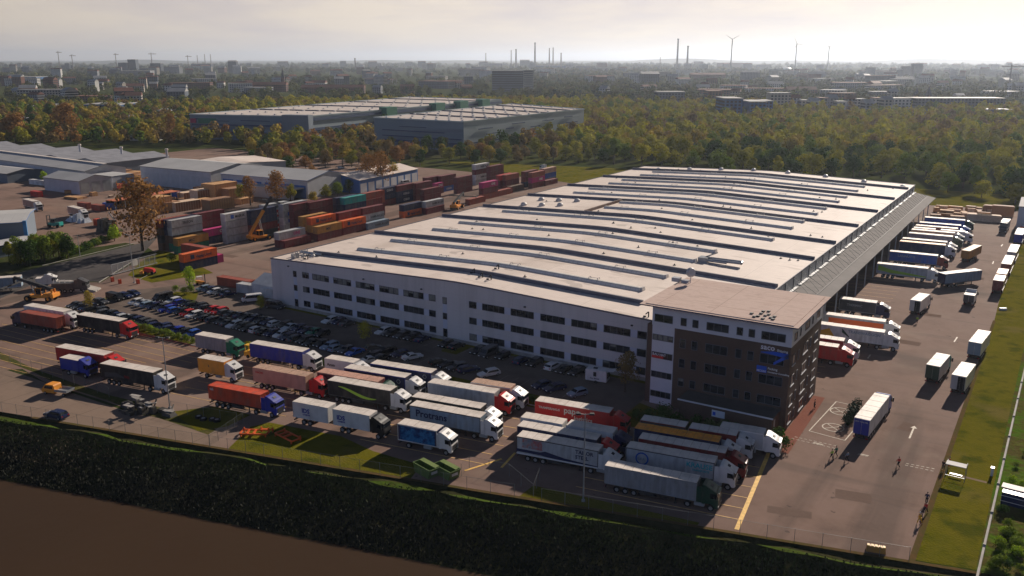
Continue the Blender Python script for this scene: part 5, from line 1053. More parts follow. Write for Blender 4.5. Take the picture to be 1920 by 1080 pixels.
# loose containers of the left yard
for (px,py,c,h,L,lb) in ((61,357,'red',90,6.1,'red container beside the left hedge of the yard'),(182,409,'orangered',96,6.1,'orange-red skip container in front of the white heap'),(223,343,'orangered',92,6.1,'orange-red container beside the timber piles'),(176,382,'rust',92,6.1,'rust-red container beside the long open shed'),(197,379,'midblue',92,6.1,'blue container beside the long open shed'),(400,340,'green',92,12.2,'green container against the hall with shaded doors'),(305,402,'ochre',90,6.1,'x')):
    if lb=='x': continue
    x,y=G(px,py,CH); cont(x+L,y,.01,h,c,lb,L,group='loose containers in the left yard')

# white vans and cars parked in the far left yards
for j,(p0,p1,n_,wh_) in enumerate((((236,321),(300,313),9,'nearer row behind the small pale shed'),((243,313),(318,305),10,'farther row behind the small pale shed'),((4,331),(70,327),8,'row by the low roof at the left edge'))):
    for i in range(n_):
        px=p0[0]+(p1[0]-p0[0])*i/n_; py=p0[1]+(p1[1]-p0[1])*i/n_; x,y=G(px,py); c=rnd.choice(('white','white','silver','white','black','white'))
        car('%s car in the %s'%(CNM[c],wh_),x,y,10+rnd.uniform(-3,3),rnd.choice(('van','estate','hatch','van')),c,'cars parked in the far left yards')
for (px,py,c,h,lb) in ((470,305,'white',20,'white van beside the flat white-roofed hall'),(690,315,'white',5,'white van behind the blue-shuttered hall'),(640,316,'silver',5,'silver car behind the blue-shuttered hall'),(425,362,'darkgreen',80,'dark green machine-like van among the wooden cases'),(390,350,'green',40,'green van beside the green container'),(110,352,'red',30,'red car in front of the small pale shed'),(760,345,'white',80,'white van right of the small blue hall')):
    x,y=G(px,py); car(lb,x,y,h,'van' if 'van' in lb else 'hatch',c,None,'van' if 'van' in lb else 'car')
for (px,py,c,L,lb) in ((150,378,'rust',6.1,'rust-red open container in the middle of the left yard'),(262,352,'grey',6.1,'grey container before the hall with shaded doors'),(325,358,'midblue',6.1,'blue container before the hall with shaded doors'),(60,335,'white',12.2,'long white container in front of the low roof'),(228,366,'brown',6.1,'brown container at the near end of the open shed')):
    x,y=G(px,py,CH); cont(x+L,y,.01,93,c,lb,L,group='loose containers in the left yard')
# ---------------- reach stackers and forklifts ----------------
def reach(label,px,py,h,boom,colour='amber',blen=13,load=False,s=1.0):
    "boom: lift angle in degrees; machine faces local +x"
    x,y=G(px,py); t=thing('reach_stacker',label,'reach stacker',(x,y,0),R(h),'reach stackers'); P_=paint(colour)
    m=MB().prof([(-4.2,.9),(3.2,.9),(3.2,1.5),(-1.2,1.7),(-1.5,2.1),(-4.2,2.3)],-1.3,1.3).box(-4.5,-3.6,-1.6,1.6,1.1,2.2).box(2.0,3.3,-1.9,1.9,1.0,1.45).box(-3.4,-1.8,-1.75,-1.2,1.2,1.9).box(-3.4,-1.8,1.2,1.75,1.2,1.9)
    put('chassis',m.mesh('chassis',1,bevel=.08),[P_],t)
    c=put('cab',MB().box(-.9,.9,-1.0,1.0,1.7,1.85).box(-.9,.9,-1.0,1.0,3.4,3.55).bar((-.85,-.95,1.8),(-.85,-.95,3.4),.1).bar((.85,-.95,1.8),(.7,-.95,3.4),.1).bar((-.85,.95,1.8),(-.85,.95,3.4),.1).bar((.85,.95,1.8),(.7,.95,3.4),.1).mesh('cab'),[P_],t)
    put('windows',MB().box(-.8,.72,-.92,.92,1.86,3.38).mesh('windows'),[GLASS],c)
    for (a,r,ys) in ((2.7,.85,(-1.75,-1.15,1.15,1.75)),(-3.0,.80,(-1.45,1.45))):
        for yy in ys: w_=put('wheel',MB().tube((0,-.26,0),(0,.26,0),r,r,16).mesh('big_wheel'),[TYRE],t,(a,yy,r)); put('rim',MB().tube((0,-.28,0),(0,.28,0),r*.45,r*.45,10).mesh('big_rim'),[P_],w_)
    b=R(boom); o=Vector((-3.6,0,3.0)); d=Vector((math.cos(b),0,math.sin(b))); mid=o+d*blen*.62; e=o+d*blen
    put('boom',MB().bar(o,mid,.75,.95).mesh('boom'),[P_ if boom>40 else CHAS],t); put('boom_extension',MB().bar(mid,e,.55,.7).mesh('boom_ext'),[CHAS],t)
    put('boom_support',MB().bar((-3.9,-.6,1.8),(-3.6,-.6,3.2),.3,.5).bar((-3.9,.6,1.8),(-3.6,.6,3.2),.3,.5).mesh('support'),[P_],t)
    put('lift_cylinder',MB().tube((1.2,-.5,1.5),o+d*6+Vector((0,-.5,-.3)),.16).tube((1.2,.5,1.5),o+d*6+Vector((0,.5,-.3)),.16).mesh('cylinder'),[GALV],t)
    put('spreader',MB().bar(e,e+Vector((0,0,-1.6)),.6).bar(e+Vector((0,-6,-1.7)),e+Vector((0,6,-1.7)),.5,.35).bar(e+Vector((-1.1,-6,-1.75)),e+Vector((1.1,-6,-1.75)),.3,.3).bar(e+Vector((-1.1,6,-1.75)),e+Vector((1.1,6,-1.75)),.3,.3).mesh('spreader'),[CHAS],t)
    return t
reach('yellow reach stacker with lowered boom beside the grey barrier ramp',78,563,205,16,blen=11)
reach('yellow reach stacker with its boom raised steeply between the container stacks',488,450,80,52,blen=15)
reach('yellow reach stacker with a low dark boom near the far container stacks',857,391,105,14,blen=12)
x,y=G(103,426); t=thing('forklift','turquoise heavy forklift standing alone on the left yard','forklift',(x,y,0),R(200)); P_=paint('teal')
put('body',MB().prof([(-3,.7),(2,.7),(2,1.6),(-.5,1.8),(-3,2.2)],-1.2,1.2).mesh('body',1,bevel=.12),[P_],t); put('cab',MB().box(-.8,1,-.8,.8,1.8,3.3,tx=.15,ty=.1).mesh('cab'),[GLASS],t)
put('mast',MB().bar((2.4,-.8,.3),(2.4,-.8,4.6),.25).bar((2.4,.8,.3),(2.4,.8,4.6),.25).bar((2.4,-.8,4.5),(2.4,.8,4.5),.25).bar((2.5,-1,1.5),(2.5,1,1.5),.2,.9).box(2.5,4.5,-.7,-.5,.2,.3).box(2.5,4.5,.5,.7,.2,.3).mesh('mast'),[CHAS],t)
for a in (-2.2,1.3):
    for s in (-1.25,1.25): put('wheel',MB().tube((0,-.2,0),(0,.2,0),.62,.62,14).mesh('fwheel'),[TYRE],t,(a,s,.62))
x,y=G(376,533); t=thing('forklift','small yellow forklift with a white guard roof beside the bushes','forklift',(x,y,0),R(60)); P_=paint('amber')
put('body',MB().prof([(-1.3,.3),(1.1,.3),(1.1,.8),(.2,.9),(-.2,1.1),(-1.3,1.3)],-.6,.6).mesh('body',1,bevel=.08),[P_],t)
put('guard_roof',MB().bar((-.9,-.5,1.2),(-.8,-.5,2.2),.08).bar((-.9,.5,1.2),(-.8,.5,2.2),.08).bar((.9,-.5,.8),(.5,-.5,2.2),.08).bar((.9,.5,.8),(.5,.5,2.2),.08).box(-.9,.6,-.6,.6,2.2,2.3).mesh('guard'),[paint('white')],t)
put('mast',MB().bar((1.3,-.4,.1),(1.3,-.4,2.9),.12).bar((1.3,.4,.1),(1.3,.4,2.9),.12).box(1.35,2.4,-.4,-.28,.08,.14).box(1.35,2.4,.28,.4,.08,.14).mesh('mast'),[CHAS],t)
for a in (-.9,.8):
    for s in (-.6,.6): put('wheel',MB().tube((0,-.12,0),(0,.12,0),.32,.32,12).mesh('fw'),[TYRE],t,(a,s,.32))
# ---------------- lamp posts, fences, gate ----------------
def lamp(label,x,y,H,double=True,rz=0):
    t=thing('lamp_post',label,'lamp post',(x,y,0),rz,'tall floodlight posts'); put('pole',MB().tube((0,0,0),(0,0,H),.13,.07,8).box(-.25,.25,-.25,.25,-.05,.25).mesh('pole'),[GALV],t)
    for s in ((-1,1) if double else (1,)):
        put('arm',MB().bar((0,0,H-.1),(s*.75,0,H),.08).mesh('arm'),[GALV],t); h_=put('lamp_head',MB().box(s*.95-.38,s*.95+.38,-.3,.3,H-.12,H+.12,.08,.06).mesh('head',1),[CHAS],t); put('lens',MB().box(s*.95-.3,s*.95+.3,-.22,.22,H-.16,H-.121).mesh('lens'),[LAMPM],h_)
lamp('tall twin-headed lamp post beside the black trailer with white cab',-132.8,92.6,13.6,rz=R(30)); lamp('tall twin-headed lamp post in front of the steel-lettered trailer',-52.4,102.2,13.6,rz=R(30))
lamp('tall lamp post on the lawn beside the sliding gate',-220.6,146.7,14,rz=R(30)); x,y=G(150,480); lamp('short lamp post by the left road',x,y,7,False)
WIRE=mat('fence_post_steel',(.16,.17,.17),rough=.5,metal=.3)
MESHM=bpy.data.materials.new('wire_mesh'); MESHM.use_nodes=True; n=MESHM.node_tree; P_=n.nodes['Principled BSDF']; P_.inputs['Base Color'].default_value=(.16,.17,.17,1); P_.inputs['Roughness'].default_value=.6; P_.inputs['Alpha'].default_value=.07
def fence(label,pts,H=2.1,step=3.0,group=None,every=True,off=0):
    t=thing('wire_fence',label,'fence',(pts[0][0],pts[0][1],0),0,group); ox,oy=pts[0]; posts=MB(); mesh=MB(); rail=MB()
    pm=MB().tube((0,0,0),(0,0,H),.032,.032,6).mesh('post')
    for (a,b) in zip(pts[:-1],pts[1:]):
        d=math.dist(a,b); k=max(1,int(d/step))
        for i in range(k+ (1 if b==pts[-1] else 0)): f=i/k; put('post',pm,[WIRE],t,(a[0]-ox+(b[0]-a[0])*f,a[1]-oy+(b[1]-a[1])*f,0))
        A=(a[0]-ox,a[1]-oy); B=(b[0]-ox,b[1]-oy); mesh.poly([(*A,.05),(*B,.05),(*B,H-.05),(*A,H-.05)]); rail.bar((*A,H-.05),(*B,H-.05),.02)
    put('wire_mesh',mesh.mesh('wire_mesh'),[MESHM],t); put('top_rail',rail.mesh('rail'),[WIRE],t)
fence('thin wire fence along the foot of the river bank edge',[(-190,rl(-190,.3)),(-113,rl(-113,.3)),(-76,rl(-76,.3)),(-61.5,rl(-61.5,.3))],step=3.4)
fence('thin wire fence along the bank edge at the lower right',[(-57.5,rl(-57.5,.35)),(-10,rl(-10,.35))],step=3.3)
a=G(440,797); fence('short wire fence between the service track and the green grass plot',[(-113.3,rl(-113.3,.5)),(G(470,785)[0],G(470,785)[1])],step=2.2)
fence('short wire fence with a mesh gate beside the rubbish skips',[G(865,893),G(880,878),G(955,893),G(1000,932),G(1012,900)],step=2.6)
fence('wire fence closing the far-left bays from the verge',[G(0,673),G(60,694),G(205,745)],step=3.5)
fence('wire fence between the verge and the bays by the tall lamp post',[G(322,772),G(445,795)],step=3.0)
# sliding gate
a=G(211,517); b=G(295,495); ang,L=basis(a,b); t=thing('sliding_gate','long pale sliding gate with vertical bars beside the road','gate',(a[0],a[1],0),ang); PG=paint('lightgrey')
m=MB().box(0,L,-.08,.08,.25,.5).box(0,L,-.06,.06,3.2,3.35)
for i in range(int(L/2)+1): m.box(i*2-.06,i*2+.06,-.06,.06,.5,3.2)
put('gate_frame',m.mesh('frame'),[PG],t); m=MB()
for i in range(int(L/.35)): m.box(i*.35-.02,i*.35+.02,-.03,.03,.5,3.2)
put('gate_bars',m.mesh('bars'),[PG],t); put('notice_board',MB().box(L*.42,L*.56,-.16,-.09,1.3,3.0).mesh('board'),[paint('white')],t)
for i,(px,py) in enumerate(((211,528),(225,532),(259,532))):
    x,y=G(px,py); t=thing('barrier_post','orange-red gate post, %s from the left below the sliding gate'%ORD[i],'post',(x,y,0),0,'gate posts'); put('post_body',MB().box(-.35,.35,-.35,.35,0,1.3).mesh('pb'),[paint('orangered')],t)
    if i==2: put('barrier_arm',MB().bar((0,0,1.1),(-.3,3.4,1.7),.1).mesh('arm'),[paint('white')],t)
x,y=G(283,514); t=thing('loader','small red and orange loader on the lawn by the sliding gate','loader',(x,y,0),R(30)); put('body',MB().prof([(-1.8,.6),(1.2,.6),(1.2,1.5),(0,1.9),(-1.8,2.0)],-.8,.8).mesh('b',1,bevel=.1),[paint('red')],t); put('arm',MB().bar((.5,0,1.6),(-2.4,0,1.0),.3).box(-3,-2.3,-.9,.9,.2,1.0).mesh('arm'),[paint('amber')],t)
for a_ in (-1.2,.8):
    for s in (-.8,.8): put('wheel',MB().tube((0,-.15,0),(0,.15,0),.5,.5,12).mesh('w'),[TYRE],t,(a_,s,.5))
x,y=G(150,545); t=thing('ramp','grey concrete loading ramp with a sloping side beside the flatbed truck','ramp',(x,y,0),R(35)); put('ramp_body',MB().prof([(-6,0),(5,0),(5,.3),(-3,2.6),(-6,2.6)],-1.8,1.8).mesh('ramp'),[CONC],t); put('guard_rail',MB().bar((-6,-1.7,3.5),(-3,-1.7,3.5),.08).bar((-6,-1.7,2.6),(-6,-1.7,3.6),.08).bar((-3,-1.7,2.6),(-3,-1.7,3.5),.08).bar((-4.5,-1.7,2.6),(-4.5,-1.7,3.5),.08).mesh('rail'),[paint('white')],t)
# garden-side wall / fence line at the right of the grass strip
t=thing('boundary_wall','long thin pale concrete boundary wall between the grass strip and the scrub','wall',(-2.6,90,0)); m=MB(); p0=(0,18,0)
for i in range(0,32): m.box(0,.28,18+i*10,18+i*10+9.97,0,1.05).box(-.04,.32,18+i*10-.2,18+i*10+.1,0,1.25)
put('wall_panels',m.mesh('wall'),[CONC],t); t.rotation_euler=(0,0,R(-.6))
x,y=G(1862,892); t=thing('letter_box','white electric cabinet fixed beside the pale boundary wall','cabinet',(x,y,0)); put('cabinet_body',MB().box(-.4,.0,-.3,.3,0,1.3).mesh('cab',1,bevel=.03),[paint('white')],t); put('cabinet_lid',MB().box(-.45,.05,-.35,.35,1.3,1.36).mesh('lid'),[GALV],t)
# shelter beside the crossing
x,y=G(1771,896); t=thing('shelter','small white-roofed glass shelter on the grass edge','shelter',(x,y,0),R(-2))
put('roof',MB().box(-.1,2.7,-.2,1.3,2.35,2.45).mesh('roof'),[mat('shelter_roof_sheet',(.42,.40,.38),rough=.7)],t); put('frame',MB().bar((0,0,0),(0,0,2.45),.07).bar((2.7,0,0),(2.7,0,2.45),.07).bar((0,1.6,0),(0,1.6,2.45),.07).bar((2.7,1.6,0),(2.7,1.6,2.45),.07).bar((0,0,.6),(2.7,0,.6),.06).mesh('frame'),[GALV],t)
put('glass_wall',MB().box(.05,2.65,1.58,1.62,.4,2.3).box(2.68,2.72,.05,1.55,.4,2.3).mesh('glass'),[MESHM],t); put('bench',MB().box(.5,2.2,1.0,1.4,.42,.48).bar((.5,1.1,0),(.5,1.1,.42),.06).bar((2.2,1.1,0),(2.2,1.1,.42),.06).mesh('bench'),[GALV],t)
x,y=G(1642,1034); t=thing('rack','small yellow-lidded bin rack by the fence at the lower right','bin rack',(x,y,0),R(13)); put('body',MB().box(-1.2,1.2,-.4,.4,0,.8,.1,.1).mesh('rackb'),[paint('ochre')],t)
for i in range(5): put('lid',MB().box(-1.15+i*.47,-.75+i*.47,-.35,.35,.8,.88,.05,.1).mesh('lid'),[paint('yellow')],t)
x,y=G(1880,581); t=thing('planter','two white concrete blocks lying at the grass edge','concrete block',(x,y,0),R(30)); put('block',MB().box(-.9,.9,-.35,.1,0,.55,.1,.05).mesh('blk'),[paint('white')],t); put('block',MB().box(-.7,.8,.35,.75,0,.4,.1,.05).mesh('blk'),[paint('white')],t)
# narrow boat in the right-hand ditch
x,y=G(1874,936); t=thing('market_shed','narrow blue and white flat-roofed shed in the scrub at the right edge','shed',(x,y,0),R(-4)); put('roof',MB().box(0,16,0,1.6,1.9,2.05).mesh('r'),[mat('pinkish_shed_roof',(.55,.42,.36))],t); put('wall',MB().box(.3,15.7,-1.4,1.5,0,1.9).mesh('w'),[paint('navy')],t)
put('trim',MB().box(.2,15.8,-1.44,-1.4,1.3,1.38).box(.2,15.8,-1.44,-1.4,.5,.58).mesh('tr'),[paint('white')],t)
# skips
def skip(label,px,py,h,open_=True):
    x,y=G(px,py); t=thing('skip',label,'skip',(x,y,0),R(h),'green rubbish skips'); GP=mat('skip_green',(.10,.16,.04),rough=.5,var=.25,scale=2)
    m=MB(); a=[(-1.7,0),(1.7,0),(2.1,1.5),(-2.1,1.5)]
    m.prof(a,-1.0,-.93).prof(a,.93,1.0).poly([(-1.7,-1,0),(-1.7,1,0),(-2.1,1,1.5),(-2.1,-1,1.5)]).poly([(1.7,-1,0),(1.7,1,0),(2.1,1,1.5),(2.1,-1,1.5)]).box(-1.7,1.7,-.93,.93,.0,.1)
    put('tub',m.mesh('tub'),[GP],t); put('rim',MB().box(-2.15,2.15,-1.06,-.94,1.42,1.55).box(-2.15,2.15,.94,1.06,1.42,1.55).box(-2.16,-2.04,-1,1,1.42,1.55).box(2.04,2.16,-1,1,1.42,1.55).mesh('rim'),[GP],t)
    put('lid',MB().poly([(-2,.2,1.62),(2,.2,1.62),(2,.98,1.70),(-2,.98,1.70)]).bar((-2,.2,1.6),(2,.2,1.6),.08).mesh('lid'),[mat('skip_lid',(.22,.28,.09),rough=.4)],t); put('decal',MB().box(2.0,2.06,-.6,.5,.7,1.1).mesh('decal'),[paint('white')],t)
skip('open green skip with a blue and white decal, left of the pair',800,888,-15); skip('dark green skip with raised lid rim, right of the pair',838,891,-15)
# red spreader frames on the grass plot
for i,(px,py,h,lb) in enumerate(((478,815,30,'orange steel lifting frame lying on the sunny grass plot'),(505,806,25,'small orange beam beside the lifting frame'),(540,822,-10,'orange steel frame in the shadow of the road train'))):
    x,y=G(px,py); t=thing('steel_frame',lb,'lifting frame',(x,y,0),R(h)); m=MB(); Lx=(4.6,2.4,5.0)[i]
    m.bar((-Lx/2,-.9,.5),(Lx/2,-.9,.5),.22)
    if i!=1: m.bar((-Lx/2,.9,.5),(Lx/2,.9,.5),.22).bar((-Lx/2,-.9,.5),(-Lx/2,.9,.5),.22).bar((0,-.9,.5),(0,.9,.5),.3).bar((Lx/2,-.9,.5),(Lx/2,.9,.5),.22).bar((-Lx/4,-.9,.5),(-Lx/4,.9,.5),.3)
    put('beams',m.mesh('beams'),[mat('orange_frame_paint',(.62,.10,.02),rough=.5,var=.2)],t)
    m=MB()
    for s in (-Lx/2+.2,Lx/2-.2): m.bar((s,-.9,0),(s,-.9,.5),.2); m.bar((s,.9 if i!=1 else -.9,0),(s,.9 if i!=1 else -.9,.9),.2)
    put('feet',m.mesh('feet'),[mat('orange_frame_paint',(.62,.10,.02))],t)
# scrap attachments
SCR_=mat('scrap_iron',(.05,.045,.04),rough=.7,var=.5,scale=1); SCL=mat('scrap_pale_sheet',(.33,.30,.27),rough=.6,var=.3)
def scrap(label,px,py,n,sp,hh,seed):
    x,y=G(px,py); t=thing('scrap_pile',label,'scrap pile',(x,y,0)); r=random.Random(seed); a=MB(); b=MB()
    for k in range(n):
        cx,cy=r.uniform(-sp,sp),r.uniform(-sp*.5,sp*.5); z=r.uniform(0,hh*.3); s=r.uniform(.5,1.3); th=r.uniform(0,3)
        if k%3==0: a.tube((cx,cy,z),(cx+math.cos(th)*s*1.6,cy+math.sin(th)*s*1.6,z+r.uniform(0,hh)),.14,n=6)
        elif k%3==1: a.box(cx-s,cx+s,cy-s*.6,cy+s*.6,0,z+r.uniform(.4,hh),r.uniform(0,.4),r.uniform(0,.3))
        else: b.bar((cx-s,cy,z+hh*.7),(cx+s,cy+r.uniform(-.6,.6),z+hh*.75+r.uniform(-.2,.3)),s*.7,.08)
    put('iron_pieces',a.mesh('iron'),[SCR_],t); put('pale_sheets',b.mesh('sheets'),[SCL],t)
scrap('heap of dark excavator attachments with pale plates beside the tall lamp post',258,772,30,3.6,1.9,4); scrap('small twisted scrap pile right of the dark heap',315,775,9,1.4,.7,5)
x,y=G(392,788)
for i,(dx,dy,th) in enumerate(((-2.4,-.3,0),(-.9,-.5,.6),(.5,.3,1.1),(1.6,.4,.2))):
    t=thing('spare_wheel','dark spare wheel lying in truck shadow, %s of four from the left'%ORD[i],'wheel',(x+dx,y+dy,.02),th,'spare wheels'); put('tyre',MB().tube((0,0,0),(0,0,.4),.62,.62,16).mesh('tyre'),[TYRE],t); put('rim',MB().tube((0,0,.12),(0,0,.41),.34,.34,12).mesh('rim'),[RIM],t)
# ---------------- wooden cases, crates and timber ----------------
WOOD=[mat('packing_case_wood_a',(.42,.21,.09),rough=.8,var=.2,scale=1.5,stretch=(1,1,5)),mat('packing_case_wood_b',(.50,.27,.11),rough=.8,var=.2,scale=1.5,stretch=(1,1,5)),mat('packing_case_wood_c',(.30,.15,.075),rough=.8,var=.2,scale=1.5,stretch=(1,1,5)),mat('packing_case_wood_d',(.62,.44,.30),rough=.8,var=.15,scale=1.5)]
cn_=0
def case(px,py,L,Wd,H,h,m,where,group='wooden packing cases',xy=None):
    global cn_
    x,y=xy or G(px,py); sz='small' if L*Wd<12 else ('large' if L*Wd>40 else 'medium'); t=thing('wooden_case','%s wooden case %s'%(sz,where),'wooden case',(x,y,0),R(h),group)
    b=MB().box(0,L,0,Wd,.12,H); put('case_body',b.mesh('case'),[WOOD[m]],t); m_=MB(); n=max(2,int(L/1.2))
    for i in range(n+1): xx=L*i/n; m_.box(xx-.06,xx+.06,-.05,Wd+.05,.0,H+.05)
    m_.box(-.05,L+.05,-.05,Wd+.05,H+.0,H+.06)
    put('battens',m_.mesh('battens'),[WOOD[(m+1)%4]],t)
q=[(290,402,9,7,6.5,'behind the orange autumn tree, leftmost'),(311,399,7,5,4.0,'second from the orange autumn tree'),(330,398,12,5,3.8,'at the front, above the white container top'),(357,392,14,7,2.6,'wide and low with pale slabs on top'),(395,396,12,6,4.4,'behind the maroon stack'),
   (372,380,9,6,5.2,'in the second line, left of the tallest'),(405,378,13,7,7.5,'tallest of the second line'),(430,378,8,6,5.5,'right of the tallest'),(345,374,9,5,2.8,'far left of the third line, pale slab top'),(395,364,11,6,4.6,'farthest back, beside the green container'),(420,366,9,6,4.0,'farthest back, right one'),(445,372,8,5,3.0,'behind the boom'),(452,384,7,5,2.4,'behind the boom, nearer one'),(375,364,10,5,3.0,'farthest back, left one')]
for i,(px,py,L,Wd,H,wr) in enumerate(q): case(px,py,L,Wd,H,86 if i%3 else 92,i%3,wr+' in the left yard')
for i,(px,py,L,Wd,H) in enumerate(((218,330,7,5,3.5),(228,333,8,5,2.6),(241,331,8,4,2.8),(249,334,6,4,2.0),(222,340,6,4,1.6),(120,372,9,3,.9),(131,371,8,3,.8),(217,347,5,3,2.2))): case(px,py,L,Wd,H,5,(1,3,0)[i%3],'%s of the loose timber beside the small pale shed'%ORD[i])
r=random.Random(9)
for i in range(34):
    f=r.random(); px=1742+f*120; py=401+r.uniform(-8,10)+f*4
    if py>412: continue
    c=G(px,py); case(0,0,r.uniform(2.5,6),r.uniform(1.5,3),r.uniform(1,2.8),r.uniform(-8,12),r.choice((0,1,3,3)),'in the jumbled stock at the far dock end',group='cases at the far end of the docks',xy=c)
for i,(px,py,L,H,mm,lb) in enumerate(((1812,413,9,2.6,'packing_case_wood_d','pale long tarped stack beside the farthest docked truck'),(1828,414,9,2.6,'packing_case_wood_d','pale long tarped stack at the right end beside the apron'),(1858,404,8,4.2,'packing_case_wood_c','brown tarped stack standing last towards the grass'),(1842,400,7,3.4,'packing_case_wood_c','brown stack between the cases and the last tarped stack'))):
    x,y=G(px,py); t=thing('goods_stack',lb,'goods stack',(x,y,0),R(4)); put('cover',MB().prof([(0,0),(L,0),(L,H-.3),(L-.4,H),(.4,H),(0,H-.3)],0,3).mesh('cover'),[_mats[mm]],t)
for i in range(34):
    px=rnd.uniform(120,430); py=rnd.uniform(352,400)
    if 255<px<420 and py<356: continue
    case(0,0,rnd.uniform(1.2,3.2),rnd.uniform(1.2,2.6),rnd.uniform(.6,2.2),rnd.uniform(-10,100),rnd.choice((0,1,2,3)),'standing loose in the left yard',group='loose goods in the left yard',xy=G(px,py))
# long open shed with orange roof, white heap
t=thing('open_shed','long open shed with an orange roof in the left yard','shed',(-343,219,0),R(93)); put('roof',MB().box(0,34,-6,0,3.6,3.85).mesh('r'),[mat('orange_sheet_roof',(.50,.14,.06),rough=.7,var=.3)],t); m=MB()
for i in range(8): m.bar((i*4.8+.2,-5.8,0),(i*4.8+.2,-5.8,3.6),.25).bar((i*4.8+.2,-.2,0),(i*4.8+.2,-.2,3.6),.25)
put('posts',m.mesh('p'),[GALV],t); put('back_wall',MB().box(0,34,-.15,-.02,0,3.5).mesh('w'),[DARKIN],t)
x,y=G(145,415); t=thing('rubble_heap','heap of white plastic sheeting in front of the white truck','heap',(x,y,0)); m=MB(); r=random.Random(4)
for k in range(26): cx,cy=r.uniform(-4,6),r.uniform(-1.5,1.5); s=r.uniform(.5,1.4); m.box(cx-s,cx+s,cy-s,cy+s,0,max(.3,3.4-abs(cx-1)*.55+r.uniform(-.5,.5)),s*.7,s*.6)
put('sheeting',m.mesh('sheeting'),[mat('white_plastic_sheet',(.42,.45,.50),rough=.4,var=.2,scale=1)],t)
x,y=G(206,435); t=thing('wrecked_machine','black wrecked machine with a raised pale pipe beside the young green tree','machine',(x,y,0)); m=MB(); r=random.Random(8)
for k in range(14): cx,cy=r.uniform(-4,4),r.uniform(-2,2); s=r.uniform(.6,1.5); m.box(cx-s,cx+s,cy-s,cy+s,0,r.uniform(1.5,5.0),s*.3,s*.3)
put('machine_body',m.mesh('m'),[SCR_],t); put('pipe',MB().tube((-3,-1,.5),(-5,0,5),.15).tube((3,1,4),(-4,3,6.5),.2).mesh('pipe'),[SCL],t)
for i,(px,py) in enumerate(((1590,793),(1596,786),(1600,776),(1607,769),(1603,782),(1588,800))):
    x,y=G(px,py); t=thing('potted_shrub','dark green potted shrub, %s in the cluster beside the blue-rear truck'%ORD[i],'shrub',(x,y,0),i,'shrubs in pots'); r=random.Random(i); m=MB()
    for k in range(150):
        v=Vector((r.gauss(0,1),r.gauss(0,1),r.gauss(0,1))).normalized()*r.uniform(.4,1)*Vector((.85,.85,1.0)).length/1.5; c=Vector((v.x,v.y,1.35+v.z)); u_=Vector((r.gauss(0,1),r.gauss(0,1),r.gauss(0,1))).normalized()*.16; w2=u_.orthogonal().normalized()*.14; m.poly([c-u_,c+w2,c+u_,c-w2])
    put('foliage',m.mesh('fol'),[mat('dark_shrub_leaf',(.015,.05,.02),var=.4,scale=3)],t); put('pot',MB().tube((0,0,0),(0,0,.55),.3,.42,10).mesh('pot'),[CHAS],t)
# ---------------- people ----------------
SKIN=mat('skin',(.45,.25,.17),rough=.6,var=.05); HAIRM=mat('dark_hair',(.03,.02,.015),rough=.7)
def skinobj(name,pts,edges,rad,m,parent,lvl=1):
    me=bpy.data.meshes.new(name); me.from_pydata(pts,edges,[]); me.materials.append(m); o=bpy.data.objects.new(name,me); COL.objects.link(o)
    if parent: o.parent=parent
    o.modifiers.new('skin','SKIN')
    for i,v in enumerate(me.skin_vertices[0].data): v.radius=(rad[i],rad[i]); v.use_root=(i==0)
    s=o.modifiers.new('sub','SUBSURF'); s.levels=lvl; s.render_levels=lvl
    dg=bpy.context.evaluated_depsgraph_get(); bpy.context.view_layer.update(); nm=bpy.data.meshes.new_from_object(o.evaluated_get(dg)); nm.materials.clear(); nm.materials.append(m); o.modifiers.clear(); o.data=nm
    nm.polygons.foreach_set('use_smooth',[True]*len(nm.polygons)); return o
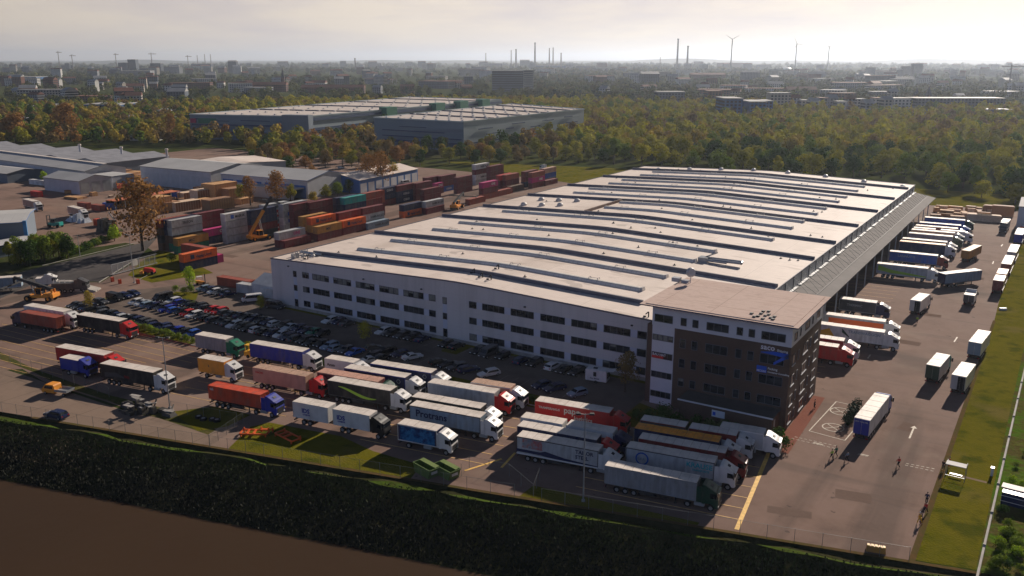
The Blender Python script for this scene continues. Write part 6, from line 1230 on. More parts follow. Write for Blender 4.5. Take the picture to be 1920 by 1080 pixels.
def person(label,px,py,h,top,legs,pose='walk',hat=None,lean=0,xy=None):
    x,y=xy or G(px,py); t=thing('person',label,'person',(x,y,0),R(h))
    st={'walk':.33,'stand':.06,'sit':0}[pose]; ht=.93
    P=[(0,0,ht),(lean*.3,0,1.12),(lean*.6,0,1.36),(lean*.7,0,1.50),(lean*.85,0,1.60),(lean+.02,0,1.72)]; Rr=[.13,.12,.145,.055,.07,.085]; E=[(0,1),(1,2),(2,3),(3,4),(4,5)]
    def add(p,r,par): P.append(p); Rr.append(r); E.append((par,len(P)-1)); return len(P)-1
    for s,d in ((-1,1),(1,-1)):
        hip=add((0,s*.10,ht-.05),.095,0); kn=add((d*st*.55+.05,s*.11,.50),.062,hip); an=add((d*st-(.08 if d<0 else 0),s*.11,.10),.042,kn); add((d*st+.14,s*.12,.045),.038,an)
        sh=add((lean*.6,s*.19,1.42),.06,2); el=add((lean*.6-d*st*.35,s*.27,1.14),.042,sh); wr=add((lean*.6-d*st*.35+.16,s*.27,.92),.028,el); pa=add((lean*.6-d*st*.35+.19,s*.27,.85),.030,wr)
        for k in range(5): fx=-.03+.016*k; add((P[pa][0]+fx+.01,P[pa][1]+s*(.0),P[pa][2]-(.085,.095,.1,.09,.05)[k]),.009,pa)
    skinobj('body',P,E,Rr,SKIN,t)
    T=[(0,0,ht-.02),(lean*.3,0,1.12),(lean*.6,0,1.38)]; TR_=[.15,.145,.165]; TE=[(0,1),(1,2)]
    for s,d in ((-1,1),(1,-1)):
        T.append((lean*.6,s*.2,1.43)); TR_.append(.075); TE.append((2,len(T)-1)); T.append((lean*.6-d*st*.35,s*.28,1.14)); TR_.append(.058); TE.append((len(T)-2,len(T)-1)); T.append((lean*.6-d*st*.35+.14,s*.28,.95)); TR_.append(.046); TE.append((len(T)-2,len(T)-1))
    skinobj('jacket',T,TE,TR_,mat('cloth_'+top,PAL[top],rough=.8),t)
    L_=[(0,0,ht)]; LR=[.145]; LE=[]
    for s,d in ((-1,1),(1,-1)):
        L_.append((0,s*.10,ht-.06)); LR.append(.112); LE.append((0,len(L_)-1)); L_.append((d*st*.55+.05,s*.11,.50)); LR.append(.078); LE.append((len(L_)-2,len(L_)-1)); L_.append((d*st-(.08 if d<0 else 0),s*.11,.13)); LR.append(.062); LE.append((len(L_)-2,len(L_)-1))
    skinobj('trousers',L_,LE,LR,mat('cloth_'+legs,PAL[legs],rough=.8),t)
    put('hair' if not hat else 'cap',MB().dome((lean,0,1.71),.105,.13,10,4).mesh('hair',smooth=True),[HAIRM if not hat else paint(hat)],t)
    f=MB().box(lean+.085,lean+.10,-.045,-.02,1.70,1.715).box(lean+.085,lean+.10,.02,.045,1.70,1.715).prof([(lean+.085,1.66),(lean+.125,1.66),(lean+.09,1.70)],-.012,.012).box(lean+.075,lean+.093,-.025,.025,1.625,1.635); put('face_features',f.mesh('face'),[mat('face_feature_brown',(.12,.06,.05))],t)  # eyes, nose and mouth in one dark brown
    return t
person('person walking in a lime hi-vis jacket, leftmost of three beside the painted crossing',1559,861,165,'limegreen','black')
person('person in dark trousers and green vest just behind the leftmost walker',1567,855,160,'green','black')
person('person in a grey-green jacket striding at the tip of the truck shadow',1588,865,170,'bluegrey','black')
person('person in a bright red top walking alone across the apron',1684,876,150,'red','black')
person('person in black standing left of the small glass shelter',1768,882,60,'black','darkgrey','stand')
person('person in a red outfit inside the small glass shelter',1779,876,200,'red','red','stand')
person('person in dark clothes and blue bag at the lower grass edge',1737,944,100,'navy','black','stand',lean=.05)
person('person in red top and black trousers at the lower grass edge',1735,962,240,'red','black','walk',lean=.1)
person('person in a yellow hi-vis coat with white helmet at the lower grass edge',1724,982,230,'yellow','yellow','walk',hat='white',lean=.12)
person('person in dark clothes and red scarf by the office side wall',1527,766,200,'black','black','stand')
person('person in red overalls beside the pale truck nearest the office',1443,838,90,'red','red','stand')
person('person in a lime vest at the open rear of the white box truck',1719,606,80,'limegreen','darkgrey','stand')
person('person in a lime vest beside the red cab at the docks',1598,664,80,'limegreen','navy','stand')
# ---------------- trees ----------------
def leafmat(n,c,tr=.22): return mat('foliage_'+n,(c[0]*2.35,c[1]*2.35,c[2]*1.35),rough=.9,var=.35,scale=.35,spec=.03,trans=tr)
FOL=dict(olive=leafmat('olive',(.105,.100,.018)),green=leafmat('green',(.068,.092,.018)),deep=leafmat('deep',(.022,.042,.014),.2),yellow=leafmat('yellow_green',(.165,.148,.020)),gold=leafmat('golden_brown',(.150,.112,.028)),rust=leafmat('rusty_orange',(.125,.064,.034)),bare=leafmat('bare_twig',(.095,.065,.040),.2),pale=leafmat('pale_blossom',(.30,.22,.14)),spring=leafmat('spring_green',(.14,.19,.02)))
BARK=mat('bark',(.07,.05,.035),rough=.9,var=.3,scale=2)
def crown(seed,Wd,H,n,leaf,lobes=11,tall=1.0,density=1.0):
    "leaf clumps scattered over the shells of several lobes; height 0..H, base lifted"
    r=np.random.RandomState(seed); cs=[]
    for k in range(lobes):
        a=r.uniform(0,2*np.pi); q=r.uniform(.0,1)**.6; z=r.uniform(.30,.86); w_=Wd/2*(1-abs(z-.5)*.9)*q*.62; cs.append((w_*np.cos(a),w_*np.sin(a),z*H,Wd*r.uniform(.20,.33)*(1.15-abs(z-.5))))
    cs.append((0,0,H*.52,Wd*.36)); cs.append((0,0,H*.75,Wd*.27)); cs=np.array(cs); i=r.randint(0,len(cs),n); c=cs[i]
    v=r.normal(size=(n,3)); v/=np.linalg.norm(v,axis=1)[:,None]; rad=c[:,3]*r.uniform(.55,1.08,n)**.6
    p=c[:,:3]+v*rad[:,None]*np.array([1,1,.9*tall]); p[:,2]=np.maximum(p[:,2],H*.12)
    nrm=v+r.normal(size=(n,3))*.30; nrm/=np.linalg.norm(nrm,axis=1)[:,None]
    t=np.cross(nrm,r.normal(size=(n,3))); t/=np.linalg.norm(t,axis=1)[:,None]; b=np.cross(nrm,t); s=(leaf*r.uniform(.6,1.3,n))[:,None]
    q=np.stack([p-t*s,p-b*s*.7,p+t*s,p+b*s*.7],1)
    return q.reshape(-1,3)
def quadmesh(name,V,mi=None,nm=1):
    n=len(V)//4; me=bpy.data.meshes.new(name); me.vertices.add(len(V)); me.vertices.foreach_set('co',V.astype(np.float32).ravel()); me.loops.add(len(V)); me.loops.foreach_set('vertex_index',np.arange(len(V),dtype=np.int32)); me.polygons.add(n); me.polygons.foreach_set('loop_start',np.arange(0,len(V),4,dtype=np.int32))
    for _ in range(nm): me.materials.append(None)
    if mi is not None: me.polygons.foreach_set('material_index',mi.astype(np.int32))
    me.update(calc_edges=True); return me
def trunk(H,seed,Wd):
    r=random.Random(seed); m=MB().tube((0,0,-.1),(0,0,H*.38),.32*H/13,.2*H/13,7).tube((0,0,H*.38),(r.uniform(-.4,.4),r.uniform(-.4,.4),H*.8),.2*H/13,.06,6)
    for k in range(7):
        a=r.uniform(0,6.28); z=H*r.uniform(.22,.55); l=Wd*r.uniform(.25,.42); m.tube((0,0,z),(l*math.cos(a),l*math.sin(a),z+H*r.uniform(.15,.32)),.10*H/13,.03,5)
    return m.mesh('trunk')
PROT=[]
for k in range(7):
    Wd=(10,11,9,12,8,10,6.5)[k]; H=(13,12,14,13.5,12,15,15)[k]
    PROT.append((quadmesh('crown',crown(k+1,Wd,H,1500,.46,lobes=(10,12,9,14,8,11,7)[k])),trunk(H,k,Wd),H,Wd))
BPROT=[(quadmesh('bush',crown(40+k,4.2,3.2,420,.24,lobes=8)),trunk(2.6,k,2.5),3.2,4) for k in range(3)]
SPARSE=[(quadmesh('sparse',crown(60+k,(6,8,3.5)[k],(10,10,6.5)[k],(1100,1500,320)[k],(.24,.24,.14)[k],lobes=12)),trunk((10,9,6.5)[k],k+9,(6,7,3.5)[k]),10,6) for k in range(3)]
TN=dict(olive='olive green',green='green',deep='dark green',yellow='yellow-green',gold='golden brown',rust='rusty orange',bare='bare brown',pale='pale blossoming',spring='bright spring green')
def tree(x,y,s,col,label,group=None,prot=None,name='tree',cat='tree',sz=1.0):
    p=prot or PROT[rnd.randrange(len(PROT))]; t=thing(name,label,cat,(x,y,0),rnd.uniform(0,6.28),group); t.scale=(s,s,s*sz)
    put('crown' if name=='tree' else 'foliage',p[0],[FOL[col]],t); put('trunk' if name=='tree' else 'stems',p[1],[BARK],t); return t
def inpoly(x,y,P):
    c=False; j=len(P)-1
    for i in range(len(P)):
        if (P[i][1]>y)!=(P[j][1]>y) and x<(P[j][0]-P[i][0])*(y-P[i][1])/(P[j][1]-P[i][1])+P[i][0]: c=not c
        j=i
    return c
def pix(x,y,z=0):
    ff=-x*math.sin(YAW)+y*math.cos(YAW); fx=x*math.cos(YAW)+y*math.sin(YAW); d=ff*math.cos(TH)-(z-HC)*math.sin(TH); up=ff*math.sin(TH)+(z-HC)*math.cos(TH)
    return (960+FPX*fx/d,540-FPX*up/d) if d>1 else (-9e9,0)
# clearings: anything built stays free of trees
CLR=[[(-172,140),(-8,140),(-8,432),(-60,470),(-172,440)],[(-620,200),(-200,150),(-160,140),(-160,480),(-250,480),(-330,405),(-380,350),(-620,338)],
     [(c1[0][0]-12,c1[0][1]-14),(c1[1][0]+10,c1[1][1]-14),(c1[2][0]+25,c1[2][1]-5),(c1[2][0],c1[2][1]+15),(c1[3][0]-15,c1[3][1]+15)],[(c2[0][0]-5,c2[0][1]-14),(c2[1][0]+6,c2[1][1]-16),(c2[2][0]+14,c2[2][1]-8),(c2[2][0],c2[2][1]+12),(c2[3][0]-10,c2[3][1]+12)],
     [(-8,90),(120,90),(120,395),(-8,430)],[(-260,396),(-160,390),(-150,470),(-240,470)]]
BANDC={}
rt_=random.Random(21); cand=[]; cell={}
def toonear(x,y,d):
    g=(int(x//12),int(y//12))
    for i in (-1,0,1):
        for j in (-1,0,1):
            for (a,b) in cell.get((g[0]+i,g[1]+j),()):
                if (a-x)**2+(b-y)**2<d*d: return True
    cell.setdefault(g,[]).append((x,y)); return False
LAKE=[G(1740,388),G(1920,392),G(1990,375),G(1900,368)]
for k in range(60000):
    ang=rt_.uniform(-.62,.60); dist=math.sqrt(rt_.uniform(340**2,1250**2)); x=-math.sin(YAW-ang)*dist; y=math.cos(YAW-ang)*dist
    if y<180 or any(inpoly(x,y,P) for P in CLR): continue
    px,py=pix(x,y)
    if px<-60 or px>1990: continue
    f=rt_.random()
    if px<470 and py>274: continue
    if 1180<px<1760 and 188<py<226 and f<.93: continue
    if 905<px<1015 and py<176: continue           # streets of houses: thin out
    if 1180<px<1920 and 160<py<188 and f<.4: continue
    if px<330 and 196<py<235 and f<.72: continue
    if py>336 and 1040<px<1750: continue
    if toonear(x,y,10.6): continue
    cand.append((x,y,dist,px,py))
cand.sort(key=lambda c:c[2]); 
def tcol(px,py):
    u=rt_.random()
    if px<1040 and (py>225 or px<345): 
        return ('rust' if u<.15 else 'bare' if u<.42 else 'gold' if u<.60 else 'olive' if u<.85 else 'deep') if px>300 else ('rust' if u<.06 else 'gold' if u<.22 else 'olive' if u<.55 else 'bare' if u<.78 else 'green' if u<.9 else 'deep')
    if py>300: return 'olive' if u<.35 else 'deep' if u<.6 else 'green' if u<.85 else 'yellow'
    return 'yellow' if u<.34 else 'gold' if u<.56 else 'olive' if u<.80 else 'green' if u<.90 else 'bare'
def region(px,py):
    if px<330: return 'in the belt behind the far-left works halls'
    if px<560: return 'in the belt before the wide warehouse'
    if px<880: return 'in the belt between container stacks and grey warehouse'
    if px<1110: return 'on the far lawn edge beyond the container stacks'
    if px<1420: return 'in the wood behind the left roof half'
    if px<1730: return 'in the wood behind the right roof half'
    return 'in the wood beyond the far end of the docks'
NI=262
for (x,y,d,px,py) in cand[:NI]:
    c=tcol(px,py); rg=region(px,py); tree(x,y,rt_.uniform(.72,1.1) if px<1120 else rt_.uniform(.85,1.4),c,'%s tree %s'%(TN[c],rg),'%s trees %s'%(TN[c],rg.replace('in the ','').replace('on the ','')),sz=rt_.uniform(.72,.92))
# the rest of the wood up to 1.25 km, then the tree cover of the plain, as two stuff objects
def wood(name,items,protos,label,cols):
    V=[];Mi=[]
    for (x,y,s,c,p) in items:
        a=protos[p]; th=rt_.uniform(0,6.28); co,si=math.cos(th),math.sin(th); q=a*np.array([s,s,s*rt_.uniform(.8,1.1)]); V.append(np.stack([q[:,0]*co-q[:,1]*si+x,q[:,0]*si+q[:,1]*co+y,q[:,2]],1)); Mi.append(np.full(len(a)//4,c))
    V=np.concatenate(V); o=put(name,quadmesh(name,V,np.concatenate(Mi),len(cols)),[FOL[c] for c in cols]); o['kind']='stuff'; o['label']=label; o['category']='woodland'
CN_=['olive','green','yellow','gold','deep','rust','bare']
LP=[crown(80+k,11,13,330,.95,lobes=9) for k in range(5)]
items=[(x,y,rt_.uniform(.8,1.2),CN_.index(tcol(px,py)),rt_.randrange(5)) for (x,y,d,px,py) in cand[NI:] if -40<px<1960]
wood('woodland',items,LP,'dense mixed spring wood filling the plain behind the warehouses',CN_)
FP=[crown(90+k,26,14,90,2.4,lobes=7) for k in range(4)]
items=[]
for k in range(12000):
    ang=rt_.uniform(-.60,.60); dist=1230*math.exp(rt_.random()**1.15*2.0); x=-math.sin(YAW-ang)*dist; y=math.cos(YAW-ang)*dist
    nz=math.sin(x*.0021+y*.0013)+math.sin(x*.0007-y*.0031+2)+math.sin(x*.006+y*.004)*.6
    if nz<-.25 and rt_.random()<.85: continue
    px,py=pix(x,y)
    if 915<px<1010 and 158<py<176: continue
    if py>150 and 1180<px<1900 and rt_.random()<.35: continue
    items.append((x,y,rt_.uniform(.5,.95)*(1+max(0,dist-2500)/5200),rt_.choice((0,0,0,1,1,2,2,3,4)),rt_.randrange(4)))
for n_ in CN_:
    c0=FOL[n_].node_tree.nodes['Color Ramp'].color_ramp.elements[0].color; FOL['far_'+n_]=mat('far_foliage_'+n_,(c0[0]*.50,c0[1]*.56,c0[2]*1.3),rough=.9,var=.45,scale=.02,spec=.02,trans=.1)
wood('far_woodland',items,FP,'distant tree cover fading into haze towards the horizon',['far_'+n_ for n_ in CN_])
# single trees and bushes near the yards
def gt(px,py): return G(px,py)
for (px,py,s,c,pr,lb) in ((268,470,1.5,'rust',1,'big rusty orange tree left of the container stacks'),(215,452,.5,'spring',0,'young bright green tree beside the black wrecked machine'),(85,345,.5,'spring',2,'small yellow-green tree beside the small pale shed'),
    (590,352,.7,'rust',4,'thin rusty tree at the right end of the blue-shuttered hall'),(690,350,1.0,'rust',3,'rusty orange tree in front of the small blue hall'),(715,352,1.1,'rust',1,'second rusty orange tree in front of the small blue hall'),(738,345,.8,'gold',2,'golden tree right of the rusty pair by the blue hall'),
    (470,385,.8,'rust',0,'rusty tree behind the raised boom'),(520,382,.9,'rust',5,'rusty tree behind the striped container stack'),(545,378,.6,'olive',2,'olive tree behind the white container stack'),(612,372,.55,'olive',0,'olive tree left of the turquoise container'),(633,368,.6,'green',1,'round green tree behind the turquoise container'),(655,362,.5,'deep',3,'dark tree behind the turquoise container'),(455,380,.6,'olive',5,'olive tree left of the raised boom'),(587,383,.5,'gold',1,'golden bush-like tree behind the plain stack'),
    (60,235,1.5,'deep',6,'tall dark green tree left of the two pale columns'),(95,236,1.6,'deep',6,'tall dark tree right next to the other tall dark tree'),(165,238,1.2,'gold',3,'broad golden tree before the pale sheds'),(30,268,1.2,'rust',1,'rusty tree at the left edge behind the works halls'),(125,262,1.2,'rust',5,'rusty tree above the short pale chimney'),(240,262,1.1,'green',1,'green tree above the middle short chimney'),(320,262,1.3,'rust',4,'rusty tree before the corner of the blue-grey warehouse'),(195,258,1.1,'olive',2,'olive tree between the short chimneys')):
    x,y=gt(px,py); tree(x,y,s*(1.7 if c=='rust' else 1),c,lb,prot=SPARSE[pr%2] if c=='rust' and px>200 else PROT[pr],group='trees standing among the left yards')
for i in range(13):
    px=22+i*9+rt_.uniform(-4,4); py=497-i*1.5+rt_.uniform(-6,9); x,y=gt(px,py); c=rt_.choice(('green','olive','deep','green')); tree(x,y,.48+rt_.random()*.15,c,'%s tree in the hedge between road and low shed'%TN[c],'%s trees of the left road hedge'%TN[c])
for i in range(14):
    f=i/14; px=120+f*110; py=486-f*45; x,y=gt(px,py); tree(x,y,rt_.uniform(.7,1.1),rt_.choice(('deep','green')),'dark bush on the roadside slope','bushes on the roadside slope',prot=BPROT[i%3],name='bush',cat='bush')
for i in range(18):
    x=-187+i*1.55; tree(x,119.0+rt_.uniform(-.4,.4)+(i*.05),rt_.uniform(.42,.6),'green','low green bush of the hedge beside the double row of cars','bushes of the car park hedge',prot=BPROT[i%3],name='bush',cat='bush')
for i in range(40):
    x=-153+i*2.2; y=121.5+ (x+153)*.125+rt_.uniform(-.8,.8)
    if x>-64: y=132+rt_.uniform(-1.5,2)
    tree(x,y,rt_.uniform(.3,.62),'deep' if i%3 else 'olive','low dark bush on the shaded strip behind the parked trailers','bushes on the shaded strip',prot=BPROT[i%3],name='bush',cat='bush')
for i in range(16):
    x=-58+i*1.7; tree(x,134+rt_.uniform(-1.5,2.5),rt_.uniform(.6,1.0),'deep','dark bush in front of the office entrance','bushes before the office',prot=BPROT[i%3],name='bush',cat='bush')
for (px,py,c,s,lb) in ((685,640,'yellow',.5,'small yellow-green tree in the shaded car park'),(490,582,'yellow',.42,'small yellow-green sapling near the warehouse corner'),(357,545,'spring',.75,'young bare-branched green tree at the lawn corner'),(170,582,'gold',.55,'small orange-brown tree beside the dark cars'),(1172,735,'bare',.9,'thin bare tree beside the sales trailer')):
    x,y=gt(px,py); tree(x,y,s,c,lb,prot=SPARSE[0 if s>.5 else 1])
for (px,py,s,lb) in ((345,552,.6,'bush left in the small planted bed of the car park'),(358,550,.7,'bush in the middle of the small planted bed'),(330,548,.6,'bush at the road end of the small planted bed'),(322,492,.9,'round bush beside the leftmost container stack')):
    x,y=gt(px,py); tree(x,y,s,'green',lb,prot=BPROT[0],name='bush',cat='bush')
for i in range(46):
    px=1835+rt_.random()*85; py=850+rt_.random()*225
    if px<1870-(py-880)*.255+30: continue
    x,y=gt(px,py); c=rt_.choice(('deep','green','green','spring')); tree(x,y,rt_.uniform(.22,.55),c,'%s bush in the scrub right of the pale boundary wall'%TN[c],'%s bushes in the right-hand scrub'%TN[c],prot=BPROT[i%3],name='bush',cat='bush')
for i in range(22):
    y=180+i*11+rt_.uniform(-3,3); x=2+rt_.uniform(0,9); c=rt_.choice(('deep','olive','bare')); tree(x,y,rt_.uniform(.35,.8),c,'%s bush in the scrub right of the pale boundary wall'%TN[c],'%s bushes in the right-hand scrub'%TN[c],prot=BPROT[i%3],name='bush',cat='bush')
# reeds and tall herbs on the river bank: nobody could count them
r=np.random.RandomState(5); n=64000; xx=r.uniform(-260,40,n); off=-(2.2+r.power(1.3,n)*12.2); prof_o=np.array([-17,-14.4,-8,-3.4,-2.6,-1.5]); prof_z=np.array([-4.7,-3.5,-1.7,-.2,.25,-.1])
yy=RC+RS*xx+off*math.sqrt(1+RS*RS); zz=np.interp(off,prof_o,prof_z); keep=(zz>-3.55); xx,yy,zz=xx[keep],yy[keep],zz[keep]; n=len(xx)
ok=off[keep]; hh=r.uniform(.10,.42,n)*np.where(ok>-3,.6,1); wd=r.uniform(.05,.16,n); th=r.uniform(0,np.pi,n); lx=r.normal(0,.3,n)*hh; ly=r.normal(0,.3,n)*hh
dx,dy=np.cos(th)*wd,np.sin(th)*wd
V=np.stack([np.stack([xx-dx,yy-dy,zz-.1],1),np.stack([xx+dx,yy+dy,zz-.1],1),np.stack([xx+dx*.6+lx,yy+dy*.6+ly,zz+hh],1),np.stack([xx-dx*.6+lx,yy-dy*.6+ly,zz+hh],1)],1).reshape(-1,3)
REED=[mat('bank_herb_dark',(.016,.018,.010),rough=.9,var=.4,scale=.3),mat('bank_herb_green',(.034,.046,.014),rough=.9,var=.4,scale=.3,trans=.2),mat('bank_reed_tan',(.075,.058,.034),rough=.9,var=.3)]
mi=np.where(ok>-3.2-r.uniform(0,5.5,n)**1,1,np.where((np.sin(xx*.13)+np.sin(xx*.037+1)+np.sin(ok*.9+xx*.05)*.6+r.normal(0,.35,n)>1.25)&(ok>-10),2,0)); o=put('bank_vegetation',quadmesh('bank_vegetation',V,mi,3),REED); o['kind']='stuff'; o['label']='dark reeds and tall herbs covering the river bank'; o['category']='bank vegetation'
# ---------------- the town on the horizon ----------------
def at(px,dist,z=0):
    a=math.atan((px-960)/FPX*math.cos(TH)*1.0); a=math.atan2((px-960),FPX/math.cos(TH)); return (-math.sin(YAW-a)*dist,math.cos(YAW-a)*dist)
def dfor(py):                         # ground distance of a base line seen at height py
    v=(540-py)/FPX; return HC*(math.cos(TH)+v*math.sin(TH))/(math.sin(TH)-v*math.cos(TH))
FARW={'slate':(.10,.12,.15),'brick':(.17,.08,.06),'cream':(.42,.38,.33),'white':(.55,.54,.52),'bluef':(.05,.12,.26),'greyf':(.22,.23,.25),'darkf':(.05,.055,.07)}
def fm(k,win=True):
    nm='far_facade_'+k+('' if win else '_plain')
    if nm in _mats: return _mats[nm]
    m=mat(nm,FARW[k],rough=.8,var=.12,scale=.08,spec=.1)
    if not win: return m
    n=m.node_tree; P=n.nodes['Principled BSDF']; src=P.inputs['Base Color'].links[0].from_socket; t=n.nodes.new('ShaderNodeTexCoord'); s=n.nodes.new('ShaderNodeSeparateXYZ'); n.links.new(t.outputs['Object'],s.inputs[0]); pr=None
    for ax,per,wd in ((0,4.2,.9),(2,3.4,.75)):      # rows of window openings as a surface pattern of the far walls
        a=n.nodes.new('ShaderNodeMath'); a.operation='PINGPONG'; a.inputs[1].default_value=per/2; n.links.new(s.outputs[ax],a.inputs[0]); q=n.nodes.new('ShaderNodeMath'); q.operation='GREATER_THAN'; q.inputs[1].default_value=wd; n.links.new(a.outputs[0],q.inputs[0])
        if pr: k2=n.nodes.new('ShaderNodeMath'); k2.operation='MULTIPLY'; n.links.new(pr.outputs[0],k2.inputs[0]); n.links.new(q.outputs[0],k2.inputs[1]); pr=k2
        else: pr=q
    x=n.nodes.new('ShaderNodeMix'); x.data_type='RGBA'; n.links.new(pr.outputs[0],x.inputs[0]); n.links.new(src,x.inputs[6]); x.inputs[7].default_value=(.02,.025,.035,1); n.links.new(x.outputs[2],P.inputs['Base Color']); return m
FWIN=mat('far_window',(.03,.035,.045),rough=.2,spec=.7); FROOF=mat('far_roof_red',(.16,.055,.035),rough=.8,var=.2,scale=.1); FROOFG=mat('far_roof_grey',(.34,.33,.32),rough=.7,var=.15,scale=.1)
def far(name,label,cat,px,py,wpx,hpx,wall,D=None,gable=False,roof=None,floors=None,group=None,dist=None,ang=0):
    d=dist or dfor(py); x,y=at(px,d); k=d/FPX*1.03; Wd=wpx*k; H=hpx*k; D=D or min(Wd*.6,22); t=thing(name,label,cat,(x,y,0),YAW+R(ang),group)
    put('wall',MB().box(-Wd/2,Wd/2,0,D,-1,H).mesh('wall'),[fm(wall,not floors)],t)
    if gable: rfm=MB().prof([(-.5,H),(D/2,H+min(D*.3,5)),(D+.5,H)],-Wd/2-.4,Wd/2+.4,axis='x').mesh('roof')
    else: rfm=MB().box(-Wd/2-.3,Wd/2+.3,-.3,D+.3,H+.002,H+.9).mesh('roof')
    put('roof',rfm,[roof or FROOFG],t)
    if floors:
        fh=H/floors
        for f in range(floors): put('window_band',MB().box(-Wd/2+.6,Wd/2-.6,-.14,-.02,fh*(f+.3),fh*(f+.72)).mesh('band'),[FWIN],t)
    return t
# the slab office beyond the warehouses
t=far('office_block','large dark office slab with a striped pale right end, on the middle of the skyline','office building',953,172,58,36,'slate',D=40,floors=9); 
t=far('office_block','pale striped stair end attached right of the dark office slab','office building',991,172,18,37,'cream',D=40,floors=11)
far('office_block','dark square block with a small peaked top below the twin tall chimneys','office building',1221,160,31,20,'slate',D=40,gable=True)
# towers on the left skyline
far('tower_block','broad tower block with thin mast left of the twin towers on the left skyline','tower block',124,125,18,9,'slate',dist=5200); far('control_tower','stubby control tower rising from a dark block on the left skyline','tower',124,118,7,12,'slate',dist=5150)
for (px,w_,top,lb,g) in ((229,15,112,'left tower of the cluster on the left skyline',0),(246,13,107,'tallest tower of the cluster on the left skyline',0),(290,17,113,'right tower of the cluster on the left skyline',0),(434,14,110,'lone pointed tower right of the cluster on the left skyline',1)): far('tower_block',lb,'tower block',px,129,w_,129-top,'slate',D=30,dist=4200,gable=bool(g))
far('office_block','low long block linking the towers of the left skyline','office building',265,130,34,8,'slate',D=30,dist=4250)
for (px,w_,top,lb) in ((1637,12,124,'bluish high-rise left of the pair on the right skyline'),(1704,11,122,'left one of the high-rise pair on the right skyline'),(1724,14,118,'right one of the high-rise pair on the right skyline')): far('tower_block',lb,'tower block',px,140,w_,140-top,'greyf',D=25,dist=3300)
far('industrial_hall','long blue low hall below the thin chimneys on the middle skyline','industrial hall',1034,124,56,6,'bluef',D=60,dist=5600); far('industrial_hall','rounded silo building left of the thin chimneys','industrial hall',984,122,17,13,'greyf',D=60,dist=6200,gable=True)
far('industrial_hall','small block at the foot of the twin tall chimneys','industrial hall',1272,121,9,10,'slate',D=40,dist=5200)
def chim(px,base,top,w_,dist,label,grp='distant chimneys'):
    x,y=at(px,dist); k=dist/FPX*1.03; zt=HC+ (109.5-top)*k; r=w_*k/2; t=thing('chimney',label,'chimney',(x,y,0),0,grp); put('shaft',MB().tube((0,0,-1),(0,0,zt),r*1.5,r,10).mesh('shaft'),[mat('far_chimney',(.16,.13,.13),rough=.8)],t); put('rim',MB().tube((0,0,zt),(0,0,zt+r*1.5),r*1.25,r*1.25,10).mesh('rim'),[mat('far_chimney_rim',(.08,.07,.07))],t)
for (px,top,w_,dist,lb) in ((911,101,1.3,6500,'thin pale chimney, leftmost left of the office slab'),(958.5,96,1.3,5800,'chimney just left of the office slab top'),(967.5,95,2.2,5600,'thicker chimney above the office slab'),(1003,84,2.4,6000,'tall pale chimney right of the rounded silo building'),(1030,93,1.7,5600,'chimney above the left part of the long blue hall'),(1037,92,1.7,5700,'chimney above the middle of the long blue hall'),(1052,101,1.9,5600,'short dark chimney above the right part of the long blue hall'),(1270,78,2.6,5200,'taller of the twin chimneys on the right of centre'),(1289,90,2.6,5200,'shorter of the twin chimneys on the right of centre'),(370,105,1,7000,'faint chimney left of the lone pointed tower'),(384,103,1,7000,'faint chimney nearer the lone pointed tower'),(395,103,1,7000,'faint chimney nearest to the lone pointed tower'),(1238,108,1,5200,'short stub chimney left of the twin chimneys'),(665.5,110,2,4800,'slender tower mast above the wide warehouse')): chim(px,0,top,w_,dist,lb)
def turbine(px,top,base,rot,blade,dist,label):
    x,y=at(px,dist); k=dist/FPX*1.03; z=HC+(109.5-top)*k; B=blade*k; t=thing('wind_turbine',label,'wind turbine',(x,y,0),YAW,'wind turbines'); wm=mat('turbine_white',(.30,.30,.31),rough=.6,var=.03)
    put('mast',MB().tube((0,0,-1),(0,0,z),.7*k+1.2,.3*k+.8,10).mesh('mast'),[wm],t); put('nacelle',MB().box(-2,2,-5,5,z-2,z+2.2).mesh('nacelle',1,bevel=.4),[wm],t)
    for q in range(3):
        a=R(rot+q*120); d=Vector((math.cos(a),0,math.sin(a))); n_=Vector((-d.z,0,d.x)); c=Vector((0,-6,z)); m=MB().poly([c,c+d*B*.2+n_*B*.045,c+d*B,c+d*B-n_*.3,c+d*B*.2-n_*B*.02]).poly([c+Vector((0,.5,0)),c+d*B*.2-n_*B*.02+Vector((0,.5,0)),c+d*B-n_*.3+Vector((0,.2,0)),c+d*B+Vector((0,.2,0)),c+d*B*.2+n_*B*.045+Vector((0,.5,0))]); put('blade',m.mesh('blade'),[wm],t)
turbine(1371,77.5,120,30,15,3900,'nearest wind turbine with its blades in a Y on the skyline'); turbine(1492,86,124,-3,13,4400,'middle wind turbine with one blade upright'); turbine(1553,90.5,116,25,10,5200,'smallest wind turbine, rightmost of three')
def crane(px,top,jib,dist,label):
    x,y=at(px,dist); k=dist/FPX*1.03; z=HC+(109.5-top)*k; t=thing('tower_crane',label,'tower crane',(x,y,0),YAW,'tower cranes on the skyline'); cm=mat('crane_steel',(.12,.10,.10))
    put('mast',MB().bar((0,0,-1),(0,0,z+4),2.2).mesh('mast'),[cm],t); put('jib',MB().bar((-jib*k*.35,0,z),(jib*k*.65,0,z),1.6,2).bar((0,0,z+6),(jib*k*.4,0,z+1),.6).bar((0,0,z+6),(-jib*k*.3,0,z+1),.6).mesh('jib'),[cm],t)
for (px,top,j,lb) in ((110,100,9,'tower crane left of the stubby control tower'),(135,105,10,'tower crane right of the stubby control tower'),(217,103,8,'thin tower crane left of the tower cluster'),(284,102,13,'tower crane above the right tower of the cluster'),(352,106,10,'tower crane between the cluster and the lone pointed tower')): crane(px,top,j,4600,lb)
x,y=at(1899,2600); crane(1899,121,42,2300,'large tower crane at the right edge of the skyline')
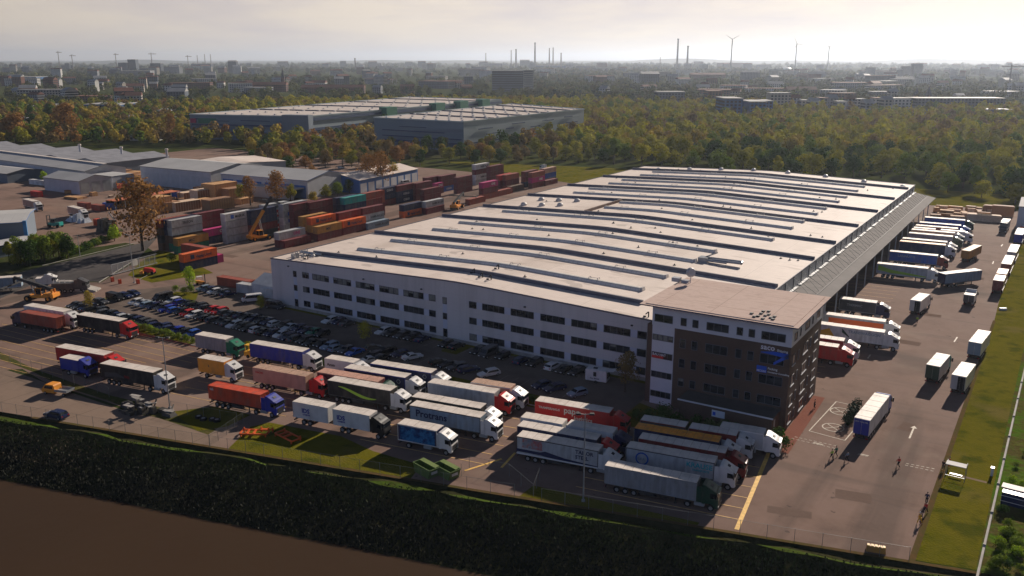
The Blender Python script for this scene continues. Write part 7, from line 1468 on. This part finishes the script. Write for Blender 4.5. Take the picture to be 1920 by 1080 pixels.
def spire(px,py,top,label,grp=None):
    d=dfor(py); x,y=at(px,d); k=d/FPX; H=(py-top)*k; t=thing('church_tower',label,'church tower',(x,y,0),YAW,grp); put('wall',MB().box(-3.2,3.2,-3.2,3.2,-1,H*.5).mesh('w'),[fm('brick')],t); put('spire',MB().box(-3.4,3.4,-3.4,3.4,H*.5,H,3.3,3.3).mesh('s'),[fm('darkf')],t)
spire(528,163,128,'slender dark church spire left of centre'); spire(1726,186,161,'left spire of the church pair on the right','twin church spires'); spire(1749,187,158,'right spire of the church pair on the right','twin church spires')
x,y=at(1473,dfor(131)); t=thing('dome_hall','low shining white dome hall on the right skyline','dome hall',(x,y,0)); put('dome',MB().dome((0,0,0),42,19,20,5).mesh('dome',smooth=True),[mat('white_membrane',(.75,.74,.70),rough=.35)],t); put('base_ring',MB().tube((0,0,-1),(0,0,4),43,43,24).mesh('ring'),[fm('greyf')],t)
for (px,h_) in ((229.5,62),(238,62)): 
    pass
for i,px in enumerate((230,237.5)):
    d=dfor(236); x,y=at(px,d); t=thing('pale_column','pale slim column, %s of the pair above the far-left works halls'%('left','right')[i],'column',(x,y,0),0,'pale twin columns'); put('shaft',MB().tube((0,0,0),(0,0,14.5),.7,.6,8).mesh('shaft'),[mat('pale_column',(.5,.47,.44))],t); put('foot',MB().box(-1.5,1.5,-1.5,1.5,0,1.2).mesh('foot'),[CONC],t)
# blue warehouses, row houses, halls: each one a building
for (px,py,w_,h_,wl,D,lb) in ((1381,222,32,29,'bluef',40,'bright blue warehouse, left of the blue group in front of the row houses'),(1428,222,30,24,'bluef',40,'blue warehouse, middle of the blue group'),(1448,216,14,20,'bluef',30,'narrow blue warehouse, right of the blue group'),(1262,197,48,16,'slate',30,'dark flat block left of the blue group'),(1345,196,25,17,'brick',25,'brick block left of the blue warehouses'),
    (1812,201,142,15,'slate',30,'very long dark office building on the right'),(1890,212,40,9,'slate',20,'dark block at the right edge below the long office'),(1470,206,34,24,'cream',20,'cream apartment house at the left end of the row'),(1700,206,30,18,'white',20,'white apartment house at the right end of the row'),
    (1590,192,40,12,'brick',18,'reddish block above the row houses'),(1660,182,30,11,'slate',20,'slate block right of the reddish block'),(1510,176,50,8,'brick',20,'long brick roofs left above the row houses'),
    (25,222,60,10,'greyf',60,'pale low shed left of the tall dark trees'),(180,205,58,13,'bluef',50,'blue-grey hall with a bright roof above the pale sheds'),(150,185,60,8,'brick',30,'red brick works above the blue-grey hall'),(35,200,70,8,'bluef',60,'blue-roofed hall at the left edge'),(330,229,40,12,'white',30,'white building left of the blue-grey warehouse'),(20,150,70,7,'bluef',60,'distant blue hall at the far left'),(480,170,95,10,'brick',20,'long dark brick roof behind the church spire'),(620,175,110,9,'brick',20,'long brick factory roof above the wide warehouse'),
    (250,141,50,7,'greyf',40,'pale halls below the tower cluster'),(350,165,70,9,'brick',20,'brick houses below the lone pointed tower'),(878,165,16,18,'slate',15,'small dark tower house left of the office slab'),(1180,150,18,10,'greyf',15,'grey house left of the dark square block'),(1330,150,60,8,'brick',30,'long reddish roofs below the nearest wind turbine'),(1410,152,30,14,'greyf',20,'grey hall with a peaked roof below the wind turbines'),(280,213,50,9,'greyf',40,'pale vaulted shed right of the tall dark trees'),(255,252,48,5,'white',8,'long low white building with a red end among the autumn trees')):
    far('block' if D<30 else 'industrial_hall',lb,'building',px,py,w_,h_+(7 if px>1200 and py>190 else 2),wl,D=D,gable=(px in (1410,1510,480,620,1330)),roof=FROOF if wl=='brick' else None)
rh=random.Random(14)
for i in range(11):
    far('row_house','%s row house from the left in the pale row behind the right wood'%ORD[i],'house',1500+i*17.5,207+rh.uniform(-2,2),15.5,rh.uniform(18,25),rh.choice(('cream','white','greyf','white')),D=14,gable=i%2==0,roof=FROOFG if i%3 else FROOF,group='pale row houses')
NAMES=[('cream','cream'),('white','white'),('cream','cream'),('brick','red brick'),('white','white'),('greyf','grey'),('slate','slate-coloured')]
for i in range(235):
    f=rh.random(); px=rh.uniform(-10,1930); py=126+62*f**1.5
    if 900<px<1110 and py>150 or (340<px<1100 and py>176): continue
    wl,nm=rh.choice(NAMES); big=rh.random()<.2; k=(py-108)/60
    side='far left' if px<480 else 'left of centre' if px<960 else 'right of centre' if px<1440 else 'far right'; dep='close to the horizon' if py<140 else 'mid plain' if py<160 else 'nearer part'
    far('house','small distant %s building %s, %s'%(nm,side,dep),'house',px,py,(rh.uniform(10,28) if not big else rh.uniform(32,66))*(.5+k*.5),rh.uniform(9,17)*(.5+k*.5),wl,D=rh.uniform(10,20)*(2 if big else 1),gable=not big,roof=FROOF if rh.random()<.45 else FROOFG,group='distant %s buildings %s, %s'%(nm,side,dep),ang=rh.uniform(-35,35))
# low wooded ridge on the horizon
m=MB(); prev=None
for i in range(90):
    a=-.75+1.5*i/89; h_=26+14*math.sin(i*.37)+10*math.sin(i*.91+1)+(16 if i>52 else 0); d=13500
    p=(-math.sin(YAW-a)*d,math.cos(YAW-a)*d,h_); q=(-math.sin(YAW-a)*(d+1200),math.cos(YAW-a)*(d+1200),h_*.5); b=(-math.sin(YAW-a)*(d-900),math.cos(YAW-a)*(d-900),-1)
    if prev: m.poly([prev[2],b,p,prev[0]]); m.poly([prev[0],p,q,prev[1]])
    prev=(p,q,b)
struct('hills',m,[mat('far_hill_wood',(.035,.04,.03),rough=.95)])
# ---------------- haze ----------------
hz=MB().box(-26000,26000,-4500,40000,-9.5,262).mesh('haze'); o=put('haze',hz,[None]); o['kind']='stuff'; o['label']='thin pale haze filling the air over the plain'; o['category']='haze'
hm=bpy.data.materials.new('haze_air'); hm.use_nodes=True; n=hm.node_tree; n.nodes.clear(); pv=n.nodes.new('ShaderNodeVolumePrincipled'); mo=n.nodes.new('ShaderNodeOutputMaterial'); n.links.new(pv.outputs[0],mo.inputs['Volume'])
pv.inputs['Color'].default_value=(.74,.84,1,1); pv.inputs['Density'].default_value=6.4e-5; pv.inputs['Anisotropy'].default_value=.5
o.material_slots[0].link='OBJECT'; o.material_slots[0].material=hm

# things that would share a label are told apart by their order from the left
_by={}
for o in list(COL.objects):
    if o.parent is None and o.get('label'): _by.setdefault(o['label'],[]).append(o)
for lab,os_ in _by.items():
    if len(os_)>1:
        os_.sort(key=lambda o:pix(o.location.x,o.location.y)[0])
        for i,o in enumerate(os_): o['label']='%s from left, %s'%(ORD[i],lab)
